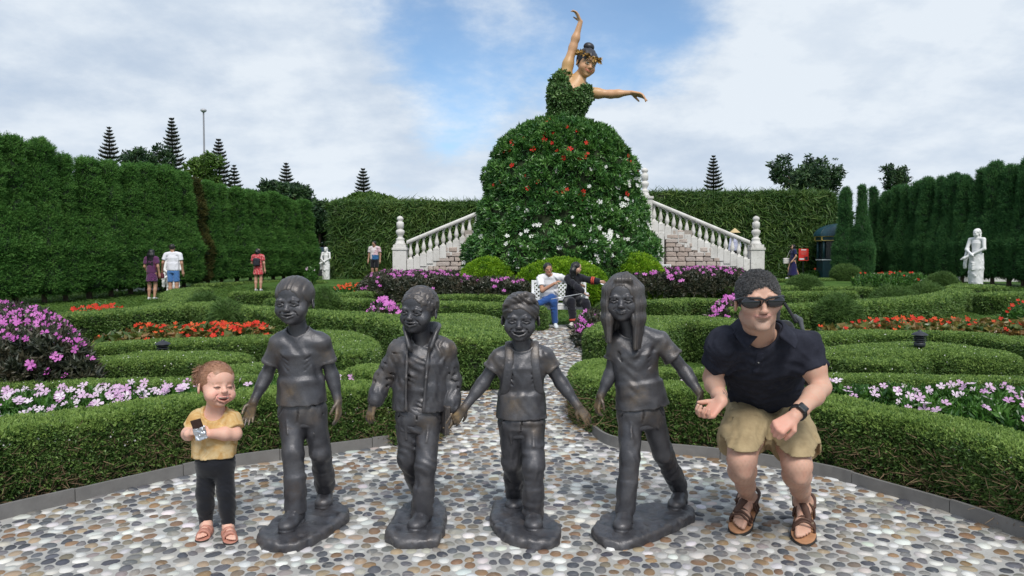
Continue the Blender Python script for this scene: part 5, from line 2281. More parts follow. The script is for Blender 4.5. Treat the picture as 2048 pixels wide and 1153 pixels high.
def sculpt_head(g, hd, kind='child', smile='open', wide=1.0, eyes='open', ears=True):
    """adds a head to the field: kind child / toddler / man / plain"""
    E, K = hd.E, hd.K
    w = wide
    e_, n_, m_ = EYE_Z, NOSE_Z, MOUTH_Z
    if kind == 'man':
        E(g, (0, .07, .12), (.325 * w, .40, .37))
        E(g, (0, -.08, -.14), (.275 * w, .275, .34), .06)
        E(g, (0, -.10, -.34), (.215 * w, .22, .15), .08)
        E(g, (0, -.28, -.43), (.115, .085, .07), .06)
        for s in (-1, 1):
            E(g, (s * .175 * w, -.03, -.33), (.075, .13, .10), .08)
            E(g, (s * .185 * w, -.215, -.10), (.105, .105, .085), .08)
    elif kind == 'toddler':
        E(g, (0, .07, .12), (.365 * w, .43, .375))
        E(g, (0, -.09, -.17), (.315 * w, .265, .31), .08)
        E(g, (0, -.25, -.42), (.09, .075, .055), .06)
        for s in (-1, 1):
            E(g, (s * .185 * w, -.21, -.23), (.145, .135, .135), .07)
    else:
        E(g, (0, .07, .12), (.335 * w, .41, .375))
        E(g, (0, -.10, -.14), (.292 * w, .272, .345), .06)
        E(g, (0, -.15, -.33), (.205 * w, .19, .155), .08)
        E(g, (0, -.270, -.43), (.085, .07, .055), .06)
        for s in (-1, 1):
            E(g, (s * .165 * w, -.215, -.20), (.130, .122, .135), .07)
    E(g, (0, -.19, .14), (.25 * w, .165, .20), .10)
    if kind == 'plain':
        K(g, [(0, -.35, .0), (0, -.42, -.16)], [.03, .045], .04)
        return
    nz_ = n_ + .125
    for s in (-1, 1):
        x = .140 * w
        if kind == 'toddler':
            E(g, (s * x, -.385, e_), (.09, .042, .040), .06, '-')
            E(g, (s * x, -.318, e_ + .004), (.062, .045, .034), .02)
        else:
            E(g, (s * x, -.385, e_), (.088, .052, .046), .05, '-')
            E(g, (s * x, -.324, e_), (.064, .048, .040), .012)
            K(g, [(s * (x - .068), -.358, e_ - .008), (s * (x - .02), -.374, e_ + .026), (s * (x + .03), -.364, e_ + .024), (s * (x + .078), -.322, e_ - .006)], .0095, .02)
            K(g, [(s * (x - .064), -.354, e_ - .016), (s * x, -.365, e_ - .036 if eyes == 'open' else e_ - .026), (s * (x + .07), -.322, e_ - .014)], .011, .025)
            if eyes != 'squint':
                E(g, (s * (x + .004), -.378, e_ - .004), (.054, .026, .015), .008, '-')
            if eyes == 'squint':
                K(g, [(s * (x - .06), -.350, e_ - .004), (s * x, -.362, e_ + .006), (s * (x + .07), -.320, e_ - .006)], .017, .015)
            K(g, [(s * .055, -.362, e_ + .070), (s * .13, -.372, e_ + .092), (s * .215 * w, -.318, e_ + .068)], .013 if kind != 'man' else .030, .07)
        E(g, (s * .043, -.385, nz_ - .138), (.030, .036, .026), .03)
        E(g, (s * .026, -.410, nz_ - .158), (.010, .016, .007), .01, '-')
    q = 1.0 if kind == 'man' else .80
    b_ = .352 if kind == 'man' else .334
    K(g, [(0, -b_, e_ + .03), (0, -b_ - .024 * q, e_ - .03), (0, -.362 - .055 * q, nz_ - .112)], [.026, .028 * q, .040 * q], .06)
    E(g, (0, -.365 - .055 * q, nz_ - .122), (.044 * q, .042, .036), .03)
    d = m_ + .262
    if smile in ('open', 'grin'):
        oh = .055 if smile == 'open' else .034
        lo_ = (.055 - oh) * 1.2
        E(g, (0, -.385, d - .275 + lo_ * .6), (.125, .085, oh), .015, '-')
        for s in (-1, 1):
            E(g, (s * .090, -.345, d - .250), (.055, .07, .027), .015, '-')
            K(g, [(s * .075, -.385, d - .15), (s * .15, -.335, d - .20), (s * .185, -.295, d - .28)], .010, .03, '-')
        K(g, [(-.095, -.320, d - .245), (0, -.352, d - .250), (.095, -.320, d - .245)], .020, .004)
        K(g, [(-.155, -.305, d - .230), (-.08, -.362, d - .234), (-.02, -.384, d - .230), (.02, -.384, d - .230), (.08, -.362, d - .234), (.155, -.305, d - .230)], [.012, .017, .018, .018, .017, .012], .015)
        K(g, [(-.155, -.305, d - .232), (-.095, -.345, d - .305 + lo_), (0, -.372, d - .338 + lo_), (.095, -.345, d - .305 + lo_), (.155, -.305, d - .232)], [.012, .019, .024, .019, .012], .015)
    elif smile == 'closed':
        for s in (-1, 1):
            K(g, [(s * .075, -.39, d - .14), (s * .15, -.335, d - .21)], .009, .03, '-')
        K(g, [(-.130, -.310, d - .234), (-.06, -.362, d - .246), (0, -.374, d - .243), (.06, -.362, d - .246), (.130, -.310, d - .234)], [.010, .017, .020, .017, .010], .015)
        K(g, [(-.12, -.310, d - .244), (-.06, -.356, d - .278), (0, -.368, d - .286), (.06, -.356, d - .278), (.12, -.310, d - .244)], [.010, .018, .022, .018, .010], .015)
        K(g, [(-.135, -.325, d - .236), (-.06, -.385, d - .262), (0, -.397, d - .263), (.06, -.385, d - .262), (.135, -.325, d - .236)], .006, .008, '-')
    elif smile == 'press':
        K(g, [(-.115, -.325, d - .264), (-.05, -.374, d - .250), (0, -.382, d - .252), (.05, -.374, d - .250), (.115, -.325, d - .266)], [.010, .014, .015, .014, .010], .02)
        K(g, [(-.10, -.325, d - .272), (-.05, -.368, d - .276), (0, -.378, d - .280), (.05, -.368, d - .276), (.10, -.325, d - .274)], [.010, .015, .018, .015, .010], .02)
        K(g, [(-.13, -.335, d - .290), (-.05, -.395, d - .266), (0, -.402, d - .264), (.05, -.395, d - .266), (.13, -.335, d - .292)], .006, .008, '-')
        for s in (-1, 1):
            K(g, [(s * .07, -.39, d - .15), (s * .14, -.34, d - .215), (s * .155, -.305, d - .29)], .012, .03, '-')
        E(g, (0, -.335, d - .345), (.10, .05, .03), .04, '-')
    if ears:
        for s in (-1, 1):
            r_ = np.array([[math.cos(s * .45), -math.sin(s * .45), 0], [math.sin(s * .45), math.cos(s * .45), 0], [0, 0, 1]])
            xx = (.350 if kind != 'toddler' else .38) * w
            E(g, (s * xx, .05, -.09), (.030, .085, .112), .03, rot=r_)
            E(g, (s * (xx + .030), .025, -.07), (.022, .045, .065), .02, '-', rot=r_)


EYE_Z, NOSE_Z, MOUTH_Z = -.052, -.168, -.290


def sculpt_hand(g, wr, f, n, L, thumb=1, curl=(.35, .35, .4, .45), tcurl=.3, spread=.06, k=.006):
    """hand from the wrist: f finger direction, n the way the palm faces, L length, thumb=+1/-1 side (f x n)"""
    f = unit(f)
    n = unit(n - f * np.dot(n, f))
    s = np.cross(f, n) * thumb
    wr = np.asarray(wr, float)
    kn = []
    lens = (.40, .44, .41, .33)
    for i in range(4):
        off = (.155, .055, -.045, -.135)[i]
        fwd = (.50, .525, .505, .46)[i]
        K_ = wr + f * L * fwd + s * off * L
        g.cone(wr + s * off * L * .55 + f * L * .06, K_, .085 * L, .062 * L, .03 * L + k)
        d = unit(f + s * spread * (1.5 - i) * 1.0)
        p = K_
        ln = lens[i] * L
        m = n
        for j, (q, r0, r1) in enumerate(((.44, .060, .052), (.31, .052, .047), (.25, .047, .038))):
            an = curl[i] * (.75, 1.1, .7)[j]
            d, m = unit(d * math.cos(an) + m * math.sin(an)), unit(m * math.cos(an) - d * math.sin(an))
            e = p + d * ln * q
            g.cone(p, e, r0 * L, r1 * L, .006 * L if j else .02 * L)
            p = e
    p0 = wr + f * L * .10 + s * .09 * L
    d = unit(f * .62 + s * .75 + n * .25)
    p1 = p0 + d * .21 * L
    d2 = unit(f * (.9 - tcurl * .3) + s * (.30 - tcurl * .5) + n * (.15 + tcurl))
    p2 = p1 + d2 * .17 * L
    d3 = unit(d2 + n * tcurl * .4 - s * tcurl * .3)
    g.cone(p0, p1, .085 * L, .064 * L, .03 * L)
    g.cone(p1, p2, .062 * L, .054 * L, .008 * L)
    g.cone(p2, p2 + d3 * .13 * L, .054 * L, .042 * L, .006 * L)


def shoe(g, heel, toe, w, h, up=(0, 0, 1), k=.01, sole=.014, top=None):
    """a shoe between heel and toe points on the ground: rounded upper on a flat sole"""
    heel, toe, up = np.asarray(heel, float), np.asarray(toe, float), unit(up)
    d = toe - heel
    L = np.linalg.norm(d)
    d = d / L
    s = np.cross(up, d)
    M = np.stack([s, d, up], 1)
    c = lambda t, z: heel + d * L * t + up * z
    g.ell(c(.16, h * .42), (w * .40, L * .20, h * .62), M, k)
    g.ell(c(.42, h * .36), (w * .43, L * .30, h * .50), M, k * 1.5)
    g.ell(c(.72, h * .27), (w * .48, L * .29, h * .36), M, k * 1.5)
    if top is not None:
        g.cone(c(.20, h * .5), top, w * .36, w * .33, k)
    g.plane(heel, -up)
    g.econe(c(.30, 0), c(.30, sole), (w * .45, L * .33), (w * .45, L * .33), s, 0.003, rnd=.004)
    g.econe(c(.66, 0), c(.66, sole), (w * .50, L * .355), (w * .50, L * .355), s, 0.003, rnd=.004)
    # laces / tongue
    return M


def laces(g, heel, toe, w, h, up=(0, 0, 1), n=4):
    heel, toe, up = np.asarray(heel, float), np.asarray(toe, float), unit(up)
    d = unit(toe - heel)
    L = np.linalg.norm(toe - heel)
    s = np.cross(up, d)
    for i in range(n):
        t = .40 + i * .075
        z = h * (.86 - .10 * i)
        c = heel + d * L * t + up * z
        for q in (-1, 1):
            g.cone(c - s * w * .2 * q, c + s * w * .2 * q + d * L * .05, .0045, .0045, .002)


def folds(g, amp, wl, seed, vert=.25, lo=None, hi=None):
    """draped folds: warped ripples, running mostly down when vert is small"""
    s = g.win(lo, hi) if lo is not None else tuple(slice(0, len(a)) for a in g.ax)
    if s is None:
        return
    rg = np.random.default_rng(seed)
    X, Y, Z = g.xyz(s)

    def ph(wl_, v):
        k = rg.normal(0, 1, 3) * np.array([1, 1, v])
        k = k / np.linalg.norm(k) * 2 * math.pi / wl_
        return (X * k[0] + Y * k[1] + Z * k[2] + rg.uniform(0, 6.28)).astype(np.float32)
    for i in range(2):
        a = np.sin(ph(wl * 1.7, 1.2))
        b = np.sin(ph(wl * 2.6, .8))
        g.F[s] += amp * (.75 if i else 1.0) * np.sin(ph(wl * (.62 if i else 1), vert) + 1.9 * a) * (.45 + .55 * b)


def bbox(pts, m):
    P = np.array([np.asarray(p, float) for p in pts])
    return P.min(0) - m, P.max(0) + m


def torso_prims(g, N, P, sL, sR, hL, hR, rx, ry, o=0.0, k=.03, waist=.9, chest=1.0, hip=1.0, low=None):
    """soft trunk between pelvis P and neck base N; rx, ry half width and depth; o grows it"""
    N, P, sL, sR = (np.asarray(v, float) for v in (N, P, sL, sR))
    xd = unit(sR - sL)
    ax = N - P
    xh = unit(np.asarray(hR, float) - np.asarray(hL, float))
    at = lambda t: P + ax * t
    g.econe(at(-.16), at(.10), ((rx * hip + o), ry * hip + o), (rx * hip * .99 + o, ry * hip + o), xh, k, rnd=.02)
    g.econe(at(.08), at(.40), (rx * hip * .98 + o, ry * hip + o), (rx * waist + o, ry * .92 + o), unit(xd + xh), k, rnd=.01)
    g.econe(at(.38), at(.74), (rx * waist + o, ry * .92 + o), (rx * chest + o, ry * chest + o), xd, k, rnd=.01)
    g.econe(at(.72), at(.90), (rx * chest + o, ry * chest + o), (rx * .86 + o, ry * .72 + o), xd, k, rnd=.03)
    sr = ry * .52
    g.chain([sL, lerp(sL, sR, .5) + ax * .03, sR], [sr + o, sr * 1.1 + o, sr + o], k)
    for s in (sL, sR):
        g.cone(lerp(s, N, .25), N + ax * .06, sr * .9 + o, sr * .55 + o, k)


def link_fig(root, g, name, mat, color=None, **kw):
    return g.build(name, mat, root, True, color, **kw)


def face_color(hd, skin, lips=(.50, .20, .18), brow=(.08, .05, .035), iris=(.03, .025, .02), blush=(.62, .28, .22), beard=0.0, smile='closed', squint=False, brows=True, wide=1.0, mess=None):
    """pigment of a face, read in the head's own frame"""
    skin = np.array(skin)

    def f(V):
        L = hd.loc(V)
        x, y, z = L.T
        C = np.tile(skin, (len(V), 1))
        front = y < -.15
        ax_ = np.abs(x)

        def mixc(m, c):
            nonlocal C
            m = np.clip(m, 0, 1)[:, None]
            C = C * (1 - m) + np.array(c) * m
        inh = (np.abs(L) < .7).all(1)
        e = ((ax_ - .19 * wide) / .10) ** 2 + ((z + .20) / .09) ** 2
        mixc(np.exp(-e) * .38 * (y < -.1) * inh, blush)
        mixc(np.exp(-((x / .06) ** 2 + ((z - NOSE_Z) / .06) ** 2)) * .3 * (y < -.36) * inh, blush)
        if beard:
            b = (1 / (1 + np.exp((z + .17 - .35 * np.clip(ax_ - .12, 0, 1)) * 40))) * (z > -.56) * (y < .08) * inh
            mixc(b * beard, (.16, .135, .125))
        zc = MOUTH_Z
        up = .018 if smile != 'press' else .0
        lip = np.exp(-(((z - zc - up * (ax_ / .1) ** 2) / (.036 if smile != 'open' else .062)) ** 4)) * (ax_ < .145) * (y < -.30) * inh
        mixc(lip * .85, lips)
        if smile == 'open':
            inside = (((x / .115) ** 2 + ((z - MOUTH_Z + .010 - .02 * (ax_ / .1) ** 2) / .036) ** 2) < 1) & (y < -.2) & inh & (y > -.385)
            mixc(inside * 1.0, (.16, .02, .025))
            teeth = inside & (z > MOUTH_Z - .006)
            mixc(teeth * .95, (.66, .62, .55))
            tong = inside & (z < MOUTH_Z - .023)
            mixc(tong * .8, (.55, .12, .12))
        if brows:
            bz = EYE_Z + .098 - 1.1 * np.clip(ax_ - .13, 0, 1) ** 1.2 * .35
            m = np.exp(-(((z - bz) / .022) ** 4)) * (ax_ > .05) * (ax_ < .235 * wide) * (y < -.22) * inh
            mixc(m * .85, brow)
        xe = ax_ - .138 * wide
        ey = .016 if squint else .030
        eye = (((xe / .060) ** 2 + ((z - EYE_Z) / ey) ** 2) < 1) & (y < -.25) & inh
        if squint:
            arc = np.exp(-(((z - EYE_Z - .012 + 4.2 * xe ** 2) / .013) ** 2)) * (np.abs(xe) < .072) * (y < -.2) * inh
            mixc((((xe / .056) ** 2 + ((z - EYE_Z + .002) / .017) ** 2) < 1) * (y < -.2) * inh * .8, (.11, .065, .05))
            mixc(arc * .95, (.05, .03, .025))
            return C if mess is None else mess(L, C)
        mixc(eye * 1.0, (.62, .60, .57))
        ir = (((xe / .024) ** 2 + ((z - EYE_Z) / max(ey, .02)) ** 2) < 1) & (y < -.25) & inh
        mixc(ir * 1.0, iris)
        lash = (((xe / .070) ** 2 + ((z - EYE_Z - .002) / (ey + .012)) ** 2) < 1) & ~eye & (z > EYE_Z) & (y < -.25) & inh
        mixc(lash * .8, (.05, .03, .025))
        if mess is not None:
            C = mess(L, C)
        return C
    return f


def skin_mat(name, base=None):
    t = NT(name)
    c = t.attr('col')
    n = t.noise(60, 4, .6)
    c = t.mix(t.math('MULTIPLY', n, .22), c, t.mix(1.0, c, (.80, .58, .52), 'MULTIPLY'))
    c = t.mix(t.ramp(t.noise(19, 4, .6), [(.45, (0,) * 3), (.7, (.4,) * 3)]), c, t.mix(1.0, c, (1.0, .74, .70), 'MULTIPLY'))
    t.bump(t.noise(240, 3, .6), .2, .001)
    return t.set(c, .52, spec=.35, sss=.12)


def cloth_vc(name, rough=.85, weave=700, bump=.25):
    t = NT(name)
    c = t.attr('col')
    n = t.noise(25, 5, .65)
    c = t.mix(t.math('MULTIPLY', n, .35), c, t.mix(1.0, c, (.55, .55, .57), 'MULTIPLY'))
    t.bump(t.noise(weave, 2, .6), bump, .0012)
    m = t.set(c, rough, spec=.15)
    t.b.inputs['Sheen Weight'].default_value = .25
    return m


def cloth(name, color, rough=.85, var=.15, scale=22, bump=.25, weave=600):
    t = NT(name)
    n = t.noise(scale, 5, .65)
    c = t.mix(n, tuple(x * (1 - var * 1.7) for x in color), tuple(min(1, x * (1 + var * 1.7)) for x in color))
    t.bump(t.noise(weave, 2, .6), bump, .0012)
    m = t.set(c, rough, spec=.15)
    t.b.inputs['Sheen Weight'].default_value = .2
    return m


def bronze_mat():
    t = NT('dark_bronze')
    w = t.attr('wear', 'Fac')
    f = t.noise(7, 6, .65)
    c = t.ramp(f, [(.30, (.040, .041, .048)), (.52, (.076, .076, .086)), (.75, (.135, .130, .134))])
    pat = t.noise(4.5, 6, .75, dist=.8)
    c = t.mix(t.ramp(pat, [(.56, (0,) * 3), (.74, (.7,) * 3)]), c, (.095, .068, .050))
    fine = t.noise(110, 5, .75)
    c = t.mix(t.math('MULTIPLY', fine, .55), c, (.022, .022, .027))
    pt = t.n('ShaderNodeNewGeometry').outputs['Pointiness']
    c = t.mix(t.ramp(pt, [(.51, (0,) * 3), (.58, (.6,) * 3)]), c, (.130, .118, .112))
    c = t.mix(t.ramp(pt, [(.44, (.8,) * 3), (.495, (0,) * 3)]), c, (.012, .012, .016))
    wn_ = t.ramp(t.noise(24, 5, .7, dist=.8), [(.34, (.25,) * 3), (.62, (1.2,) * 3)])
    c = t.mix(t.math('MULTIPLY', w, wn_, True), c, (.25, .165, .075))
    t.bump(t.noise(65, 8, .75), .38, .006)
    r = t.ramp(t.noise(18, 6, .75), [(.3, (.29,) * 3), (.7, (.52,) * 3)])
    return t.set(c, r, .36, spec=.65)


def hair_coat(parent, g, key, mat, dens, L, W, flow, out=.5, seed=1, n=9, scale=1.0, up=6.0):
    """fine strands over a hair cap, lying along flow(P)"""
    V, Q = g.surf()
    rg = np.random.default_rng(seed)
    P, N = scatter(V, Q, dens, rg)
    sp = frond_sprig(key, mat, n, L, W, seed, L * .25, .15, up)
    off = world_loc(parent) - np.array(parent.location)
    foliage('hair_strands', key, sp, P - off, N * out + flow(P), scale, parent, .14, .0, rg)


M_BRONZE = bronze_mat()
M_SKIN = skin_mat('skin')
M_VC = cloth_vc('coloured_cloth')


def wear_attr(o, fn):
    me = o.data
    n = len(me.vertices)
    V = np.zeros(n * 3, np.float32)
    me.vertices.foreach_get('co', V)
    V = V.reshape(-1, 3) + np.array(o.parent.location)
    a = me.attributes.new('wear', 'FLOAT', 'POINT')
    a.data.foreach_set('value', np.clip(fn(V), 0, 1).astype(np.float32))
# ================================================================== the four bronze children
def plinth(root, px, h=.050, seed=1):
    poly = catmull(g2(px, .0), 8, True)
    lo, hi = poly.min(0) - .05, poly.max(0) + .05
    g = Grid((lo[0], lo[1], -.03), (hi[0], hi[1], h + .04), .009)
    X, Y = np.meshgrid(g.ax[0], g.ax[1], indexing='ij')
    P = np.stack([X.ravel(), Y.ravel()], 1)
    d = np.full(len(P), 9.)
    for i in range(len(poly)):
        a, e = poly[i - 1], poly[i] - poly[i - 1]
        t = np.clip(((P - a) @ e) / (e @ e + 1e-9), 0, 1)
        d = np.minimum(d, np.linalg.norm(P - a - t[:, None] * e, axis=1))
    d = np.where(inside(P, poly), -d, d).reshape(X.shape)
    q1 = d[:, :, None] + .018
    q2 = (np.abs(g.ax[2] - h / 2 + .01) - h / 2 - .01)[None, None, :] + .018
    g.F[:] = np.sqrt(np.maximum(q1, 0) ** 2 + np.maximum(q2, 0) ** 2) + np.minimum(np.maximum(q1, q2), 0) - .018
    g.noise(.010, .06, seed)
    g.noise(.007, .022, seed + 1)
    o = g.build('plinth', M_BRONZE, root)
    wear_attr(o, lambda V: np.zeros(len(V)))
    return o


def hands_wear(pts, r=.07):
    def f(V):
        m = np.zeros(len(V))
        for p in pts:
            m = np.maximum(m, np.clip(1.25 - np.linalg.norm(V - p, axis=1) / r, 0, 1))
        n = .5 + .5 * np.sin(V[:, 0] * 71) * np.sin(V[:, 2] * 63 + V[:, 1] * 40)
        return m * (.45 + .4 * n)
    return f


def shoulder_wear(pts, r=.06, a=.28):
    def f(V):
        m = np.zeros(len(V))
        for p in pts:
            m = np.maximum(m, np.clip(1.2 - np.linalg.norm(V - p, axis=1) / r, 0, 1))
        n = .5 + .5 * np.sin(V[:, 0] * 53 + 1) * np.sin(V[:, 2] * 47 + V[:, 1] * 31)
        return m * a * (.3 + n)
    return f


def hair_strands(hd, fn, amp):
    def f(X, Y, Z):
        M, C, H = hd.M, hd.C, hd.H
        px, py, pz = X - C[0], Y - C[1], Z - C[2]
        x, y, z = [(px * M[0, i] + py * M[1, i] + pz * M[2, i]) / H for i in range(3)]
        return amp * fn(x, y, z)
    return f


def grid_fn(g, fn, lo, hi):
    s = g.win(lo, hi)
    if s is not None:
        X, Y, Z = g.xyz(s)
        g.F[s] += fn(X, Y, Z).astype(np.float32)


def bronze_child(label, pl_px, J, hd, smile, hair, top, seed, rx=.118, ry=.082, shoes='sneaker', handL=None, handR=None, wide=1.0, thigh=.068, knee=.056, cuff=.050, arm=(.040, .031, .022)):
    """J: joints as picture points with depth; hair, top: builders"""
    j = {k: U(*v) for k, v in J.items()}
    pc = np.mean([G(x, y, 0) for x, y in pl_px], 0)
    root = empty('bronze_child', (pc[0], pc[1], 0), label, 'statue', 'bronze walking children holding out their hands')
    plinth(root, pl_px, seed=seed)
    N, P = j['neck'], lerp(j['hL'], j['hR'], .5)
    lo, hi = bbox(list(j.values()) + [hd.C], .16)
    hi[2] = hd.C[2] + hd.H * .6
    hb = hd.box()
    fine = [(a, hb[0][a] + .1 * hd.H, hb[1][a] - .1 * hd.H, .0030) for a in range(3)]
    # ---- body
    g = Grid(lo, hi, .0046, fine)
    torso_prims(g, N, P, j['sL'], j['sR'], j['hL'], j['hR'], rx, ry, -.014)
    for s in 'LR':
        g.chain([j['h' + s], j['k' + s], j['a' + s]], [thigh - .014, knee - .014, .030], .03)
        g.chain([j['s' + s], j['e' + s], j['w' + s]], arm, .02)
        g.cone(lerp(j['e' + s], j['w' + s], .12), lerp(j['e' + s], j['w' + s], .4), arm[1] * 1.03, arm[1] * .93, .02)
    g.cone(N - (N - P) * .06, hd.p(0, .06, -.28), .046, .043, .03)
    sculpt_head(g, hd, 'child', smile, wide)
    for s, h in (('L', handL), ('R', handR)):
        if h:
            sculpt_hand(g, j['w' + s], *h[:2], h[2], **h[3])
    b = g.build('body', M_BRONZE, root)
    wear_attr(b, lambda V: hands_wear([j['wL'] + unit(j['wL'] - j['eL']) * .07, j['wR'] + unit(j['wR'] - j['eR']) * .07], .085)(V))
    # ---- hair
    hair(root, hd, j)
    # ---- trousers
    g = Grid(*bbox([j['hL'], j['hR'], j['kL'], j['kR'], j['aL'], j['aR'], P + (N - P) * .2], .12), .0048)
    xd = unit(j['hR'] - j['hL'])
    g.econe(P + (N - P) * .03, P + (N - P) * .20, (rx * .97, ry * 1.02), (rx * .95, ry * 1.0), xd, .03, rnd=.02)
    g.ell(P, (rx * .97, ry * 1.02, .070), None, .04)
    for s in 'LR':
        h_, k_, a_ = j['h' + s], j['k' + s], j['a' + s]
        ax = unit(a_ - k_)
        kn = knee * .95
        g.chain([lerp(h_, P, .12), k_, lerp(k_, a_, .75)], [thigh, kn, cuff], .02)
        g.econe(lerp(k_, a_, .45), a_ + ax * .035, (cuff * 1.02, cuff * 1.06), (cuff, cuff * 1.12), xd, .02, rnd=.005)
        for t in (.86, .93):
            c = lerp(k_, a_ + ax * .03, t)
            g.cone(c - xd * cuff * .5, c + xd * cuff * .5, cuff * .62, cuff * .58, .012)
        g.cone(lerp(h_, k_, .1) + np.array([0, -thigh, 0]), lerp(h_, k_, .45) + np.array([0, -thigh, 0]), .004, .002, .01)
    folds(g, .0027, .07, seed + 1, .8)
    g.noise(.0035, .07, seed + 2)
    # fly and pocket seams
    f0 = P + np.array([0, -ry * 1.05, .02])
    g.chain([f0 + np.array([0, 0, .05]), f0, f0 + np.array([-.008, .01, -.05])], [.004, .004, .003], .006, '-')
    for s in (-1, 1):
        g.chain([P + xd * s * rx * .55 + np.array([0, -ry * .92, .07]), P + xd * s * rx * .95 + np.array([0, -ry * .45, .0])], [.004, .004], .006, '-')
    o = g.build('trousers', M_BRONZE, root)
    wear_attr(o, shoulder_wear([P + np.array([.05, -.08, 0])], .07, .2))
    # ---- top
    top(root, j, hd, N, P, rx, ry, arm, seed)
    # ---- shoes
    for s in 'LR':
        heel, toe = j['heel' + s], j['toe' + s]
        lo, hi = bbox([heel, toe, j['a' + s]], .07)
        g = Grid(lo, hi, .0042)
        d = unit(toe - heel)
        upv = unit(np.cross(np.cross(d, (0, 0, 1)), d))
        shoe(g, heel - d * .022, toe + d * .018, .100, .096, upv, top=j['a' + s] + np.array([0, 0, .01]))
        if shoes == 'sneaker':
            laces(g, heel - d * .022, toe + d * .018, .100, .100, upv)
        elif shoes == 'strap':
            sd = np.cross(upv, d)
            c = heel + d * np.linalg.norm(toe - heel) * .45 + upv * .055
            g.chain([c - sd * .042 - upv * .03, c - sd * .02 + upv * .008, c + sd * .02 + upv * .008, c + sd * .042 - upv * .03], [.008] * 4, .004)
        o = g.build('shoe', M_BRONZE, root)
        wear_attr(o, lambda V: np.zeros(len(V)))
    return root


def tee(vneck=False, hem_px=None, straps=False, sleeve=.62, sleeve_r=.050):
    def f(root, j, hd, N, P, rx, ry, arm, seed):
        lo, hi = bbox([j['sL'], j['sR'], P, N, lerp(j['sL'], j['eL'], .8), lerp(j['sR'], j['eR'], .8), j['hemL'], j['hemR']], .13)
        g = Grid(lo, hi, .0046)
        torso_prims(g, N, P, j['sL'], j['sR'], j['hL'], j['hR'], rx, ry, .002, waist=.93)
        xd = unit(j['sR'] - j['sL'])
        hem = lerp(j['hemL'], j['hemR'], .5)
        hw = np.linalg.norm(j['hemR'] - j['hemL']) / 2
        g.econe(hem, hem + (N - P) * .30, (hw, ry * 1.22), (rx * .96, ry * 1.04), unit(j['hemR'] - j['hemL']), .03, rnd=.006)
        # below the hem nothing of the shirt
        g.plane(hem, -unit(N - P))
        for s in 'LR':
            a, e = j['s' + s], j['e' + s]
            q = lerp(a, e, sleeve)
            g.econe(lerp(a, e, -.05), q, (sleeve_r * .92, sleeve_r * .92), (sleeve_r, sleeve_r), (0, 1, 0), .03, rnd=.005)
            u_ = unit(e - a)
            g.econe(q - u_ * .014, q + u_ * .001, (sleeve_r + .003, sleeve_r + .003), (sleeve_r + .003, sleeve_r + .003), (0, 1, 0), .002, rnd=.002)
        folds(g, .0030, .085, seed + 11, .3)
        g.noise(.004, .08, seed + 12)
        # armpit folds
        for s, sg in (('L', -1), ('R', 1)):
            c = lerp(j['s' + s], N, .12) + np.array([0, -ry * .72, -.055])
            for q in range(3):
                g.cone(c + np.array([sg * .01, 0, -.012 * q]), c + np.array([-sg * .05, -.012, -.035 - .026 * q]), .0035, .0015, .012, '-')
        # neck opening with a rim
        up = unit(hd.p(0, .05, -.3) - N)
        front = np.array([0, -1, 0.0])
        c0 = N + up * .024
        hole = g.like()
        hole.cone(c0 + front * .010, c0 + up * .14, .056, .085, .0)
        if vneck:
            hole.chain([c0 + front * ry * .75 + up * .01, N + front * ry * 1.05 - up * .045], [.036, .004], .02)
        else:
            hole.ell(c0 + front * .030, (.058, .05, .045), None, .02)
        g.cut(hole, .004, .0045, .0065)
        o = g.build('t_shirt', M_BRONZE, root)
        wear_attr(o, shoulder_wear([lerp(j['sL'], j['eL'], .25), lerp(j['sR'], j['eR'], .3), P + np.array([-.05, -.09, .12])], .075, .32))
        if straps:
            for s, sg in (('L', -1), ('R', 1)):
                g = Grid(*bbox([j['sL'], j['sR'], P, N], .14), .0046)
                a = lerp(j['s' + s], N, .42)
                pts = [a + np.array([0, .06, .030]), a + np.array([0, .0, .046]), a + np.array([0, -ry * .48, .018]), a + np.array([sg * .002, -ry * .82, -.05]), a + np.array([sg * .010, -ry * .87, -.12]), a + np.array([sg * .022, -ry * .66, -.20]), a + np.array([sg * .032, -ry * .1, -.24])]
                pts = catmull(pts, 4)
                for q in range(len(pts) - 1):
                    g.econe(pts[q], pts[q + 1] + unit(pts[q + 1] - pts[q]) * .002, (.023, .0085), (.023, .0085), (1, 0, 0), .004)
                o = g.build('backpack_strap', M_BRONZE, root)
                wear_attr(o, shoulder_wear([a], .08, .4))
            g = Grid(*bbox([lerp(j['sL'], N, .3) + np.array([0, .17, 0]), lerp(j['sR'], N, .3) + np.array([0, .05, 0]), P + np.array([0, .17, .05])], .04), .007)
            g.box(lerp(N, P, .45) + np.array([0, ry + .045, .0]), (.105, .055, .14), rnd=.035)
            g.noise(.006, .05, 3)
            o = g.build('backpack', M_BRONZE, root)
            wear_attr(o, lambda V: np.zeros(len(V)))
    return f


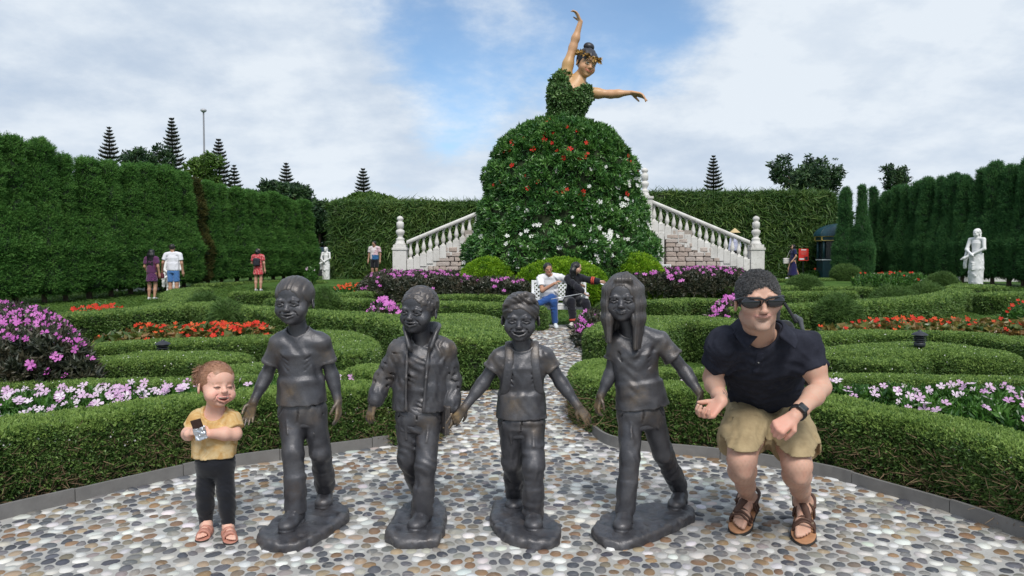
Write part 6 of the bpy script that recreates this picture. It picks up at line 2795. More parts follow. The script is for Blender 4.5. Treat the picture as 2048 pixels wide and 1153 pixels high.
def jacket(root, j, hd, N, P, rx, ry, arm, seed):
    xd = unit(j['sR'] - j['sL'])
    # the shirt under it
    g = Grid(*bbox([j['sL'], j['sR'], P, N], .10), .0052)
    torso_prims(g, N, P, j['sL'], j['sR'], j['hL'], j['hR'], rx, ry, .0)
    folds(g, .004, .05, seed + 8, 2.5)
    up = unit(hd.p(0, .05, -.3) - N)
    g.cone(N + up * .03, N + up * .13, .052, .07, .006, '-')
    o = g.build('t_shirt', M_BRONZE, root)
    wear_attr(o, lambda V: np.zeros(len(V)))
    # the jacket
    hem = lerp(j['hemL'], j['hemR'], .5)
    hw = np.linalg.norm(j['hemR'] - j['hemL']) / 2
    lo, hi = bbox([j['sL'], j['sR'], P, N + np.array([0, 0, .06]), j['wL'], j['wR'], j['hemL'], j['hemR']], .14)
    g = Grid(lo, hi, .0046)
    torso_prims(g, N, P, j['sL'], j['sR'], j['hL'], j['hR'], rx, ry, .018, waist=1.0)
    g.econe(hem, hem + (N - P) * .34, (hw, ry * 1.30), (rx * 1.10, ry * 1.24), unit(j['hemR'] - j['hemL']), .03, rnd=.01)
    g.plane(hem, -unit(N - P))
    folds(g, .0035, .08, seed + 3, .4)
    for s in 'LR':
        a, e, w = j['s' + s], j['e' + s], j['w' + s]
        g.chain([a, lerp(a, e, .5), e, lerp(e, w, .6), lerp(e, w, .88)], [.050, .048, .045, .042, .040], .025)
        u_ = unit(w - e)
        g.econe(lerp(e, w, .80), lerp(e, w, .98), (.041, .041), (.038, .038), (0, 1, 0), .006, rnd=.004)
        for q in range(4):
            c = lerp(a, e, .45 + .22 * q)
            g.cone(c + np.array([-.05, -.035, .012]), c + np.array([.05, -.035, -.022]), .005, .005, .012, '-')
    folds(g, .0022, .045, seed + 4, 1.2)
    # waistband
    for q in range(3):
        z = .008 + .014 * q
        c = hem + unit(N - P) * z
        g.econe(c - unit(N - P) * .005, c + unit(N - P) * .005, (hw + .001, ry * 1.31), (hw + .001, ry * 1.31), xd, .004, rnd=.004)
    # open front showing the shirt
    top = N + np.array([-.012, -ry * 1.3, .03])
    bot = hem + np.array([-.010, -ry * 1.3, -.02])
    for q in range(14):
        c = lerp(top, bot, q / 13)
        wdt = .050 + .006 * math.sin(q * .9)
        g.box(c, (wdt * (1.05 - .25 * q / 13), ry * .72, .022), rnd=.005, op='-', k=.004)
    g.cone(N + up * .02, N + up * .14, .056, .085, .006, '-')
    # front edges, yoke seams, slit pockets
    for sg in (-1, 1):
        e0, e1 = N + np.array([-.012 + sg * .056, -ry * .95, -.02]), hem + np.array([-.010 + sg * .045, -ry * 1.28, .02])
        g.chain([e0, lerp(e0, e1, .5) + np.array([0, -ry * .16, 0]), e1], [.006, .006, .006], .012)
        y0 = N + np.array([sg * .06, -ry * 1.02, -.062])
        g.chain([y0, y0 + np.array([sg * .06, .012, -.002]), y0 + np.array([sg * .09, .04, 0])], [.0045, .0045, .003], .005, '-')
        p0 = lerp(N, hem, .62) + np.array([sg * .075, -ry * 1.25, .03])
        g.chain([p0, p0 + np.array([sg * .02, .012, -.075])], [.006, .006], .006, '-')
        # standing collar
        cpts = [N + np.array([sg * .046, -ry * 1.02, -.045]), N + np.array([sg * .058, -ry * .86, -.010]), N + np.array([sg * .068, -ry * .50, .020]), N + np.array([sg * .070, .0, .034]), N + np.array([sg * .05, .05, .040]), N + np.array([0, .068, .040])]
        cpts = catmull(cpts, 6)
        for q in range(len(cpts)):
            hgt = .018 + .022 * min(1, q / 9)
            out = unit(np.array([cpts[q][0] - N[0], cpts[q][1] - N[1], 0]))
            g.cone(cpts[q], cpts[q] + out * .020 + np.array([0, 0, hgt]), .0085, .0075, .010)
    o = g.build('jacket', M_BRONZE, root)
    wear_attr(o, shoulder_wear([j['sR'] + np.array([.02, -.02, .02]), j['sL'], j['eL']], .07, .4))
    # book in the hand
    w = j['wR']
    f_ = unit(j['book'] - w)
    M = rot3(-64, 0, 6)
    g = Grid(*bbox([j['book']], .14), .005)
    g.box(j['book'], (.052, .014, .080), M, rnd=.004)
    g.box(j['book'] + M @ np.array([.004, 0, 0]), (.050, .0105, .082), M, rnd=.001, op='-')
    g.box(j['book'] + M @ np.array([.0, 0, 0]), (.046, .011, .076), M, rnd=.001)
    o = g.build('book', M_BRONZE, root)
    wear_attr(o, lambda V: np.full(len(V), .12))


# ---- hair styles
def hair_back(root, hd, j):
    g = Grid(*bbox([hd.p(0, .1, .1)], hd.H * .68), .0034)
    hd.E(g, (0, .075, .13), (.362, .435, .395))
    hd.E(g, (0, -.19, .15), (.27, .19, .23))
    hd.E(g, (0, .48, -.05), (.10, .10, .16), .1)
    hd.E(g, (0, -.47, -.20), (.285, .36, .475), .03, '-')
    hd.E(g, (0, -.20, -.54), (.5, .40, .42), .05, '-')
    s = lambda x, y, z: np.sin(x * 64 * (1 + .25 * np.abs(y)) + 2.0 * np.sin(z * 6) + np.sin(y * 9)) * (.6 + .4 * np.sin(x * 23))
    grid_fn(g, hair_strands(hd, s, .0022), *hd.box())
    o = g.build('hair', M_BRONZE, root)
    wear_attr(o, lambda V: .10 * np.ones(len(V)))


def hair_crop(root, hd, j):
    g = Grid(*bbox([hd.p(0, .1, .1)], hd.H * .66), .0032)
    hd.E(g, (0, .075, .13), (.352, .425, .390))
    hd.E(g, (0, -.19, .15), (.27, .19, .23))
    hd.E(g, (0, -.47, -.14), (.31, .34, .425), .02, '-')
    hd.E(g, (0, -.12, -.50), (.6, .46, .45), .03, '-')
    g.noise(.0045, .011, 5)
    o = g.build('hair', M_BRONZE, root)
    wear_attr(o, lambda V: .10 * np.ones(len(V)))


def hair_sweep(root, hd, j):
    g = Grid(*bbox([hd.p(0, .1, .1)], hd.H * .72), .0032)
    hd.E(g, (0, .075, .14), (.365, .435, .395))
    hd.E(g, (0, -.19, .15), (.27, .19, .23))
    hd.E(g, (0, -.46, -.18), (.32, .36, .40), .03, '-')
    hd.E(g, (0, -.14, -.52), (.6, .46, .45), .05, '-')
    # a swept fringe
    for k, (x0, z0, x1, z1) in enumerate(((.20, .48, -.24, .36), (.22, .44, -.31, .26), (.22, .40, -.27, .30), (.28, .36, .05, .30), (.25, .46, -.05, .46))):
        hd.K(g, [(x0, -.17, z0), ((x0 + x1) / 2, -.31 + .015 * k, (z0 + z1) / 2 + .05), (x1, -.25, z1)], [.05, .055, .03], .05)
    s = lambda x, y, z: np.sin((z * 1.0 + x * .42 + y * .55) * 54 + 2.2 * np.sin(x * 7)) * (.6 + .4 * np.sin(z * 19 + x * 5))
    grid_fn(g, hair_strands(hd, s, .0026), *bbox([hd.C], hd.H * .7))
    o = g.build('hair', M_BRONZE, root)
    wear_attr(o, lambda V: .10 * np.ones(len(V)))


def hair_long(root, hd, j):
    lo, hi = bbox([hd.p(0, .1, .5), hd.p(0, 0, -1.15)], hd.H * .60)
    g = Grid(lo, hi, .0038)
    H = hd.H
    hd.E(g, (0, .080, .13), (.352, .43, .390))
    hd.E(g, (0, -.19, .15), (.27, .19, .23))
    for s in (-1, 1):
        ln = .92 if s < 0 else 1.06
        for q, (x, y) in enumerate(((.262, -.19), (.300, -.09), (.318, .04), (.30, .16), (.23, .27), (.12, .33), (.0, .34))):
            pts = [hd.p(s * x, y, .16), hd.p(s * (x + .012), y, -.15), hd.p(s * (x + .010), y - .01, -.45), hd.p(s * (x - .01), y - .03, -.45) + np.array([0, -.004, -H * (ln - .45) * (1 if q < 3 else .8)])]
            g.chain(pts, [.088 * H, .088 * H, .090 * H, .045 * H], .03)
    hd.E(g, (-.02, -.46, -.12), (.258, .36, .40), .02, '-')
    # parted fringe
    for x1, zz in ((-.27, .02), (-.20, .14), (-.10, .21), (.0, .25), (.12, .26), (.22, .18), (.275, .02)):
        hd.K(g, [(.09, -.17, .48), ((.09 + x1) / 2, -.30, .38), (x1, -.315 + abs(x1) * .42, zz)], [.05, .045, .018], .03)

    def s(x, y, z):
        a = np.arctan2(x, -y + .15)
        return np.sin(a * 44 + 1.2 * np.sin(z * 4) + np.sin(a * 9) * 2) * (.6 + .4 * np.sin(a * 17 + z * 2))
    grid_fn(g, hair_strands(hd, s, .0024), lo, hi)
    o = g.build('hair', M_BRONZE, root)
    wear_attr(o, lambda V: .10 * np.ones(len(V)))


def statues():
    # --- girl with V-neck shirt, hair drawn back
    Y = 3.80
    hd = Head(U(588, 601, Y - .04), .238, yaw=-9, pitch=2, roll=-2, w=1.15)
    bronze_child('bronze girl in a V-neck shirt with drawn back hair, nearest the toddler',
                 [(517, 1090), (540, 1105), (590, 1106), (640, 1084), (690, 1052), (697, 1034), (672, 1020), (620, 1021), (572, 1040), (530, 1068)],
                 dict(neck=(597, 662, Y), sL=(559, 686, Y), sR=(642, 684, Y), eL=(533, 752, Y + .02), eR=(664, 750, Y + .03), wL=(507, 804, Y - .04), wR=(676, 802, Y),
                      hL=(581, 828, Y), hR=(630, 826, Y + .01), kL=(586, 905, Y - .06), kR=(641, 906, Y + .02), aL=(592, 1012, 3.72), aR=(650, 968, 4.0),
                      hemL=(556, 812, Y), hemR=(653, 800, Y), heelL=(597, 1040, 3.76), toeL=(570, 1066, 3.58), heelR=(651, 1002, 4.06), toeR=(646, 1018, 3.93)),
                 hd, 'grin', hair_back, tee(vneck=True), 11,
                 handL=((-.30, -.05, -1), (.35, -.9, .1), .135, dict(thumb=1, curl=(.25, .3, .35, .4), spread=.09)),
                 handR=((.10, -.22, -1), (-1, .3, .1), .135, dict(thumb=-1, curl=(.3, .35, .4, .45))))
    # --- boy in a jacket
    hd = Head(U(838, 619, Y - .05), .232, yaw=-24, pitch=1, roll=2, w=1.13)
    bronze_child('bronze boy in an open zip jacket with cropped hair and a book',
                 [(773, 1078), (785, 1094), (830, 1099), (878, 1094), (889, 1060), (889, 1028), (868, 1012), (830, 1012), (795, 1036)],
                 dict(neck=(845, 680, Y), sL=(799, 704, Y), sR=(890, 702, Y + .01), eL=(766, 757, Y + .01), eR=(905, 762, Y + .03), wL=(749, 806, Y - .04), wR=(904, 822, Y - .02),
                      hL=(816, 838, Y), hR=(860, 838, Y), kL=(816, 918, Y - .0), kR=(851, 930, Y - .08), aL=(844, 985, 4.0), aR=(845, 1024, 3.74),
                      hemL=(787, 818, Y), hemR=(890, 818, Y), heelL=(850, 1006, 4.02), toeL=(836, 1018, 3.88), heelR=(848, 1046, 3.78), toeR=(829, 1064, 3.60), book=(889, 838, Y - .02)),
                 hd, 'grin', hair_crop, jacket, 12,
                 handL=((-.35, -.12, -1), (.55, .8, -.2), .128, dict(thumb=-1, curl=(.35, .4, .45, .5), spread=.1)),
                 handR=((.0, -.12, -1), (-1, .1, .1), .128, dict(thumb=-1, curl=(.7, .75, .8, .85))))
    # --- boy with backpack straps
    hd = Head(U(1041, 634, Y - .05), .238, yaw=-5, pitch=3, roll=1, w=1.10)
    bronze_child('bronze laughing boy with a swept fringe and backpack straps',
                 [(980, 1046), (990, 1070), (1020, 1092), (1060, 1101), (1108, 1096), (1122, 1080), (1112, 1060), (1085, 1042), (1060, 1022), (1020, 1010), (988, 1020)],
                 dict(neck=(1043, 690, Y), sL=(1001, 714, Y), sR=(1088, 712, Y), eL=(968, 764, Y), eR=(1121, 764, Y), wL=(929, 816, Y - .05), wR=(1155, 812, Y - .04),
                      hL=(1021, 850, Y), hR=(1065, 850, Y), kL=(1024, 925, Y + .04), kR=(1068, 932, Y - .08), aL=(1031, 985, 4.02), aR=(1067, 1026, 3.74),
                      hemL=(992, 836, Y), hemR=(1093, 833, Y), heelL=(1032, 1008, 4.08), toeL=(1026, 1024, 3.92), heelR=(1066, 1046, 3.78), toeR=(1068, 1064, 3.60)),
                 hd, 'open', hair_sweep, tee(straps=True, sleeve=.52, sleeve_r=.052), 13,
                 handL=((-.62, -.1, -.8), (-.3, .8, -.5), .128, dict(thumb=1, curl=(.45, .5, .5, .55), spread=.08)),
                 handR=((.62, -.1, -.75), (-.3, .9, -.2), .128, dict(thumb=-1, curl=(.25, .3, .3, .35), spread=.08)))
    # --- girl with long hair
    Y = 3.82
    hd = Head(U(1246, 594, Y - .05), .240, yaw=-15, pitch=2, roll=-1, w=1.08)
    bronze_child('bronze girl with long straight hair, holding hands with the crouching man',
                 [(1185, 1076), (1200, 1094), (1240, 1101), (1290, 1092), (1345, 1068), (1388, 1046), (1386, 1032), (1350, 1022), (1300, 1024), (1240, 1034), (1200, 1052)],
                 dict(neck=(1262, 662, Y), sL=(1234, 684, Y + .01), sR=(1318, 680, Y), eL=(1222, 748, Y + .03), eR=(1370, 744, Y - .02), wL=(1201, 792, Y), wR=(1399, 786, Y - .10),
                      hL=(1258, 832, Y), hR=(1306, 830, Y), kL=(1259, 918, Y - .06), kR=(1327, 908, Y + .04), aL=(1251, 1016, 3.74), aR=(1356, 970, 4.04),
                      hemL=(1234, 814, Y), hemR=(1340, 814, Y), heelL=(1251, 1044, 3.78), toeL=(1242, 1066, 3.60), heelR=(1362, 1004, 4.08), toeR=(1350, 1022, 3.92)),
                 hd, 'closed', hair_long, tee(sleeve=.56, sleeve_r=.050), 14, shoes='strap', thigh=.066, knee=.054, cuff=.046,
                 handL=((-.35, -.1, -1), (.9, .4, 0), .128, dict(thumb=1, curl=(.6, .65, .7, .75))),
                 handR=((.22, -.12, -1), (-.75, .35, .25), .125, dict(thumb=-1, curl=(.2, .25, .3, .35))))


statues()
# ================================================================== people
SK = (.58, .345, .255)


def part_grid(pts, m, h):
    return Grid(*bbox(pts, m), h)


def tint(c):
    return lambda V: np.tile(np.array(c, float), (len(V), 1))


M_SOLE = simple('sandal_sole', (.025, .022, .020), .8, .2, 30)
M_TAN = simple('sandal_footbed', (.36, .18, .09), .75, .2, 30)
M_LEATHER = simple('brown_strap_leather', (.075, .036, .024), .7, .25, 40, .3)
M_ROSE = simple('rose_sandal', (.42, .19, .14), .55, .2, 40)
M_BLACKP = simple('black_plastic', (.012, .012, .014), .35, .2, 40)
M_LENS = simple('dark_lens', (.006, .006, .008), .06, .1, 10, spec=.8)
M_BUCKLE = simple('buckle_metal', (.55, .42, .30), .3, .1, 40, metal=.9)
M_GOLDR = simple('ring_gold', (.7, .5, .22), .25, .05, 40, metal=1.0)


def foot_bare(g, heel, toe, w, up=(0, 0, 1), side=1):
    """a bare foot with five toes"""
    heel, toe, up = np.asarray(heel, float), np.asarray(toe, float), unit(up)
    d = unit(toe - heel)
    L = np.linalg.norm(toe - heel)
    s = np.cross(up, d) * side
    c = lambda t, x, z: heel + d * L * t + s * w * x + up * w * z
    g.cone(c(.06, 0, .38), c(.30, 0, .42), w * .34, w * .34, w * .2)
    g.cone(c(.28, .0, .40), c(.66, .06, .24), w * .36, w * .30, w * .2)
    g.cone(c(.66, .22, .22), c(.66, -.24, .2), w * .22, w * .18, w * .2)
    for i, (x, l, r) in enumerate(((.30, 1.0, .135), (.13, .99, .10), (.0, .955, .092), (-.13, .91, .088), (-.26, .85, .082))):
        g.chain([c(.66, x * .9, .2), c(l - .10, x, .17), c(l - .02, x, .12)], [w * r * 1.15, w * r, w * r * .95], w * .03)
    return c


def sandal(root, heel, toe, w, straps, up=(0, 0, 1), m_top=None, m_bed=None, m_strap=None, h=.0045, side=1):
    heel, toe, up = np.asarray(heel, float), np.asarray(toe, float), unit(up)
    d = unit(toe - heel)
    L = np.linalg.norm(toe - heel)
    s = np.cross(up, d) * side
    c = lambda t, x, z: heel + d * L * t + s * w * x + up * w * z
    t_ = empty  # noqa
    for nm, mt, z0, z1, gr in (('sole', M_SOLE, -.30, -.12, .06), ('footbed', m_bed, -.125, -.04, .045)):
        g = part_grid([heel, toe], .07, h)
        for t, rx, ry in ((.24, .45, .27), (.50, .47, .30), (.76, .56, .28)):
            g.econe(c(t, .02, z0), c(t, .02, z1), (w * (rx + gr), L * ry), (w * (rx + gr), L * ry), s, .01, rnd=.003)
        g.build(nm, mt, root)
    for t, zt, wd in straps:
        g = part_grid([heel, toe, c(.3, 0, 1)], .08, h)
        pts = [c(t - .02, -.50, -.05), c(t - .01, -.47, zt * .45), c(t, -.22, zt * .92), c(t, .10, zt), c(t, .38, zt * .55), c(t - .01, .54, -.05)]
        pts = catmull(pts, 4)
        for q in range(len(pts) - 1):
            for o in (-.5, .5):
                g.cone(pts[q] + d * wd * o, pts[q + 1] + d * wd * o, .0062, .0062, .002)
            g.cone(pts[q], pts[q + 1], .0066, .0066, .004)
        g.build('strap', m_strap, root)
        b = MB()
        p = c(t, -.36, zt * .72)
        b.box(p - np.array([.006, .009, .004]), p + np.array([.006, .004, .005]))
        b.V = [rel(root, v) for v in b.V]
        b.build('buckle', M_BUCKLE, root)


def toddler():
    Y = 3.70
    hd = Head(U(434, 769, Y - .03), .226, yaw=46, pitch=-6, roll=6)
    J = dict(neck=(430, 822, Y), sL=(400, 838, Y), sR=(459, 838, Y), eL=(377, 868, Y - .01), eR=(470, 868, Y - .03), wL=(382, 866, Y - .085), wR=(418, 868, Y - .13),
             hL=(414, 930, Y), hR=(448, 930, Y), kL=(410, 985, Y - .01), kR=(452, 985, Y - .02), aL=(412, 1052, 3.72), aR=(457, 1055, 3.68), hemL=(389, 912, Y), hemR=(469, 912, Y))
    j = {k: U(*v) for k, v in J.items()}
    j['wL'] = U(377, 868, Y - .10)
    N, P = j['neck'], lerp(j['hL'], j['hR'], .5)
    rx, ry = .092, .078
    root = empty('person', (P[0], P[1], 0), 'laughing toddler in a mustard T-shirt and black leggings holding chocolate', 'person')
    lo, hi = bbox(list(j.values()) + [hd.C], .10)
    hi[2], lo[2] = hd.C[2] + hd.H * .62, -.01
    hb = hd.box()
    g = Grid(lo, hi, .0044, [(a, hb[0][a] + .1 * hd.H, hb[1][a] - .1 * hd.H, .0028) for a in range(3)])
    torso_prims(g, N, P, j['sL'], j['sR'], j['hL'], j['hR'], rx, ry, -.012, waist=1.05)
    feet = {}
    for s, side, (ha, ta) in (('L', -1, ((417, 1058, 3.80), (403, 1078, 3.655))), ('R', 1, ((455, 1062, 3.78), (462, 1083, 3.635)))):
        g.chain([j['h' + s], j['k' + s], j['a' + s]], [.045, .034, .027], .03)
        g.chain([j['s' + s], j['e' + s], lerp(j['e' + s], j['w' + s], .4), j['w' + s]], [.036, .031, .031, .022], .02)
        heel, toe = G(ha[0], ha[1], .014), G(ta[0], ta[1], .014)
        feet[s] = (heel, toe, side)
        foot_bare(g, heel, toe, .058, side=side)
        g.cone(j['a' + s], heel + unit(toe - heel) * .03 + np.array([0, 0, .03]), .026, .024, .02)
    g.cone(N, hd.p(0, .05, -.28), .042, .040, .03)
    sculpt_head(g, hd, 'toddler', 'open', eyes='squint')
    bar = U(398, 860, Y - .15)
    sculpt_hand(g, j['wL'], unit(bar - j['wL']) + np.array([.2, -.4, .2]), (.8, -.1, .1), .088, thumb=1, curl=(.7, .7, .7, .7), tcurl=.4)
    sculpt_hand(g, j['wR'], unit(bar + np.array([-.0, .02, 0]) - j['wR']) + np.array([-.6, -.3, .25]), (-.3, .8, -.1), .088, thumb=-1, curl=(.7, .7, .75, .8), tcurl=.4)

    def mess(L, C):
        x, y, z = L.T
        n = np.sin(x * 41) * np.sin(z * 37 + 1)
        m = np.clip(1.2 - np.sqrt(((x - .02) / .15) ** 2 + ((z + .36) / .075) ** 2) + n * .25, 0, 1) * (y < -.24) * .65
        return C * (1 - m[:, None]) + np.array((.20, .055, .030)) * m[:, None]
    fc = face_color(hd, (.66, .41, .32), lips=(.56, .24, .21), brow=(.46, .28, .20), smile='open', squint=True, blush=(.68, .30, .25), mess=mess)
    g.build('body', M_SKIN, root, color=fc)
    # hair
    g = Grid(*bbox([hd.p(0, .1, .1)], hd.H * .72), .0032)
    hd.E(g, (0, .075, .125), (.372, .442, .388))
    hd.E(g, (0, -.19, .14), (.27, .185, .23))
    hd.E(g, (0, -.47, -.17), (.33, .34, .43), .04, '-')
    hd.E(g, (0, -.16, -.58), (.7, .50, .46), .05, '-')
    mh = simple('light_brown_hair', (.27, .135, .078), .5, .3, 60)
    hair = g.build('hair', mh, root)
    tail = hd.p(-.14, .45, .22)
    hair_coat(hair, g, 'toddler_hair', mh, 30000, .022, .0009, lambda P: 1.6 * (tail - P) / (np.linalg.norm(tail - P, axis=1)[:, None] + .01), -.04, 3)
    g = Grid(*bbox([hd.p(-.12, .55, .15)], .09), .003)
    hd.K(g, [(-.14, .40, .22), (-.15, .50, .30), (-.16, .62, .27), (-.16, .68, .12), (-.14, .64, -.04)], [.04, .055, .06, .05, .012], .02)
    hd.K(g, [(-.14, .42, .20), (-.14, .56, .20), (-.14, .60, .06)], [.04, .045, .012], .02)
    g.noise(.003, .012, 3)
    g.build('pigtail', mh, hair)
    hair_coat(hair, g, 'pigtail_hair', mh, 22000, .024, .001, lambda P: np.tile([[-.5, .2, -.4]], (len(P), 1)), .6, 4)
    # T-shirt
    g = Grid(*bbox([j['sL'], j['sR'], P, N, j['eL'], j['eR']], .09), .0042)
    torso_prims(g, N, P, j['sL'], j['sR'], j['hL'], j['hR'], rx, ry, .003, waist=1.07)
    hem = lerp(j['hemL'], j['hemR'], .5)
    g.econe(hem, hem + (N - P) * .4, (.104, .094), (.099, .086), (1, 0, 0), .03, rnd=.006)
    g.plane(hem, -unit(N - P))
    for s in 'LR':
        a, e = j['s' + s], j['e' + s]
        q = lerp(a, e, .72)
        g.econe(a, q, (.046, .046), (.052, .052), (0, 1, 0), .03, rnd=.006)
    folds(g, .0035, .06, 5, .6)
    g.noise(.004, .05, 6)
    up = unit(hd.p(0, .05, -.3) - N)
    hole = g.like()
    hole.cone(N + up * .018 + np.array([.006, -.014, 0]), N + up * .13, .052, .09, 0)
    hole.ell(N + np.array([.006, -.055, .002]), (.052, .05, .042), None, .02)
    g.cut(hole, .003, .005, .006)
    t = NT('mustard_tie_dye')
    f = t.noise(13, 5, .65, dist=1.2)
    c = t.ramp(f, [(.30, (.40, .20, .060)), (.46, (.52, .34, .145)), (.62, (.60, .46, .26)), (.78, (.56, .33, .13))])
    t.bump(t.noise(500, 2, .6), .2, .001)
    g.build('t_shirt', t.set(c, .9, spec=.1), root)
    # leggings
    g = Grid(*bbox([j['hL'], j['hR'], j['aL'], j['aR'], hem], .09), .0042)
    g.econe(P + (N - P) * .02, hem + np.array([0, 0, .02]), (rx * .98, ry * 1.08), (rx * .98, ry * 1.06), (1, 0, 0), .03, rnd=.02)
    g.ell(P - np.array([0, 0, .005]), (rx * .98, ry * 1.06, .062), None, .04)
    for s in 'LR':
        g.chain([lerp(j['h' + s], P, .1), j['k' + s], lerp(j['k' + s], j['a' + s], .4), j['a' + s] + np.array([0, 0, .012])], [.053, .042, .040, .032], .02)
    folds(g, .0016, .035, 8, 2.0)
    g.build('leggings', cloth('black_leggings', (.010, .011, .015), .85, .2), root)
    for s in 'LR':
        heel, toe, side = feet[s]
        sandal(root, heel - unit(toe - heel) * .012, toe + unit(toe - heel) * .010, .058, [(.40, .62, .024), (.68, .50, .022)], m_bed=M_ROSE, m_strap=M_ROSE, h=.0036, side=side)
    # the chocolate, a thing of its own
    cr = empty('chocolate_bar', bar, 'bitten dark chocolate bar in torn silver foil in the hands of the toddler', 'chocolate')
    M = rot3(-14, 8, -16)
    b = MB()
    for i in range(2):
        for k in range(3):
            b.box((-.027 + i * .0275, -.005, .004 + k * .0165), (-.001 + i * .0275, .005, .019 + k * .0165))
    b.box((-.0275, -.004, .0), (.027, .004, .052))
    b.V = [v @ M.T for v in b.V]
    b.build('chocolate', simple('dark_chocolate', (.035, .014, .009), .4, .2, 60), cr)
    g = Grid((-.06, -.04, -.07), (.06, .04, .03), .0032)
    g.box((0, 0, -.020), (.031, .009, .030), None, rnd=.004)
    g.noise(.0055, .012, 4)
    g.noise(.003, .006, 5)
    V, Q = g.surf()
    obj('foil_wrapper', mesh_np('foil_wrapper', V @ M.T, Q, simple('silver_foil', (.62, .64, .68), .28, .1, 40, .3, metal=.85), False), cr)


EYE_Z, NOSE_Z, MOUTH_Z = -.060, -.145, -.300
toddler()


def hit(g, px, py, y0, y1):
    """where the sight line of a pixel first meets a field"""
    for y in np.arange(y0, y1, .003):
        p = U(px, py, y)
        i = [min(len(g.ax[a]) - 1, max(0, int(np.searchsorted(g.ax[a], p[a])))) for a in range(3)]
        if g.F[i[0], i[1], i[2]] < 0:
            return p
    return U(px, py, (y0 + y1) / 2)


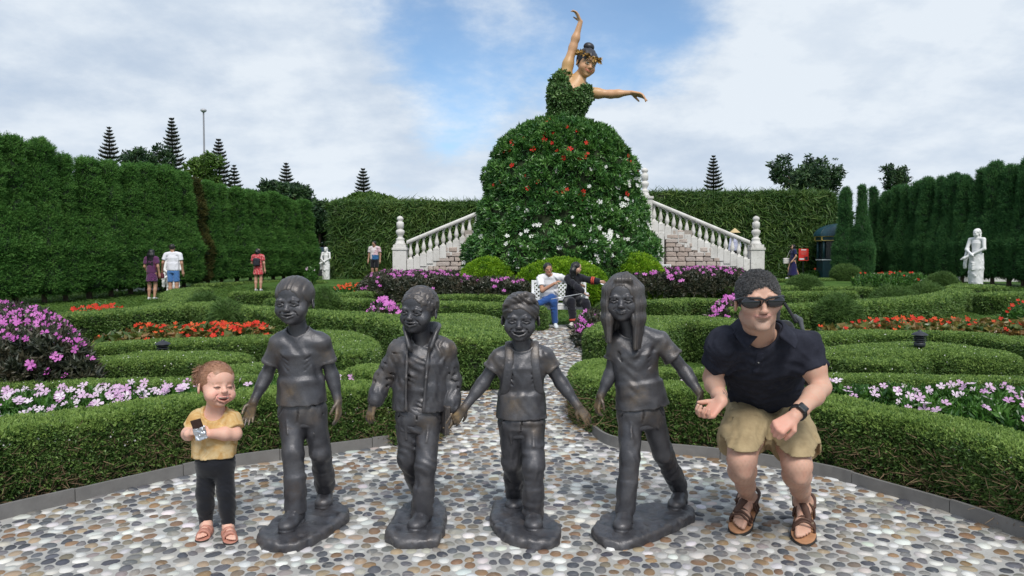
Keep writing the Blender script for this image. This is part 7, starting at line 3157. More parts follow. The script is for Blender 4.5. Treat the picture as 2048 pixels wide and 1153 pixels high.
def man():
    hd = Head(U(1516, 600, 3.22), .252, yaw=-4, pitch=6, roll=-3, w=1.06)
    J = dict(neck=(1519, 664, 3.41), sL=(1450, 690, 3.42), sR=(1606, 695, 3.44), eL=(1424, 756, 3.56), eR=(1643, 775, 3.36), wL=(1443, 802, 3.27), wR=(1588, 834, 3.16),
             hL=(1497, 812, 3.86), hR=(1572, 816, 3.86), kL=(1484, 918, 3.42), kR=(1594, 928, 3.40), aL=(1496, 994, 3.84), aR=(1606, 1000, 3.78))
    j = {k: U(*v) for k, v in J.items()}
    N, P = j['neck'], lerp(j['hL'], j['hR'], .5)
    root = empty('person', (P[0], P[1] - .1, 0), 'man in sunglasses, navy polo shirt and khaki shorts, crouching beside the bronze girl', 'person')
    rx, ry = .185, .128
    feet = {'L': (U(1502, 1002, 3.90), G(1474, 1058, .028), 1), 'R': (U(1608, 1012, 3.86), G(1608, 1079, .028), -1)}
    lo, hi = bbox(list(j.values()) + [hd.C, feet['L'][1], feet['R'][1]], .14)
    hi[2], lo[2] = hd.C[2] + hd.H * .6, .0
    hb = hd.box()
    g = Grid(lo, hi, .0058, [(a, hb[0][a] + .1 * hd.H, hb[1][a] - .1 * hd.H, .0034) for a in range(3)] + [(0, j['wL'][0] - .10, j['wL'][0] + .07, .004), (2, j['wR'][2] - .14, j['wL'][2] + .03, .004)])
    torso_prims(g, N, P, j['sL'], j['sR'], j['hL'], j['hR'], rx, ry, -.03, waist=.92, chest=1.05)
    for s in 'LR':
        h_, k_, a_ = j['h' + s], j['k' + s], j['a' + s]
        g.chain([h_, lerp(h_, k_, .6), k_], [.095, .085, .066], .04)
        back = np.array([0, .03, .0])
        g.chain([k_ + np.array([0, .01, -.01]), lerp(k_, a_, .33) + back, lerp(k_, a_, .7) + back * .4, a_], [.058, .064, .045, .037], .03)
        g.ell(k_ + np.array([0, -.032, -.004]), (.048, .042, .052), None, .03)
        g.ell(k_ + np.array([0, -.040, -.062]), (.030, .024, .026), None, .03)
        heel, toe, side = feet[s]
        up = unit(np.cross(np.cross(unit(toe - heel), (0, 0, 1)), unit(toe - heel)))
        foot_bare(g, heel, toe, .098, up, side)
        g.cone(a_, heel + unit(toe - heel) * .05 + up * .03, .038, .040, .03)
        g.ell(a_ + np.array([.034, 0, -.01]), (.014, .018, .02), None, .02)
        g.ell(a_ + np.array([-.034, 0, -.01]), (.014, .018, .02), None, .02)
        a, e, w = j['s' + s], j['e' + s], j['w' + s]
        g.chain([a, lerp(a, e, .5), e, lerp(e, w, .30), lerp(e, w, .75), w], [.056, .056, .041, .045, .033, .027], .02)
        g.ell(lerp(a, e, .55) + np.array([0, -.018, .01]), (.045, .045, .06), None, .03)
    g.cone(N + np.array([0, .02, -.02]), hd.p(0, .08, -.30), .068, .064, .04)
    for s in (-1, 1):
        g.cone(hd.p(s * .20, .06, -.28), N + np.array([s * .02, -.055, -.01]), .024, .020, .03)
    sculpt_head(g, hd, 'man', 'press')
    kidhand = U(1411, 815, 3.70 - .02)
    sculpt_hand(g, j['wL'], (-.72, -.28, -.62), (-.35, -.45, .8), .185, thumb=1, curl=(.95, 1.0, 1.0, .95), tcurl=.5, spread=.03)
    sculpt_hand(g, j['wR'], (-.80, -.25, -.42), (.1, .75, -.72), .185, thumb=1, curl=(1.5, 1.55, 1.6, 1.6), tcurl=.6, spread=.0)
    fc0 = face_color(hd, (.53, .335, .250), lips=(.46, .24, .20), brow=(.10, .07, .05), smile='press', beard=.30, blush=(.60, .28, .22))
    wl, el = j['wL'], j['eL']
    tat = lerp(wl, el, .24) + np.array([.016, -.03, .008])
    slv = lerp(j['sL'], el, .62)

    def fc(V):
        C = fc0(V)
        # ruddy hands, knees and forehead
        for p, r, c, m in ((j['wL'] + np.array([-.03, -.02, -.08]), .10, (.62, .27, .21), .55), (j['wR'] + np.array([-.07, 0, -.05]), .11, (.62, .26, .20), .6), (j['kL'], .09, (.58, .31, .24), .4), (j['kR'], .09, (.58, .31, .24), .4), (hd.p(0, -.3, .3), .09, (.62, .36, .28), .3)):
            w = np.clip(1.2 - np.linalg.norm(V - p, axis=1) / r, 0, 1)[:, None] * m
            C = C * (1 - w) + np.array(c) * w
        q = V - tat
        ln = np.abs(np.sin(q[:, 0] * 260 + q[:, 2] * 130)) < .42
        m = ((np.linalg.norm(q / np.array([.022, .04, .026]), axis=1) < 1) & (ln | (np.abs(np.sin(q[:, 2] * 240 - q[:, 0] * 90)) < .3)))[:, None] * .72
        C = C * (1 - m) + np.array((.06, .065, .075)) * m
        q = V - slv
        m = ((np.linalg.norm(q / np.array([.07, .07, .028]), axis=1) < 1) & (np.sin(q[:, 0] * 120) * np.sin(q[:, 2] * 170 + 1) > -.1))[:, None] * .45
        C = C * (1 - m) + np.array((.16, .14, .14)) * m
        # leg hair
        n = np.sin(V[:, 0] * 311) * np.sin(V[:, 2] * 173 + V[:, 1] * 90)
        m = ((V[:, 2] < j['kL'][2] + .02) & (V[:, 2] > .13))[:, None] * (np.clip(n, 0, 1) * .22)[:, None]
        return C * (1 - m) + np.array((.20, .12, .085)) * m
    g.build('body', M_SKIN, root, color=fc)
    # hair
    g = Grid(*bbox([hd.p(0, .1, .1)], hd.H * .68), .0034)
    hd.E(g, (0, .080, .128), (.344, .416, .388))
    hd.E(g, (0, -.19, .15), (.27, .19, .23))
    hd.E(g, (0, -.47, -.16), (.29, .36, .455), .03, '-')
    hd.E(g, (0, -.14, -.50), (.7, .46, .44), .04, '-')
    g.noise(.0022, .014, 6)
    g.noise(.0022, .008, 7)
    t = NT('greying_dark_hair')
    c = t.mix(t.noise(90, 4, .7), (.012, .011, .011), (.075, .07, .07))
    gx = t.n('ShaderNodeSeparateXYZ')
    t.l(t.objco(), gx.inputs[0])
    side = t.n('ShaderNodeMapRange')
    for k_, v_ in (('From Min', hd.C[0] - root.location[0] + .035), ('From Max', hd.C[0] - root.location[0] + .10)):
        side.inputs[k_].default_value = v_
    t.l(gx.outputs[0], side.inputs['Value'])
    c = t.mix(t.math('MULTIPLY', side.outputs[0], t.noise(120, 4, .7)), c, (.30, .30, .31))
    t.bump(t.noise(260, 4, .7), .6, .003)
    mh = t.set(c, .6, spec=.3)
    h_ = g.build('hair', mh, root)
    hair_coat(h_, g, 'man_hair', mh, 36000, .008, .0010, lambda P: np.tile([[.30, -.55, -.05]], (len(P), 1)), .25, 5, up=4.0)
    # sunglasses: wrap-round lenses, brow bar, temples
    sg = empty('sunglasses', root.location, 'black wrap-round sunglasses on the face of the crouching man', 'sunglasses')
    for s in (-1, 1):
        g = Grid(*bbox([hd.p(s * .15, -.36, EYE_Z)], .06), .0024)
        hd.E(g, (s * .168, -.33, EYE_Z + .005), (.172, .085, .108), 0)
        ins = g.like()
        hd.E(ins, (s * .150, -.28, EYE_Z + .01), (.18, .10, .14), 0)
        g.apply(ins.F, tuple(slice(0, len(a)) for a in g.ax), .002, '-')
        g.build('lens', M_LENS, sg)
        g = Grid(*bbox([hd.p(s * .2, -.1, EYE_Z)], .14), .0028)
        hd.K(g, [(0, -.425, EYE_Z + .055), (s * .08, -.425, EYE_Z + .085), (s * .20, -.390, EYE_Z + .088), (s * .325, -.26, EYE_Z + .070)], [.018, .022, .024, .028], .004)
        hd.K(g, [(s * .325, -.26, EYE_Z + .06), (s * .365, -.10, EYE_Z + .02), (s * .372, .06, EYE_Z - .01)], [.030, .020, .014], .004)
        hd.K(g, [(s * .02, -.425, EYE_Z + .03), (s * .055, -.405, EYE_Z - .05)], [.012, .010], .004)
        g.build('frame', M_BLACKP, sg)
    # polo shirt
    tt = NT('navy_polo')
    n = tt.noise(16, 6, .7)
    c = tt.ramp(n, [(.3, (.015, .016, .024)), (.6, (.027, .029, .042)), (.8, (.046, .049, .064))])
    tt.bump(tt.noise(420, 3, .6), .35, .0015)
    m_polo = tt.set(c, .9, spec=.12)
    g = Grid(*bbox([j['sL'], j['sR'], N, P, lerp(j['sL'], j['eL'], .8), lerp(j['sR'], j['eR'], .8)], .20), .0062)
    torso_prims(g, N, P, j['sL'], j['sR'], j['hL'], j['hR'], rx, ry, .006, waist=.95, chest=1.06)
    for s, sgn in (('L', -1), ('R', 1)):
        a, e = j['s' + s], j['e' + s]
        g.ell(a + np.array([sgn * .012, -.01, .0]), (.074, .078, .070), None, .04)
        g.econe(lerp(a, e, .0), lerp(a, e, .60), (.070, .072), (.075, .074), (0, 1, 0), .03, rnd=.006)
        g.ell(lerp(N, P, .30) + np.array([sgn * .075, -ry * .75, .0]), (.085, .06, .075), None, .06)
    folds(g, .0060, .12, 21, .5)
    folds(g, .0030, .055, 22, .7)
    for s, sgn in (('L', -1), ('R', 1)):
        c0 = j['s' + s] + np.array([-sgn * .045, -.10, -.05])
        for q in range(4):
            g.cone(c0 + np.array([0, 0, -.018 * q]), c0 + np.array([-sgn * .09, -.02, -.03 - .035 * q]), .006, .003, .022, '-')
    up = unit(hd.p(0, .05, -.3) - N)
    hole = g.like()
    hole.cone(N + up * .02, N + up * .2, .080, .115, 0)
    vb = hit(g, 1513, 706, 3.0, 3.7)
    hole.chain([N + np.array([0, -.07, .035]), lerp(N, vb, .6) + np.array([0, -.05, .03]), vb], [.078, .050, .010], .02)
    g.cut(hole, .002, .006, .007)
    gp = g
    g.build('polo_shirt', m_polo, root)
    # collar: two folded leaves round the neck, placket, buttons
    for sgn in (-1, 1):
        g = Grid(*bbox([N], .21), .0050)
        top = catmull([N + np.array([sgn * .012, .085, .055]), N + np.array([sgn * .075, .055, .052]), N + np.array([sgn * .097, -.015, .045]), N + np.array([sgn * .082, -.085, .020]), N + np.array([sgn * .050, -.130, -.012])], 6)
        bot = catmull([N + np.array([sgn * .012, .125, .015]), N + np.array([sgn * .105, .085, .012]), N + np.array([sgn * .140, -.010, .012]), N + np.array([sgn * .128, -.105, -.020]), N + np.array([sgn * .108, -.150, -.058])], 6)
        for q in range(len(top) - 1):
            for a_, b_ in ((top[q], bot[q]), (top[q], bot[q + 1])):
                g.cone(a_, b_, .0062, .0055, .006)
        g.noise(.002, .05, 4)
        g.build('collar', m_polo, root)
    pk = gp.like()
    pk.F[:] = gp.F - .0035
    bx = gp.like()
    pb = hit(gp, 1516, 728, 3.0, 3.7)
    bx.box(pb, (.016, .08, .055), None)
    pk.F[:] = np.maximum(pk.F, bx.F)
    pk.build('placket', m_polo, root)
    for px_, py_ in ((1499, 693), (1517, 726)):
        c0 = hit(gp, px_, py_, 3.0, 3.7) + np.array([0, -.002, .001])
        b = MB().lathe([(.0055, 0), (.0055, .003), (0, .0035)], 10)
        E = np.array(Vector((0, -1, .5)).to_track_quat('Z', 'Y').to_matrix())
        b.V = [rel(root, v @ E.T + c0) for v in b.V]
        b.build('button', M_BLACKP, root)
    # shorts
    tt = NT('khaki_twill')
    c = tt.ramp(tt.noise(18, 5, .65), [(.3, (.26, .20, .115)), (.6, (.34, .265, .155)), (.8, (.40, .32, .20))])
    tt.bump(tt.noise(380, 3, .6), .3, .0015)
    m_kh = tt.set(c, .9, spec=.12)
    g = Grid(*bbox([j['hL'], j['hR'], j['kL'], j['kR']], .20), .0062)
    ends = []
    g.ell(P + np.array([0, .03, .0]), (.20, .15, .14), None, .04)
    for s, sgn in (('L', -1), ('R', 1)):
        h_, k_ = j['h' + s], j['k' + s]
        d = unit(k_ - h_)
        q = k_ + np.array([0, -.004, -.004])
        g.chain([lerp(P, h_, .9) - d * .02, lerp(h_, k_, .5), q], [.114, .110, .097], .04)
        g.cone(q + np.array([0, .02, .0]), q + np.array([0, .02, -.05]), .096, .099, .02)
        # cargo pocket
        c0 = lerp(h_, k_, .66) + np.array([sgn * .095, .0, -.005])
        g.ell(c0, (.032, .085, .075), None, .02)
        g.chain([c0 + np.array([sgn * .018, -.07, .05]), c0 + np.array([sgn * .026, -.02, .062]), c0 + np.array([sgn * .018, .06, .06])], [.004] * 3, .008, '-')
        hole = g.like()
        ends.append((q, j['a' + s]))
    folds(g, .0040, .10, 31, 1.0)
    folds(g, .0022, .05, 32, .8)
    for s in 'LR':
        h_, k_ = j['h' + s], j['k' + s]
        for q in range(3):
            c0 = lerp(h_, k_, .25 + .16 * q) + np.array([0, -.02, .10])
            g.cone(c0 + np.array([-.07, 0, -.02]), c0 + np.array([.06, -.01, .0]), .005, .003, .02, '-')
    for (q, a_) in ends:
        cut = g.like()
        c0 = q + np.array([0, -.02, .058 - .25])
        cut.box(c0, (.15, .20, .25), rot3(0, 8, 0), rnd=.01)
        g.apply(cut.F, tuple(slice(0, len(a)) for a in g.ax), .004, '-')
    g.build('shorts', m_kh, root)
    # sandals
    for s in 'LR':
        heel, toe, side = feet[s]
        d = unit(toe - heel)
        up = unit(np.cross(np.cross(d, (0, 0, 1)), d))
        sandal(root, heel - d * .018, toe + d * .016, .098, [(.30, .86, .046), (.70, .56, .052)], up, m_bed=M_TAN, m_strap=M_LEATHER, h=.0048, side=side)
        g = part_grid([heel, j['a' + s]], .09, .0048)
        sd = np.cross(up, d)
        pts = catmull([heel + d * .09 - sd * .050 + up * .045, heel + d * .0 - sd * .046 + up * .058, heel - d * .034 + up * .062, heel + sd * .046 + up * .058, heel + d * .09 + sd * .050 + up * .045], 4)
        g.chain(pts, [.009] * len(pts), .003)
        g.chain([pts[len(pts) // 2], pts[len(pts) // 2] + np.array([.02 if s == 'R' else -.03, .0, .03])], [.008, .006], .003)
        g.build('heel_strap', M_LEATHER, root)
        g = part_grid([heel, toe], .08, .0048)
        c_ = lambda t, x, z: heel + d * np.linalg.norm(toe - heel) * t + sd * .098 * x + up * .098 * z
        g.chain([c_(.30, .2 * side, .86), c_(.48, -.05 * side, .72), c_(.68, -.22 * side, .52)], [.016, .018, .016], .003)
        g.build('cross_strap', M_LEATHER, root)
    # watch
    w_ = lerp(j['wR'], j['eR'], .13)
    ax = unit(j['eR'] - j['wR'])
    wt_ = empty('wrist_watch', root.location, 'chunky black digital watch on the wrist of the crouching man', 'watch')
    g = Grid(*bbox([w_], .07), .0030)
    g.econe(w_ - ax * .012, w_ + ax * .012, (.037, .037), (.039, .039), (0, 0, 1), 0, rnd=.004)
    g.build('strap', M_BLACKP, wt_)
    f_ = unit(np.array([-.1, -1, .45]) - ax * np.dot([-.1, -1, .45], ax))
    M = np.stack([ax, np.cross(f_, ax), f_], 1)
    g = Grid(*bbox([w_ + f_ * .036], .05), .0026)
    g.box(w_ + f_ * .037, (.021, .022, .009), M, rnd=.006)
    g.box(w_ + f_ * .047, (.012, .013, .004), M, rnd=.002, op='-')
    g.build('case', M_BLACKP, wt_)
    b = MB().box((-.012, -.013, 0), (.012, .013, .001))
    b.V = [rel(wt_, v @ M.T + w_ + f_ * .0440) for v in b.V]
    b.build('display', simple('watch_display', (.028, .032, .035), .2, .1, 40), wt_)
    # backpack
    bp = empty('backpack', root.location, 'black and grey backpack worn by the crouching man', 'backpack')
    m_bp = cloth('backpack_nylon', (.016, .017, .020), .6, .3)
    bk = unit(np.cross(unit(j['sR'] - j['sL']), unit(N - P)))
    if bk[1] < 0:
        bk = -bk
    c0 = lerp(N, P, .62) + bk * .17
    g = Grid(*bbox([c0], .36), .009)
    M = np.stack([unit(j['sR'] - j['sL']), bk, unit(N - P)], 1)
    g.box(c0, (.135, .075, .17), M, rnd=.05)
    g.box(c0 + bk * .09 - M[:, 2] * .05, (.11, .03, .12), M, rnd=.025, k=.02)
    g.noise(.008, .08, 3)
    g.build('pack_body', m_bp, bp)
    g = Grid(*bbox([j['sR'], c0], .2), .006)
    g.chain([U(1590, 632, 3.62), U(1600, 640, 3.58), U(1606, 660, 3.55)], [.010, .012, .009], .01)
    g.build('side_flap', cloth('grey_nylon', (.07, .075, .085), .6, .3), bp)
    g = Grid(*bbox([U(1570, 625, 3.6)], .14), .005)
    pts = catmull([U(1556, 645, 3.58), U(1560, 604, 3.62), U(1572, 612, 3.62), U(1592, 644, 3.58)], 5)
    g.chain(pts, [.008] * len(pts), .003)
    g.build('haul_loop', m_bp, bp)
    for s, sgn in (('R', 1),):
        a = j['s' + s]
        pts = catmull([lerp(a, N, .12) + np.array([0, .10, .055]), lerp(a, N, .03) + np.array([0, .0, .070]), lerp(a, N, -.05) + np.array([0, -.062, .034]), lerp(a, N, -.12) + np.array([0, -.085, -.02]), lerp(a, N, -.12) + np.array([0, -.07, -.10]), lerp(a, N, -.05) + np.array([sgn * .0, -.02, -.17])], 5)
        g = Grid(*bbox(list(pts), .05), .0055)
        for q in range(len(pts) - 1):
            g.econe(pts[q], pts[q + 1], (.016, .007), (.016, .007), (1, 0, 0), .006)
        g.build('shoulder_strap', m_bp, bp)
    b = MB().tube([U(1457, 690 + k * 30, 3.62) for k in range(4)], .008, 8)
    b.V = [rel(bp, v) for v in b.V]
    b.build('hanging_strap', m_bp, bp, True)
    # ring
    g = Grid(*bbox([j['wR'] + np.array([-.075, -.02, -.075])], .03), .002)


EYE_Z, NOSE_Z, MOUTH_Z = .012, -.135, -.222
man()
EYE_Z, NOSE_Z, MOUTH_Z = -.052, -.168, -.290


# ---- the smaller figures farther off
def small_person(label, px, Y, h, yaw, pose, top, bottom, hair, extra=None, group=None, skin=(.42, .25, .17), female=True, cat='person', dress=False, name='person', res=.019, sleeves=True, shoe_c=(.5, .5, .5), long_bottom=False, zoff=None):
    """a standing figure built in its own frame (facing -y), then turned; pose: hands, feet offsets in metres for height 1.7"""
    p = G(px, 515, 0) if False else U(px, 515, Y)
    gz = float(terrain(p[0], Y)) if zoff is None else zoff
    root = empty(name, (p[0], Y, gz), label, cat, group, R(yaw))
    s = h / 1.7
    v = lambda *a: np.array(a, float) * s
    sh = .185 if female else .215
    q = dict(sL=v(-sh, 0, 1.40), sR=v(sh, 0, 1.40), eL=v(-sh - .06, .02, 1.12), eR=v(sh + .06, .02, 1.12), wL=v(-sh - .07, -.03, .88), wR=v(sh + .07, -.03, .88), hL=v(-.095, 0, .90), hR=v(.095, 0, .90), kL=v(-.10, -.01, .48), kR=v(.10, -.01, .48), aL=v(-.10, .03, .08), aR=v(.10, .03, .08), neck=v(0, 0, 1.44))
    q.update({k: v(*a) for k, a in pose.items() if k in q})
    hd = Head(v(*pose.get('head', (0, -.02, 1.58))), .235 * s, *pose.get('turn', (0, 0, 0)))
    N, P = q['neck'], lerp(q['hL'], q['hR'], .5)
    rx, ry = (.15 if female else .172) * s, .105 * s
    low = dict(L=root.location)
    oldloc = tuple(root.location)
    root.location = (0, 0, 0)
    lo, hi = bbox(list(q.values()) + [hd.C], .16)
    lo[2] = min(lo[2], 0) if not pose.get('seat') else lo[2]
    hi[2] = max(hi[2], hd.C[2] + .16 * s)
    hb = hd.box()
    g = Grid(lo, hi, res, [(a, hb[0][a], hb[1][a], res * .55) for a in range(3)])
    torso_prims(g, N, P, q['sL'], q['sR'], q['hL'], q['hR'], rx, ry, -.012, waist=.85 if female else .95)
    for k in 'LR':
        g.chain([q['h' + k], q['k' + k], lerp(q['k' + k], q['a' + k], .35), q['a' + k]], [.085 * s, .058 * s, .056 * s, .036 * s], .04)
        g.chain([q['s' + k], q['e' + k], q['w' + k]], [.052 * s, .042 * s, .030 * s], .03)
        f = unit(q['w' + k] - q['e' + k])
        if res < .014:
            sculpt_hand(g, q['w' + k], f, (1 if k == 'L' else -1, 0, .01), .17 * s, thumb=1 if k == 'R' else -1)
        else:
            g.chain([q['w' + k], q['w' + k] + f * .08 * s, q['w' + k] + f * .17 * s], [.032 * s, .040 * s, .018 * s], .02)
    g.cone(N, hd.p(0, .06, -.28), .052 * s, .050 * s, .03)
    sculpt_head(g, hd, 'child' if female else 'man', 'closed' if res < .02 else 'closed', ears=True)
    fc = face_color(hd, skin, lips=tuple(np.array(skin) * (1.0, .55, .55)), brow=(.03, .025, .02)) if hair is not None else tint(skin)
    if skin == 'marble':
        b = g.build('figure', M_STATUE, root)
    else:
        b = g.build('body', M_SKIN, root, color=fc)
    # hair
    if hair is not None:
        style, hc = hair
        g = Grid(*bbox([hd.C, hd.C - v(0, -.1, .30 + pose.get('hairlen', .46) if style == 'long' else 0)], .19 * s), res * .6)
        hd.E(g, (0, .08, .13), (.375, .44, .40))
        hd.E(g, (0, -.48, -.17), (.30, .34, .40), .03, '-')
        if style == 'long':
            ln = pose.get('hairlen', .46)
            for x in (-.24, 0, .24):
                g.chain([hd.p(x, .18, .1), hd.p(x * 1.2, .26, -.35), hd.p(x * 1.25, .26, -.4) + v(0, .03, -ln)], [.20 * hd.H, .24 * hd.H, .12 * hd.H], .05)
        elif style == 'curly':
            hd.E(g, (0, .16, -.05), (.46, .42, .48), .05)
            hd.E(g, (0, -.46, -.17), (.30, .34, .40), .03, '-')
            g.noise(.02, .05, 4)
        else:
            hd.E(g, (0, -.12, -.50), (.7, .46, .44), .03, '-')
        g.noise(.006, .03, 3)
        g.build('hair', simple('dark_hair', hc, .5, .3, 40), root)
    # top
    if top is not None:
        col, kind = top
        g = Grid(*bbox([q['sL'], q['sR'], P, N, q['eL'], q['eR'], q['wL'], q['wR']], .17), res)
        torso_prims(g, N, P, q['sL'], q['sR'], q['hL'], q['hR'], rx, ry, .012, waist=.88 if female else .98)
        for k in 'LR':
            e = q['e' + k]
            if kind == 'long':
                g.chain([q['s' + k], e, lerp(e, q['w' + k], .72)], [.072 * s, .068 * s, .070 * s], .03)
            elif kind == 'tee':
                g.econe(q['s' + k], lerp(q['s' + k], e, .68), (.070 * s, .070 * s), (.078 * s, .076 * s), (0, 1, 0), .03, rnd=.01)
        hemz = pose.get('hem', .0)
        g.econe(P + (N - P) * hemz, P + (N - P) * .45, (rx + .022, ry + .025), (rx + .012, ry + .014), unit(q['hR'] - q['hL']), .03, rnd=.01)
        folds(g, .007, .11, int(px), .4)
        g.plane(P + (N - P) * (hemz - .01), -unit(N - P))
        g.cone(N + v(0, -.02, .02), N + v(0, -.02, .16), .065 * s, .08 * s, .005, '-')
        g.build('shirt' if not dress else 'dress_top', M_VC, root, color=col if callable(col) else tint(col))
    if bottom is not None:
        col, kind = bottom
        g = Grid(*bbox([q['hL'], q['hR'], q['kL'], q['kR'], q['aL'], q['aR']], .22 * s), res)
        g.econe(P - (N - P) * .16, P + (N - P) * .20, (rx + .006, ry + .010), (rx * .9, ry), unit(q['hR'] - q['hL']), .04, rnd=.02)
        if kind == 'skirt':
            e = pose.get('skirt', .52)
            g.econe(v(P[0] / s, 0, e), P + (N - P) * .16, (pose.get('flare', .24) * s, pose.get('flare', .24) * .8 * s), (rx * .95, ry * 1.02), (1, 0, 0), .04, rnd=.01)
            folds(g, .012, .10, int(px) + 1, .1)
        else:
            f = {'long': 1.0, 'shorts': .0}[kind]
            for k in 'LR':
                pts, rs = [lerp(q['h' + k], P, .1), q['k' + k]], [.098 * s, .078 * s]
                if kind == 'shorts':
                    pts[1] = lerp(q['h' + k], q['k' + k], .85)
                    g.econe(pts[0], pts[1], (.098 * s,) * 2, (.092 * s,) * 2, (1, 0, 0.01), .03, rnd=.008)
                else:
                    wd = pose.get('leg', 1.0)
                    g.chain([pts[0], q['k' + k], lerp(q['k' + k], q['a' + k], .93)], [.100 * s * wd, .076 * s * wd, .062 * s * wd], .03)
            folds(g, .007, .09, int(px) + 2, 1.0)
        g.build('skirt' if kind == 'skirt' else ('shorts' if kind == 'shorts' else 'trousers'), M_VC, root, color=col if callable(col) else tint(col))
    if skin != 'marble' and pose.get('shoes', True):
        for k in 'LR':
            heel = q['a' + k] + v(0, .05, -.075)
            dr = np.array(pose.get('toe' + k, (0, -1, -.02)))
            toe = heel + unit(dr) * .25 * s
            g = Grid(*bbox([heel, toe, q['a' + k]], .08), res * .6)
            up = unit(np.cross(np.cross(unit(dr), (0, 0, 1)), unit(dr)))
            shoe(g, heel, toe, .10 * s, .10 * s, up, top=q['a' + k])
            g.build('shoe', simple('shoe_cloth', shoe_c, .7, .1, 30), root)
    if extra:
        extra(root, q, v, hd)
    root.location = oldloc
    return root


def plaid(V):
    m = ((np.sin(V[:, 0] * 95) > .3) ^ (np.sin(V[:, 2] * 85) > .3))[:, None]
    return np.where(m, np.array((.15, .04, .13)), np.array((.045, .018, .06)))


def floral(V):
    m = (np.sin(V[:, 0] * 75 + 2 * np.sin(V[:, 2] * 40)) * np.sin(V[:, 2] * 70 + V[:, 1] * 60) > .45)[:, None]
    return np.where(m, np.array((.62, .30, .28)), np.array((.46, .045, .06)))


def tri(V):
    z, x = V[:, 2:3], V[:, 0:1]
    c = np.where(x > .02 + (z - 1.2) * .5, np.array((.60, .42, .46)), np.array((.66, .58, .60)))
    return np.where((z < 1.13) & (x > -.06), np.array((.03, .12, .28)), c)


def bag_on(color, name, c, r, strap=None):
    def f(root, q, v, hd):
        g = Grid(*bbox([v(*c)], .22), .012)
        g.box(v(*c), v(*r), None, rnd=min(v(*r)) * .8)
        g.noise(.008, .06, 3)
        o = g.build(name, simple(name + '_cloth', color, .7, .15, 20), root)
        if strap:
            MB().tube(catmull([v(*p) for p in strap], 4), .012, 6).build('strap', simple(name + '_strap', color, .7, .15, 20), o, True)
    return f


small_person('woman with very long black hair and plaid shorts, walking away at the left', 303, 23.5, 1.60, 172, dict(hairlen=.72, wR=(.22, -.10, .92), turn=(0, 8, 0), kL=(-.09, -.05, .48), skirt=.62, flare=.20), ((.10, .03, .09), 'tee'), (plaid, 'skirt'), ('long', (.006, .006, .008)), bag_on((.10, .012, .025), 'handbag', (-.22, -.14, .80), (.13, .05, .09), [(-.20, -.12, .85), (-.12, .02, 1.40), (-.22, .1, 1.0)]), 'visitors strolling in the garden')
small_person('man in a white shirt and blue shorts walking away beside the long-haired woman', 346, 23.7, 1.74, 180, dict(eR=(.30, .04, 1.14), wR=(.36, -.04, .92), head=(.03, -.02, 1.60), turn=(14, 10, 0)), ((.72, .72, .78), 'tee'), ((.07, .18, .42), 'shorts'), ('short', (.02, .017, .015)), None, 'visitors strolling in the garden', female=False)
small_person('woman in a red floral dress with a small dark backpack, beside the left cypress row', 516, 26.5, 1.52, 178, dict(wR=(.20, -.20, 1.15), eR=(.27, -.05, 1.12), skirt=.66, flare=.21), (floral, 'tee'), (floral, 'skirt'), ('curly', (.008, .008, .010)), bag_on((.012, .013, .022), 'backpack', (0, .16, 1.16), (.13, .07, .16)), 'visitors strolling in the garden', skin=(.52, .30, .22))
small_person('man in a pink, white and blue T-shirt and black shorts at the left fern wall', 749, 33.0, 1.74, -18, dict(turn=(-8, 10, 0)), (tri, 'tee'), ((.010, .011, .016), 'shorts'), ('short', (.012, .011, .011)), None, 'visitors strolling in the garden', female=False, skin=(.36, .22, .155))
small_person('woman in a navy dress with a cream shoulder bag, walking left past the red sign', 1586, 35.0, 1.62, -82, dict(kL=(-.09, -.16, .50), aL=(-.09, -.14, .08), kR=(.09, .10, .48), aR=(.09, .28, .12), wR=(.2, -.12, .92), skirt=.16, flare=.30), ((.016, .018, .075), 'tee'), ((.014, .013, .070), 'skirt'), ('curly', (.010, .009, .010)), bag_on((.50, .48, .46), 'shoulder_bag', (-.26, -.20, .88), (.07, .17, .15), [(-.27, -.2, 1.0), (-.12, -.05, 1.44), (-.2, .15, 1.0)]), 'visitors strolling in the garden', skin=(.46, .28, .20))


def hat_on(root, q, v, hd):
    m = MB().lathe([(.24, 1.60), (.235, 1.61), (.01, 1.80), (0, 1.80)], 20)
    m.build('conical_hat', simple('woven_straw', (.50, .38, .20), .8, .15, 30), root, True)


small_person('person in a conical straw hat behind the balusters of the right staircase', 1469, 31.2, 1.62, 200, dict(), ((.42, .44, .58), 'long'), ((.012, .012, .015), 'long'), ('short', (.01, .01, .01)), hat_on, 'visitors strolling in the garden', zoff=float(U(1469, 460, 31.2)[2]) - 1.73)

# the couple on the bench: seated figures, frames turned with the body
zb = float(terrain(0, 15))
small_person('seated man in a white T-shirt and jeans with crossed legs on the white bench', 1099, 15.0, 1.70, 0,
             dict(head=(-.04, -.20, 1.17), neck=(-.01, -.14, 1.03), turn=(12, 4, -6), sL=(-.20, -.16, .98), sR=(.20, -.10, 1.0), eL=(-.16, -.38, .74), wL=(.07, -.46, .88), eR=(.42, .02, .90), wR=(.62, .08, .84),
                  hL=(-.10, .06, .54), hR=(.10, .06, .54), kL=(.06, -.46, .52), kR=(.02, -.42, .60), aL=(.09, -.42, .10), aR=(-.28, -.50, .47), toeL=(.08, -1, -.05), toeR=(-.75, -.6, .1), hem=-.06, leg=1.02),
             ((.74, .74, .76), 'tee'), ((.025, .075, .24), 'long'), ('short', (.015, .013, .012)), None, 'couple on the white bench', female=False, skin=(.42, .235, .155), res=.0125, shoe_c=(.62, .66, .70))


def embroid(V):
    return np.tile(np.array((.012, .012, .018)), (len(V), 1))


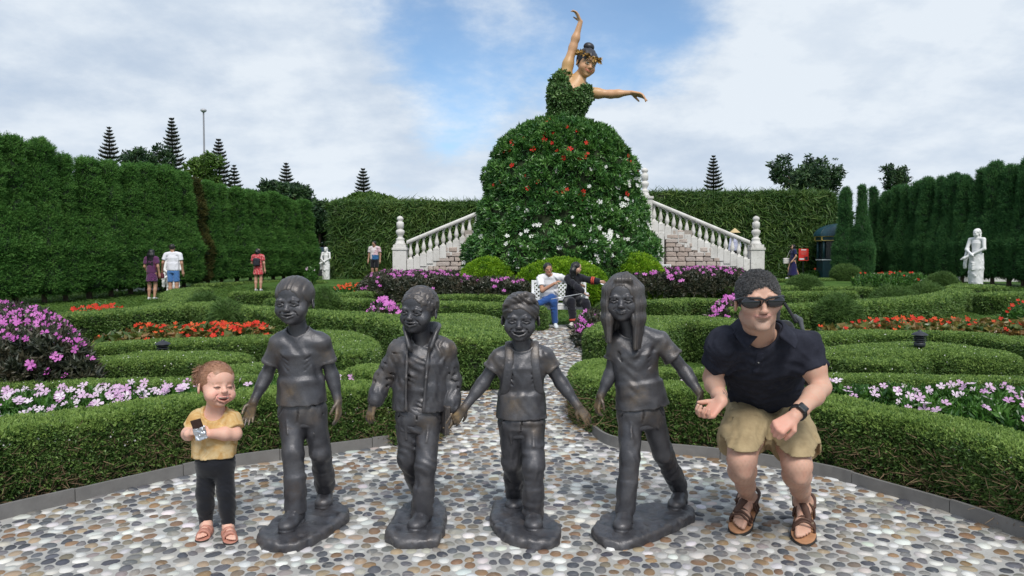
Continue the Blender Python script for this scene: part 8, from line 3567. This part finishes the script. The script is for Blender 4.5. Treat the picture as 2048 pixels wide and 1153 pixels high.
def redband(root, q, v, hd):
    m = simple('red_embroidery', (.45, .06, .035), .8, .5, 40)
    e, w = q['eR'], q['wR']
    d = unit(w - e)
    for a, b, r in ((.05, .22, .084), (.26, .42, .082)):
        g = Grid(*bbox([e, w], .14), .011)
        g.econe(lerp(e, w, a), lerp(e, w, b), (r, r), (r, r), (0, 0, 1), 0, rnd=.006)
        g.build('embroidered_band', m, root)
    for k in 'LR':
        g = Grid(*bbox([q['a' + k]], .16), .011)
        c = lerp(q['k' + k], q['a' + k], .82)
        g.econe(c, lerp(q['k' + k], q['a' + k], .93), (.082, .082), (.082, .082), (1, 0, 0), 0, rnd=.006)
        g.build('embroidered_hem', m, root)


small_person('woman with long black hair in black embroidered clothes, leaning right on the white bench', 1147, 15.0, 1.62, 0,
             dict(head=(.05, -.22, 1.25), neck=(.0, -.14, 1.10), turn=(72, 6, 8), sL=(-.14, -.20, 1.02), sR=(.16, -.08, 1.03), eL=(.05, -.42, .84), wL=(.17, -.46, .74), eR=(.36, -.10, .98), wR=(.54, -.16, .96),
                  hL=(-.11, .06, .54), hR=(.09, .06, .54), kL=(-.08, -.40, .54), kR=(.22, -.38, .52), aL=(-.03, -.40, .12), aR=(.34, -.42, .13), toeL=(-.4, -1, -.05), toeR=(.3, -1, -.1), hairlen=.34, hem=-.08, leg=1.22),
             (embroid, 'long'), (embroid, 'long'), ('long', (.006, .006, .007)), redband, 'couple on the white bench', skin=(.52, .33, .24), res=.0125, shoe_c=(.55, .52, .48))
st = U(1120, 595, 14.42)
pr = empty('selfie_stick', st, 'thin silver stick held across the bench by the woman in black', 'stick')
a, b = U(1102, 599, 14.35), U(1172, 586, 14.55)
m = MB().tube([rel(pr, a), rel(pr, lerp(a, b, .3)), rel(pr, b)], [.006, .009, .009], 8)
m.build('rod', simple('stick_silver', (.6, .6, .63), .3, .05, 20, metal=.6), pr, True)
pr = empty('sheet_of_paper', U(1210, 570, 14.75), 'white sheet of paper in the outstretched hand of the woman in black', 'paper')
MB().box((-.09, -.05, -.004), (.10, .05, .0), rot3(10, 12, 14)).build('sheet', M_NOTICE, pr)

# ---- white statues
tw = NT('white_statue_stone')
cw = tw.mix(tw.noise(4, 5, .65), (.58, .58, .58), (.74, .74, .74))
tw.bump(tw.noise(18, 4, .6), .2, .01)
M_STATUE = tw.set(cw, .6, spec=.3)


def drape(lower=(.62, .26), col=None):
    def f(root, q, v, hd):
        g = Grid(*bbox([v(-.4, -.35, 0), v(.4, .35, 1.5)], .05), .018)
        g.econe(v(.02, 0, .02), v(0, 0, .60), v(.15, .13), v(.185, .16), (1, 0, 0), .05, rnd=.02)
        g.econe(v(0, 0, .58), v(0, 0, 1.02), v(.19, .165), v(.175, .14), (1, 0, 0), .05, rnd=.02)
        for k in range(4):
            g.chain([v(-.19, -.02, .62 + .055 * k), v(0, -.17, .56 + .06 * k), v(.19, -.02, .64 + .055 * k)], [.02, .026, .02], .02)
        g.chain([v(-.20, -.06, 1.15), v(-.24, -.10, .9), v(-.25, -.10, .62)], [.05, .06, .05], .03)
        folds(g, .012, .09, 3, .25)
        g.build('drapery', M_STATUE, root)
        g = Grid(*bbox([hd.C], .2), .012)
        hd.E(g, (0, .10, .12), (.39, .45, .40))
        hd.E(g, (0, .50, -.05), (.2, .2, .22), .1)
        hd.E(g, (0, -.48, -.17), (.30, .34, .40), .03, '-')
        hd.K(g, [(.28, .2, -.2), (.30, .15, -.55), (.26, .05, -.8)], [.12, .1, .06], .05)
        g.noise(.012, .04, 2)
        g.build('hair', M_STATUE, root)
        MB().lathe([(.24, -.06), (.24, .0), (.21, .03), (0, .03)], 16).build('statue_base', M_STATUE, root)
        MB().box((-.2, -.2, -.55), (.2, .2, -.062)).build('pedestal', M_STATUE, root, bevel=.02)
    return f


GS = 'white garden statues of draped women'
pose = dict(eL=(-.22, -.10, 1.12), wL=(-.06, -.20, 1.02), eR=(.24, -.06, 1.14), wR=(-.12, -.24, .92), turn=(-12, 6, 0), kL=(-.12, -.06, .48), aL=(-.16, .0, .08), shoes=False)
for px, py, Y, h, yaw, lab in ((1953, 580, 24.0, 1.98, -62, 'white statue of a draped woman at the right cypress row'), (652, 563, 34.6, 1.60, -12, 'far white statue of a draped woman at the end of the left cypress row'), (345, 612, 25.2, 1.85, 12, 'white statue hidden behind the man in the white shirt')):
    z = U(px, py, Y)[2]
    small_person(lab, px, Y, h, yaw, pose, None, None, None, drape(), GS, skin='marble', name='statue', cat='statue', zoff=float(z), res=.016 if Y < 26 else .022)


# ================================================================== the dancer above the flower skirt
def dancer():
    Y = SKY
    sc = Y / FPX
    v = lambda px, py, d=0.0: U(px, py, Y + d)
    wl = v(1138, 260)
    root = empty('dancer_figure', wl, 'painted giant ballet dancer in an ivy bodice, one arm raised, above the flower skirt', 'sculpture')
    hd = Head(v(1173, 127, -.05), .90, yaw=26, pitch=12, roll=14)
    sL, sR = v(1128, 156), v(1174, 186, -.05)
    N = v(1154, 168)
    J = dict(eL=v(1146, 95, .05), wL=v(1161, 44, .0), eR=v(1222, 189, -.15), wR=v(1262, 186, -.35))
    lo, hi = bbox([wl, sL, sR, hd.C, *J.values(), v(1150, 18), v(1304, 205, -.5)], .6)
    hb = hd.box()
    g = Grid(lo, hi, .045, [(a, hb[0][a], hb[1][a], .016) for a in range(3)] + [(2, v(0, 52)[2], v(0, 16)[2], .018), (0, v(1256, 0)[0], v(1306, 0)[0], .018), (2, v(0, 210)[2], v(0, 176)[2], .022)])
    g.chain([wl, v(1134, 215), v(1140, 190), N], [.30, .34, .38, .26], .2)
    g.chain([lerp(sL, N, .1), lerp(sL, J['eL'], .45), J['eL'], lerp(J['eL'], J['wL'], .35), J['wL']], [.22, .165, .120, .118, .075], .12)
    g.chain([lerp(sR, N, .1), lerp(sR, J['eR'], .45), J['eR'], lerp(J['eR'], J['wR'], .35), J['wR']], [.20, .150, .118, .112, .072], .12)
    g.chain([N + np.array([0, 0, -.15]), lerp(N, hd.p(0, .1, -.3), .5), hd.p(0, .06, -.25)], [.26, .175, .17], .12)
    sculpt_head(g, hd, 'child', 'closed', .97)
    sculpt_hand(g, J['wL'], (-.40, -.1, .85), (-.85, -.1, -.3), .50, thumb=-1, curl=(.15, .45, .35, .3), tcurl=.3, spread=.10)
    sculpt_hand(g, J['wR'], (.95, -.2, -.26), (.0, -.3, -.9), .62, thumb=1, curl=(.2, .45, .45, .4), tcurl=.3, spread=.06)
    fc0 = face_color(hd, (.58, .335, .19), lips=(.45, .12, .09), brow=(.025, .018, .014), blush=(.44, .17, .10))
    e_, w_ = J['eR'], J['wR']

    def fc(V):
        C = fc0(V)
        for p, r in ((sR, .55), (sL, .55), (lerp(sL, J['eL'], .4), .4)):
            m = np.clip(1.2 - np.linalg.norm(V - p, axis=1) / r, 0, 1)[:, None] * .55
            C = C * (1 - m) + np.array((.46, .31, .10)) * m
        return C
    tm = NT('painted_fibreglass')
    c = tm.attr('col')
    c = tm.mix(tm.math('MULTIPLY', tm.noise(3, 5, .65), .35), c, tm.mix(1.0, c, (.6, .5, .42), 'MULTIPLY'))
    g.build('figure', tm.set(c, .42, spec=.4), root, color=fc)
    # hair and bun
    mh = simple('painted_black_hair', (.022, .022, .030), .45, .3, 6)
    g = Grid(*bbox([hd.p(0, .1, .3)], .82), .020)
    hd.E(g, (0, .09, .15), (.36, .43, .40))
    hd.E(g, (0, -.19, .15), (.27, .19, .23))
    hd.E(g, (0, -.47, -.17), (.285, .36, .40), .03, '-')
    hd.E(g, (0, -.16, -.58), (.7, .42, .42), .05, '-')
    grid_fn(g, hair_strands(hd, lambda x, y, z: np.sin(x * 40 + 2 * np.sin(z * 6)), .010), *hd.box())
    h = g.build('hair', mh, root)
    g = Grid(*bbox([hd.p(0, .22, .62)], .40), .020)
    hd.E(g, (0, .22, .60), (.20, .20, .155))
    hd.K(g, [(-.16, .22, .58), (0, .10, .62), (.16, .22, .58)], [.05, .06, .05], .03)
    g.build('bun', mh, h)
    # golden flower wreath
    m = MB()
    rg = np.random.default_rng(5)
    for k in range(120):
        a = 2 * math.pi * k / 40 + rg.uniform(-.06, .06)
        p = hd.p(.385 * math.sin(a), .03 - .43 * math.cos(a), .245 + .07 * math.cos(a) * -1 + rg.uniform(-.05, .05))
        V, F = leaf_quad(.15 * rg.uniform(.7, 1.2), .095, .3, .2)
        d = unit(p - hd.p(0, .05, .2) + rg.normal(0, .25, 3))
        E = np.array(Vector(d).to_track_quat('Z', 'Y').to_matrix() @ Matrix.Rotation(rg.uniform(0, 6.28), 3, 'Z'))
        m.raw(rel(root, V @ E.T + p), F)
    m.build('flower_wreath', simple('wreath_gold', (.34, .20, .05), .5, .6, 5), root)
    # ivy bodice
    g = Grid(*bbox([wl, sL, sR, N, v(1100, 230), v(1172, 230)], .95), .055)
    bl = [(1128, 270, 50), (1128, 252, 36), (1130, 236, 31), (1133, 218, 33), (1136, 202, 36), (1139, 188, 34)]
    for (x0, y0, w0), (x1, y1, w1) in zip(bl[:-1], bl[1:]):
        g.econe(v(x0, y0), v(x1, y1), (w0 * sc - .05, .46), (w1 * sc - .05, .48), (1, 0, 0), .25, rnd=.05)
    g.chain([v(1117, 190), v(1120, 170), v(1129, 156)], [.24, .22, .19], .2)
    g.chain([v(1148, 196, -.1), v(1162, 190, -.08), v(1171, 186, -.05)], [.28, .24, .19], .2)
    g.ell(v(1148, 198, -.25), (.27, .30, .28), None, .2)
    g.ell(v(1122, 194, -.25), (.26, .28, .30), None, .2)
    g.ell(v(1134, 186, -.15), (.42, .3, .18), None, .2)
    hole = g.like()
    hole.cone(v(1153, 166, -.15), v(1166, 130, -.1), .30, .34, 0)
    hole.ell(v(1150, 172, -.50), (.30, .30, .16), None, .05)
    g.cut(hole)
    V, Q = g.surf()
    obj('bodice', mesh_np('bodice', rel(root, V), Q, M_HEDGE), root)
    rg = np.random.default_rng(4)
    P_, N_ = scatter(V, Q, 190, rg, lambda P, N: (N[:, 1] < .6) * 1.0)
    foliage('ivy', 'ivy', SP_IVY, P_ + N_ * .03, N_, 1.0, root, .45, .2, rg)


dancer()

# the workbench scene is no longer needed
bpy.data.scenes.remove(_TMP)
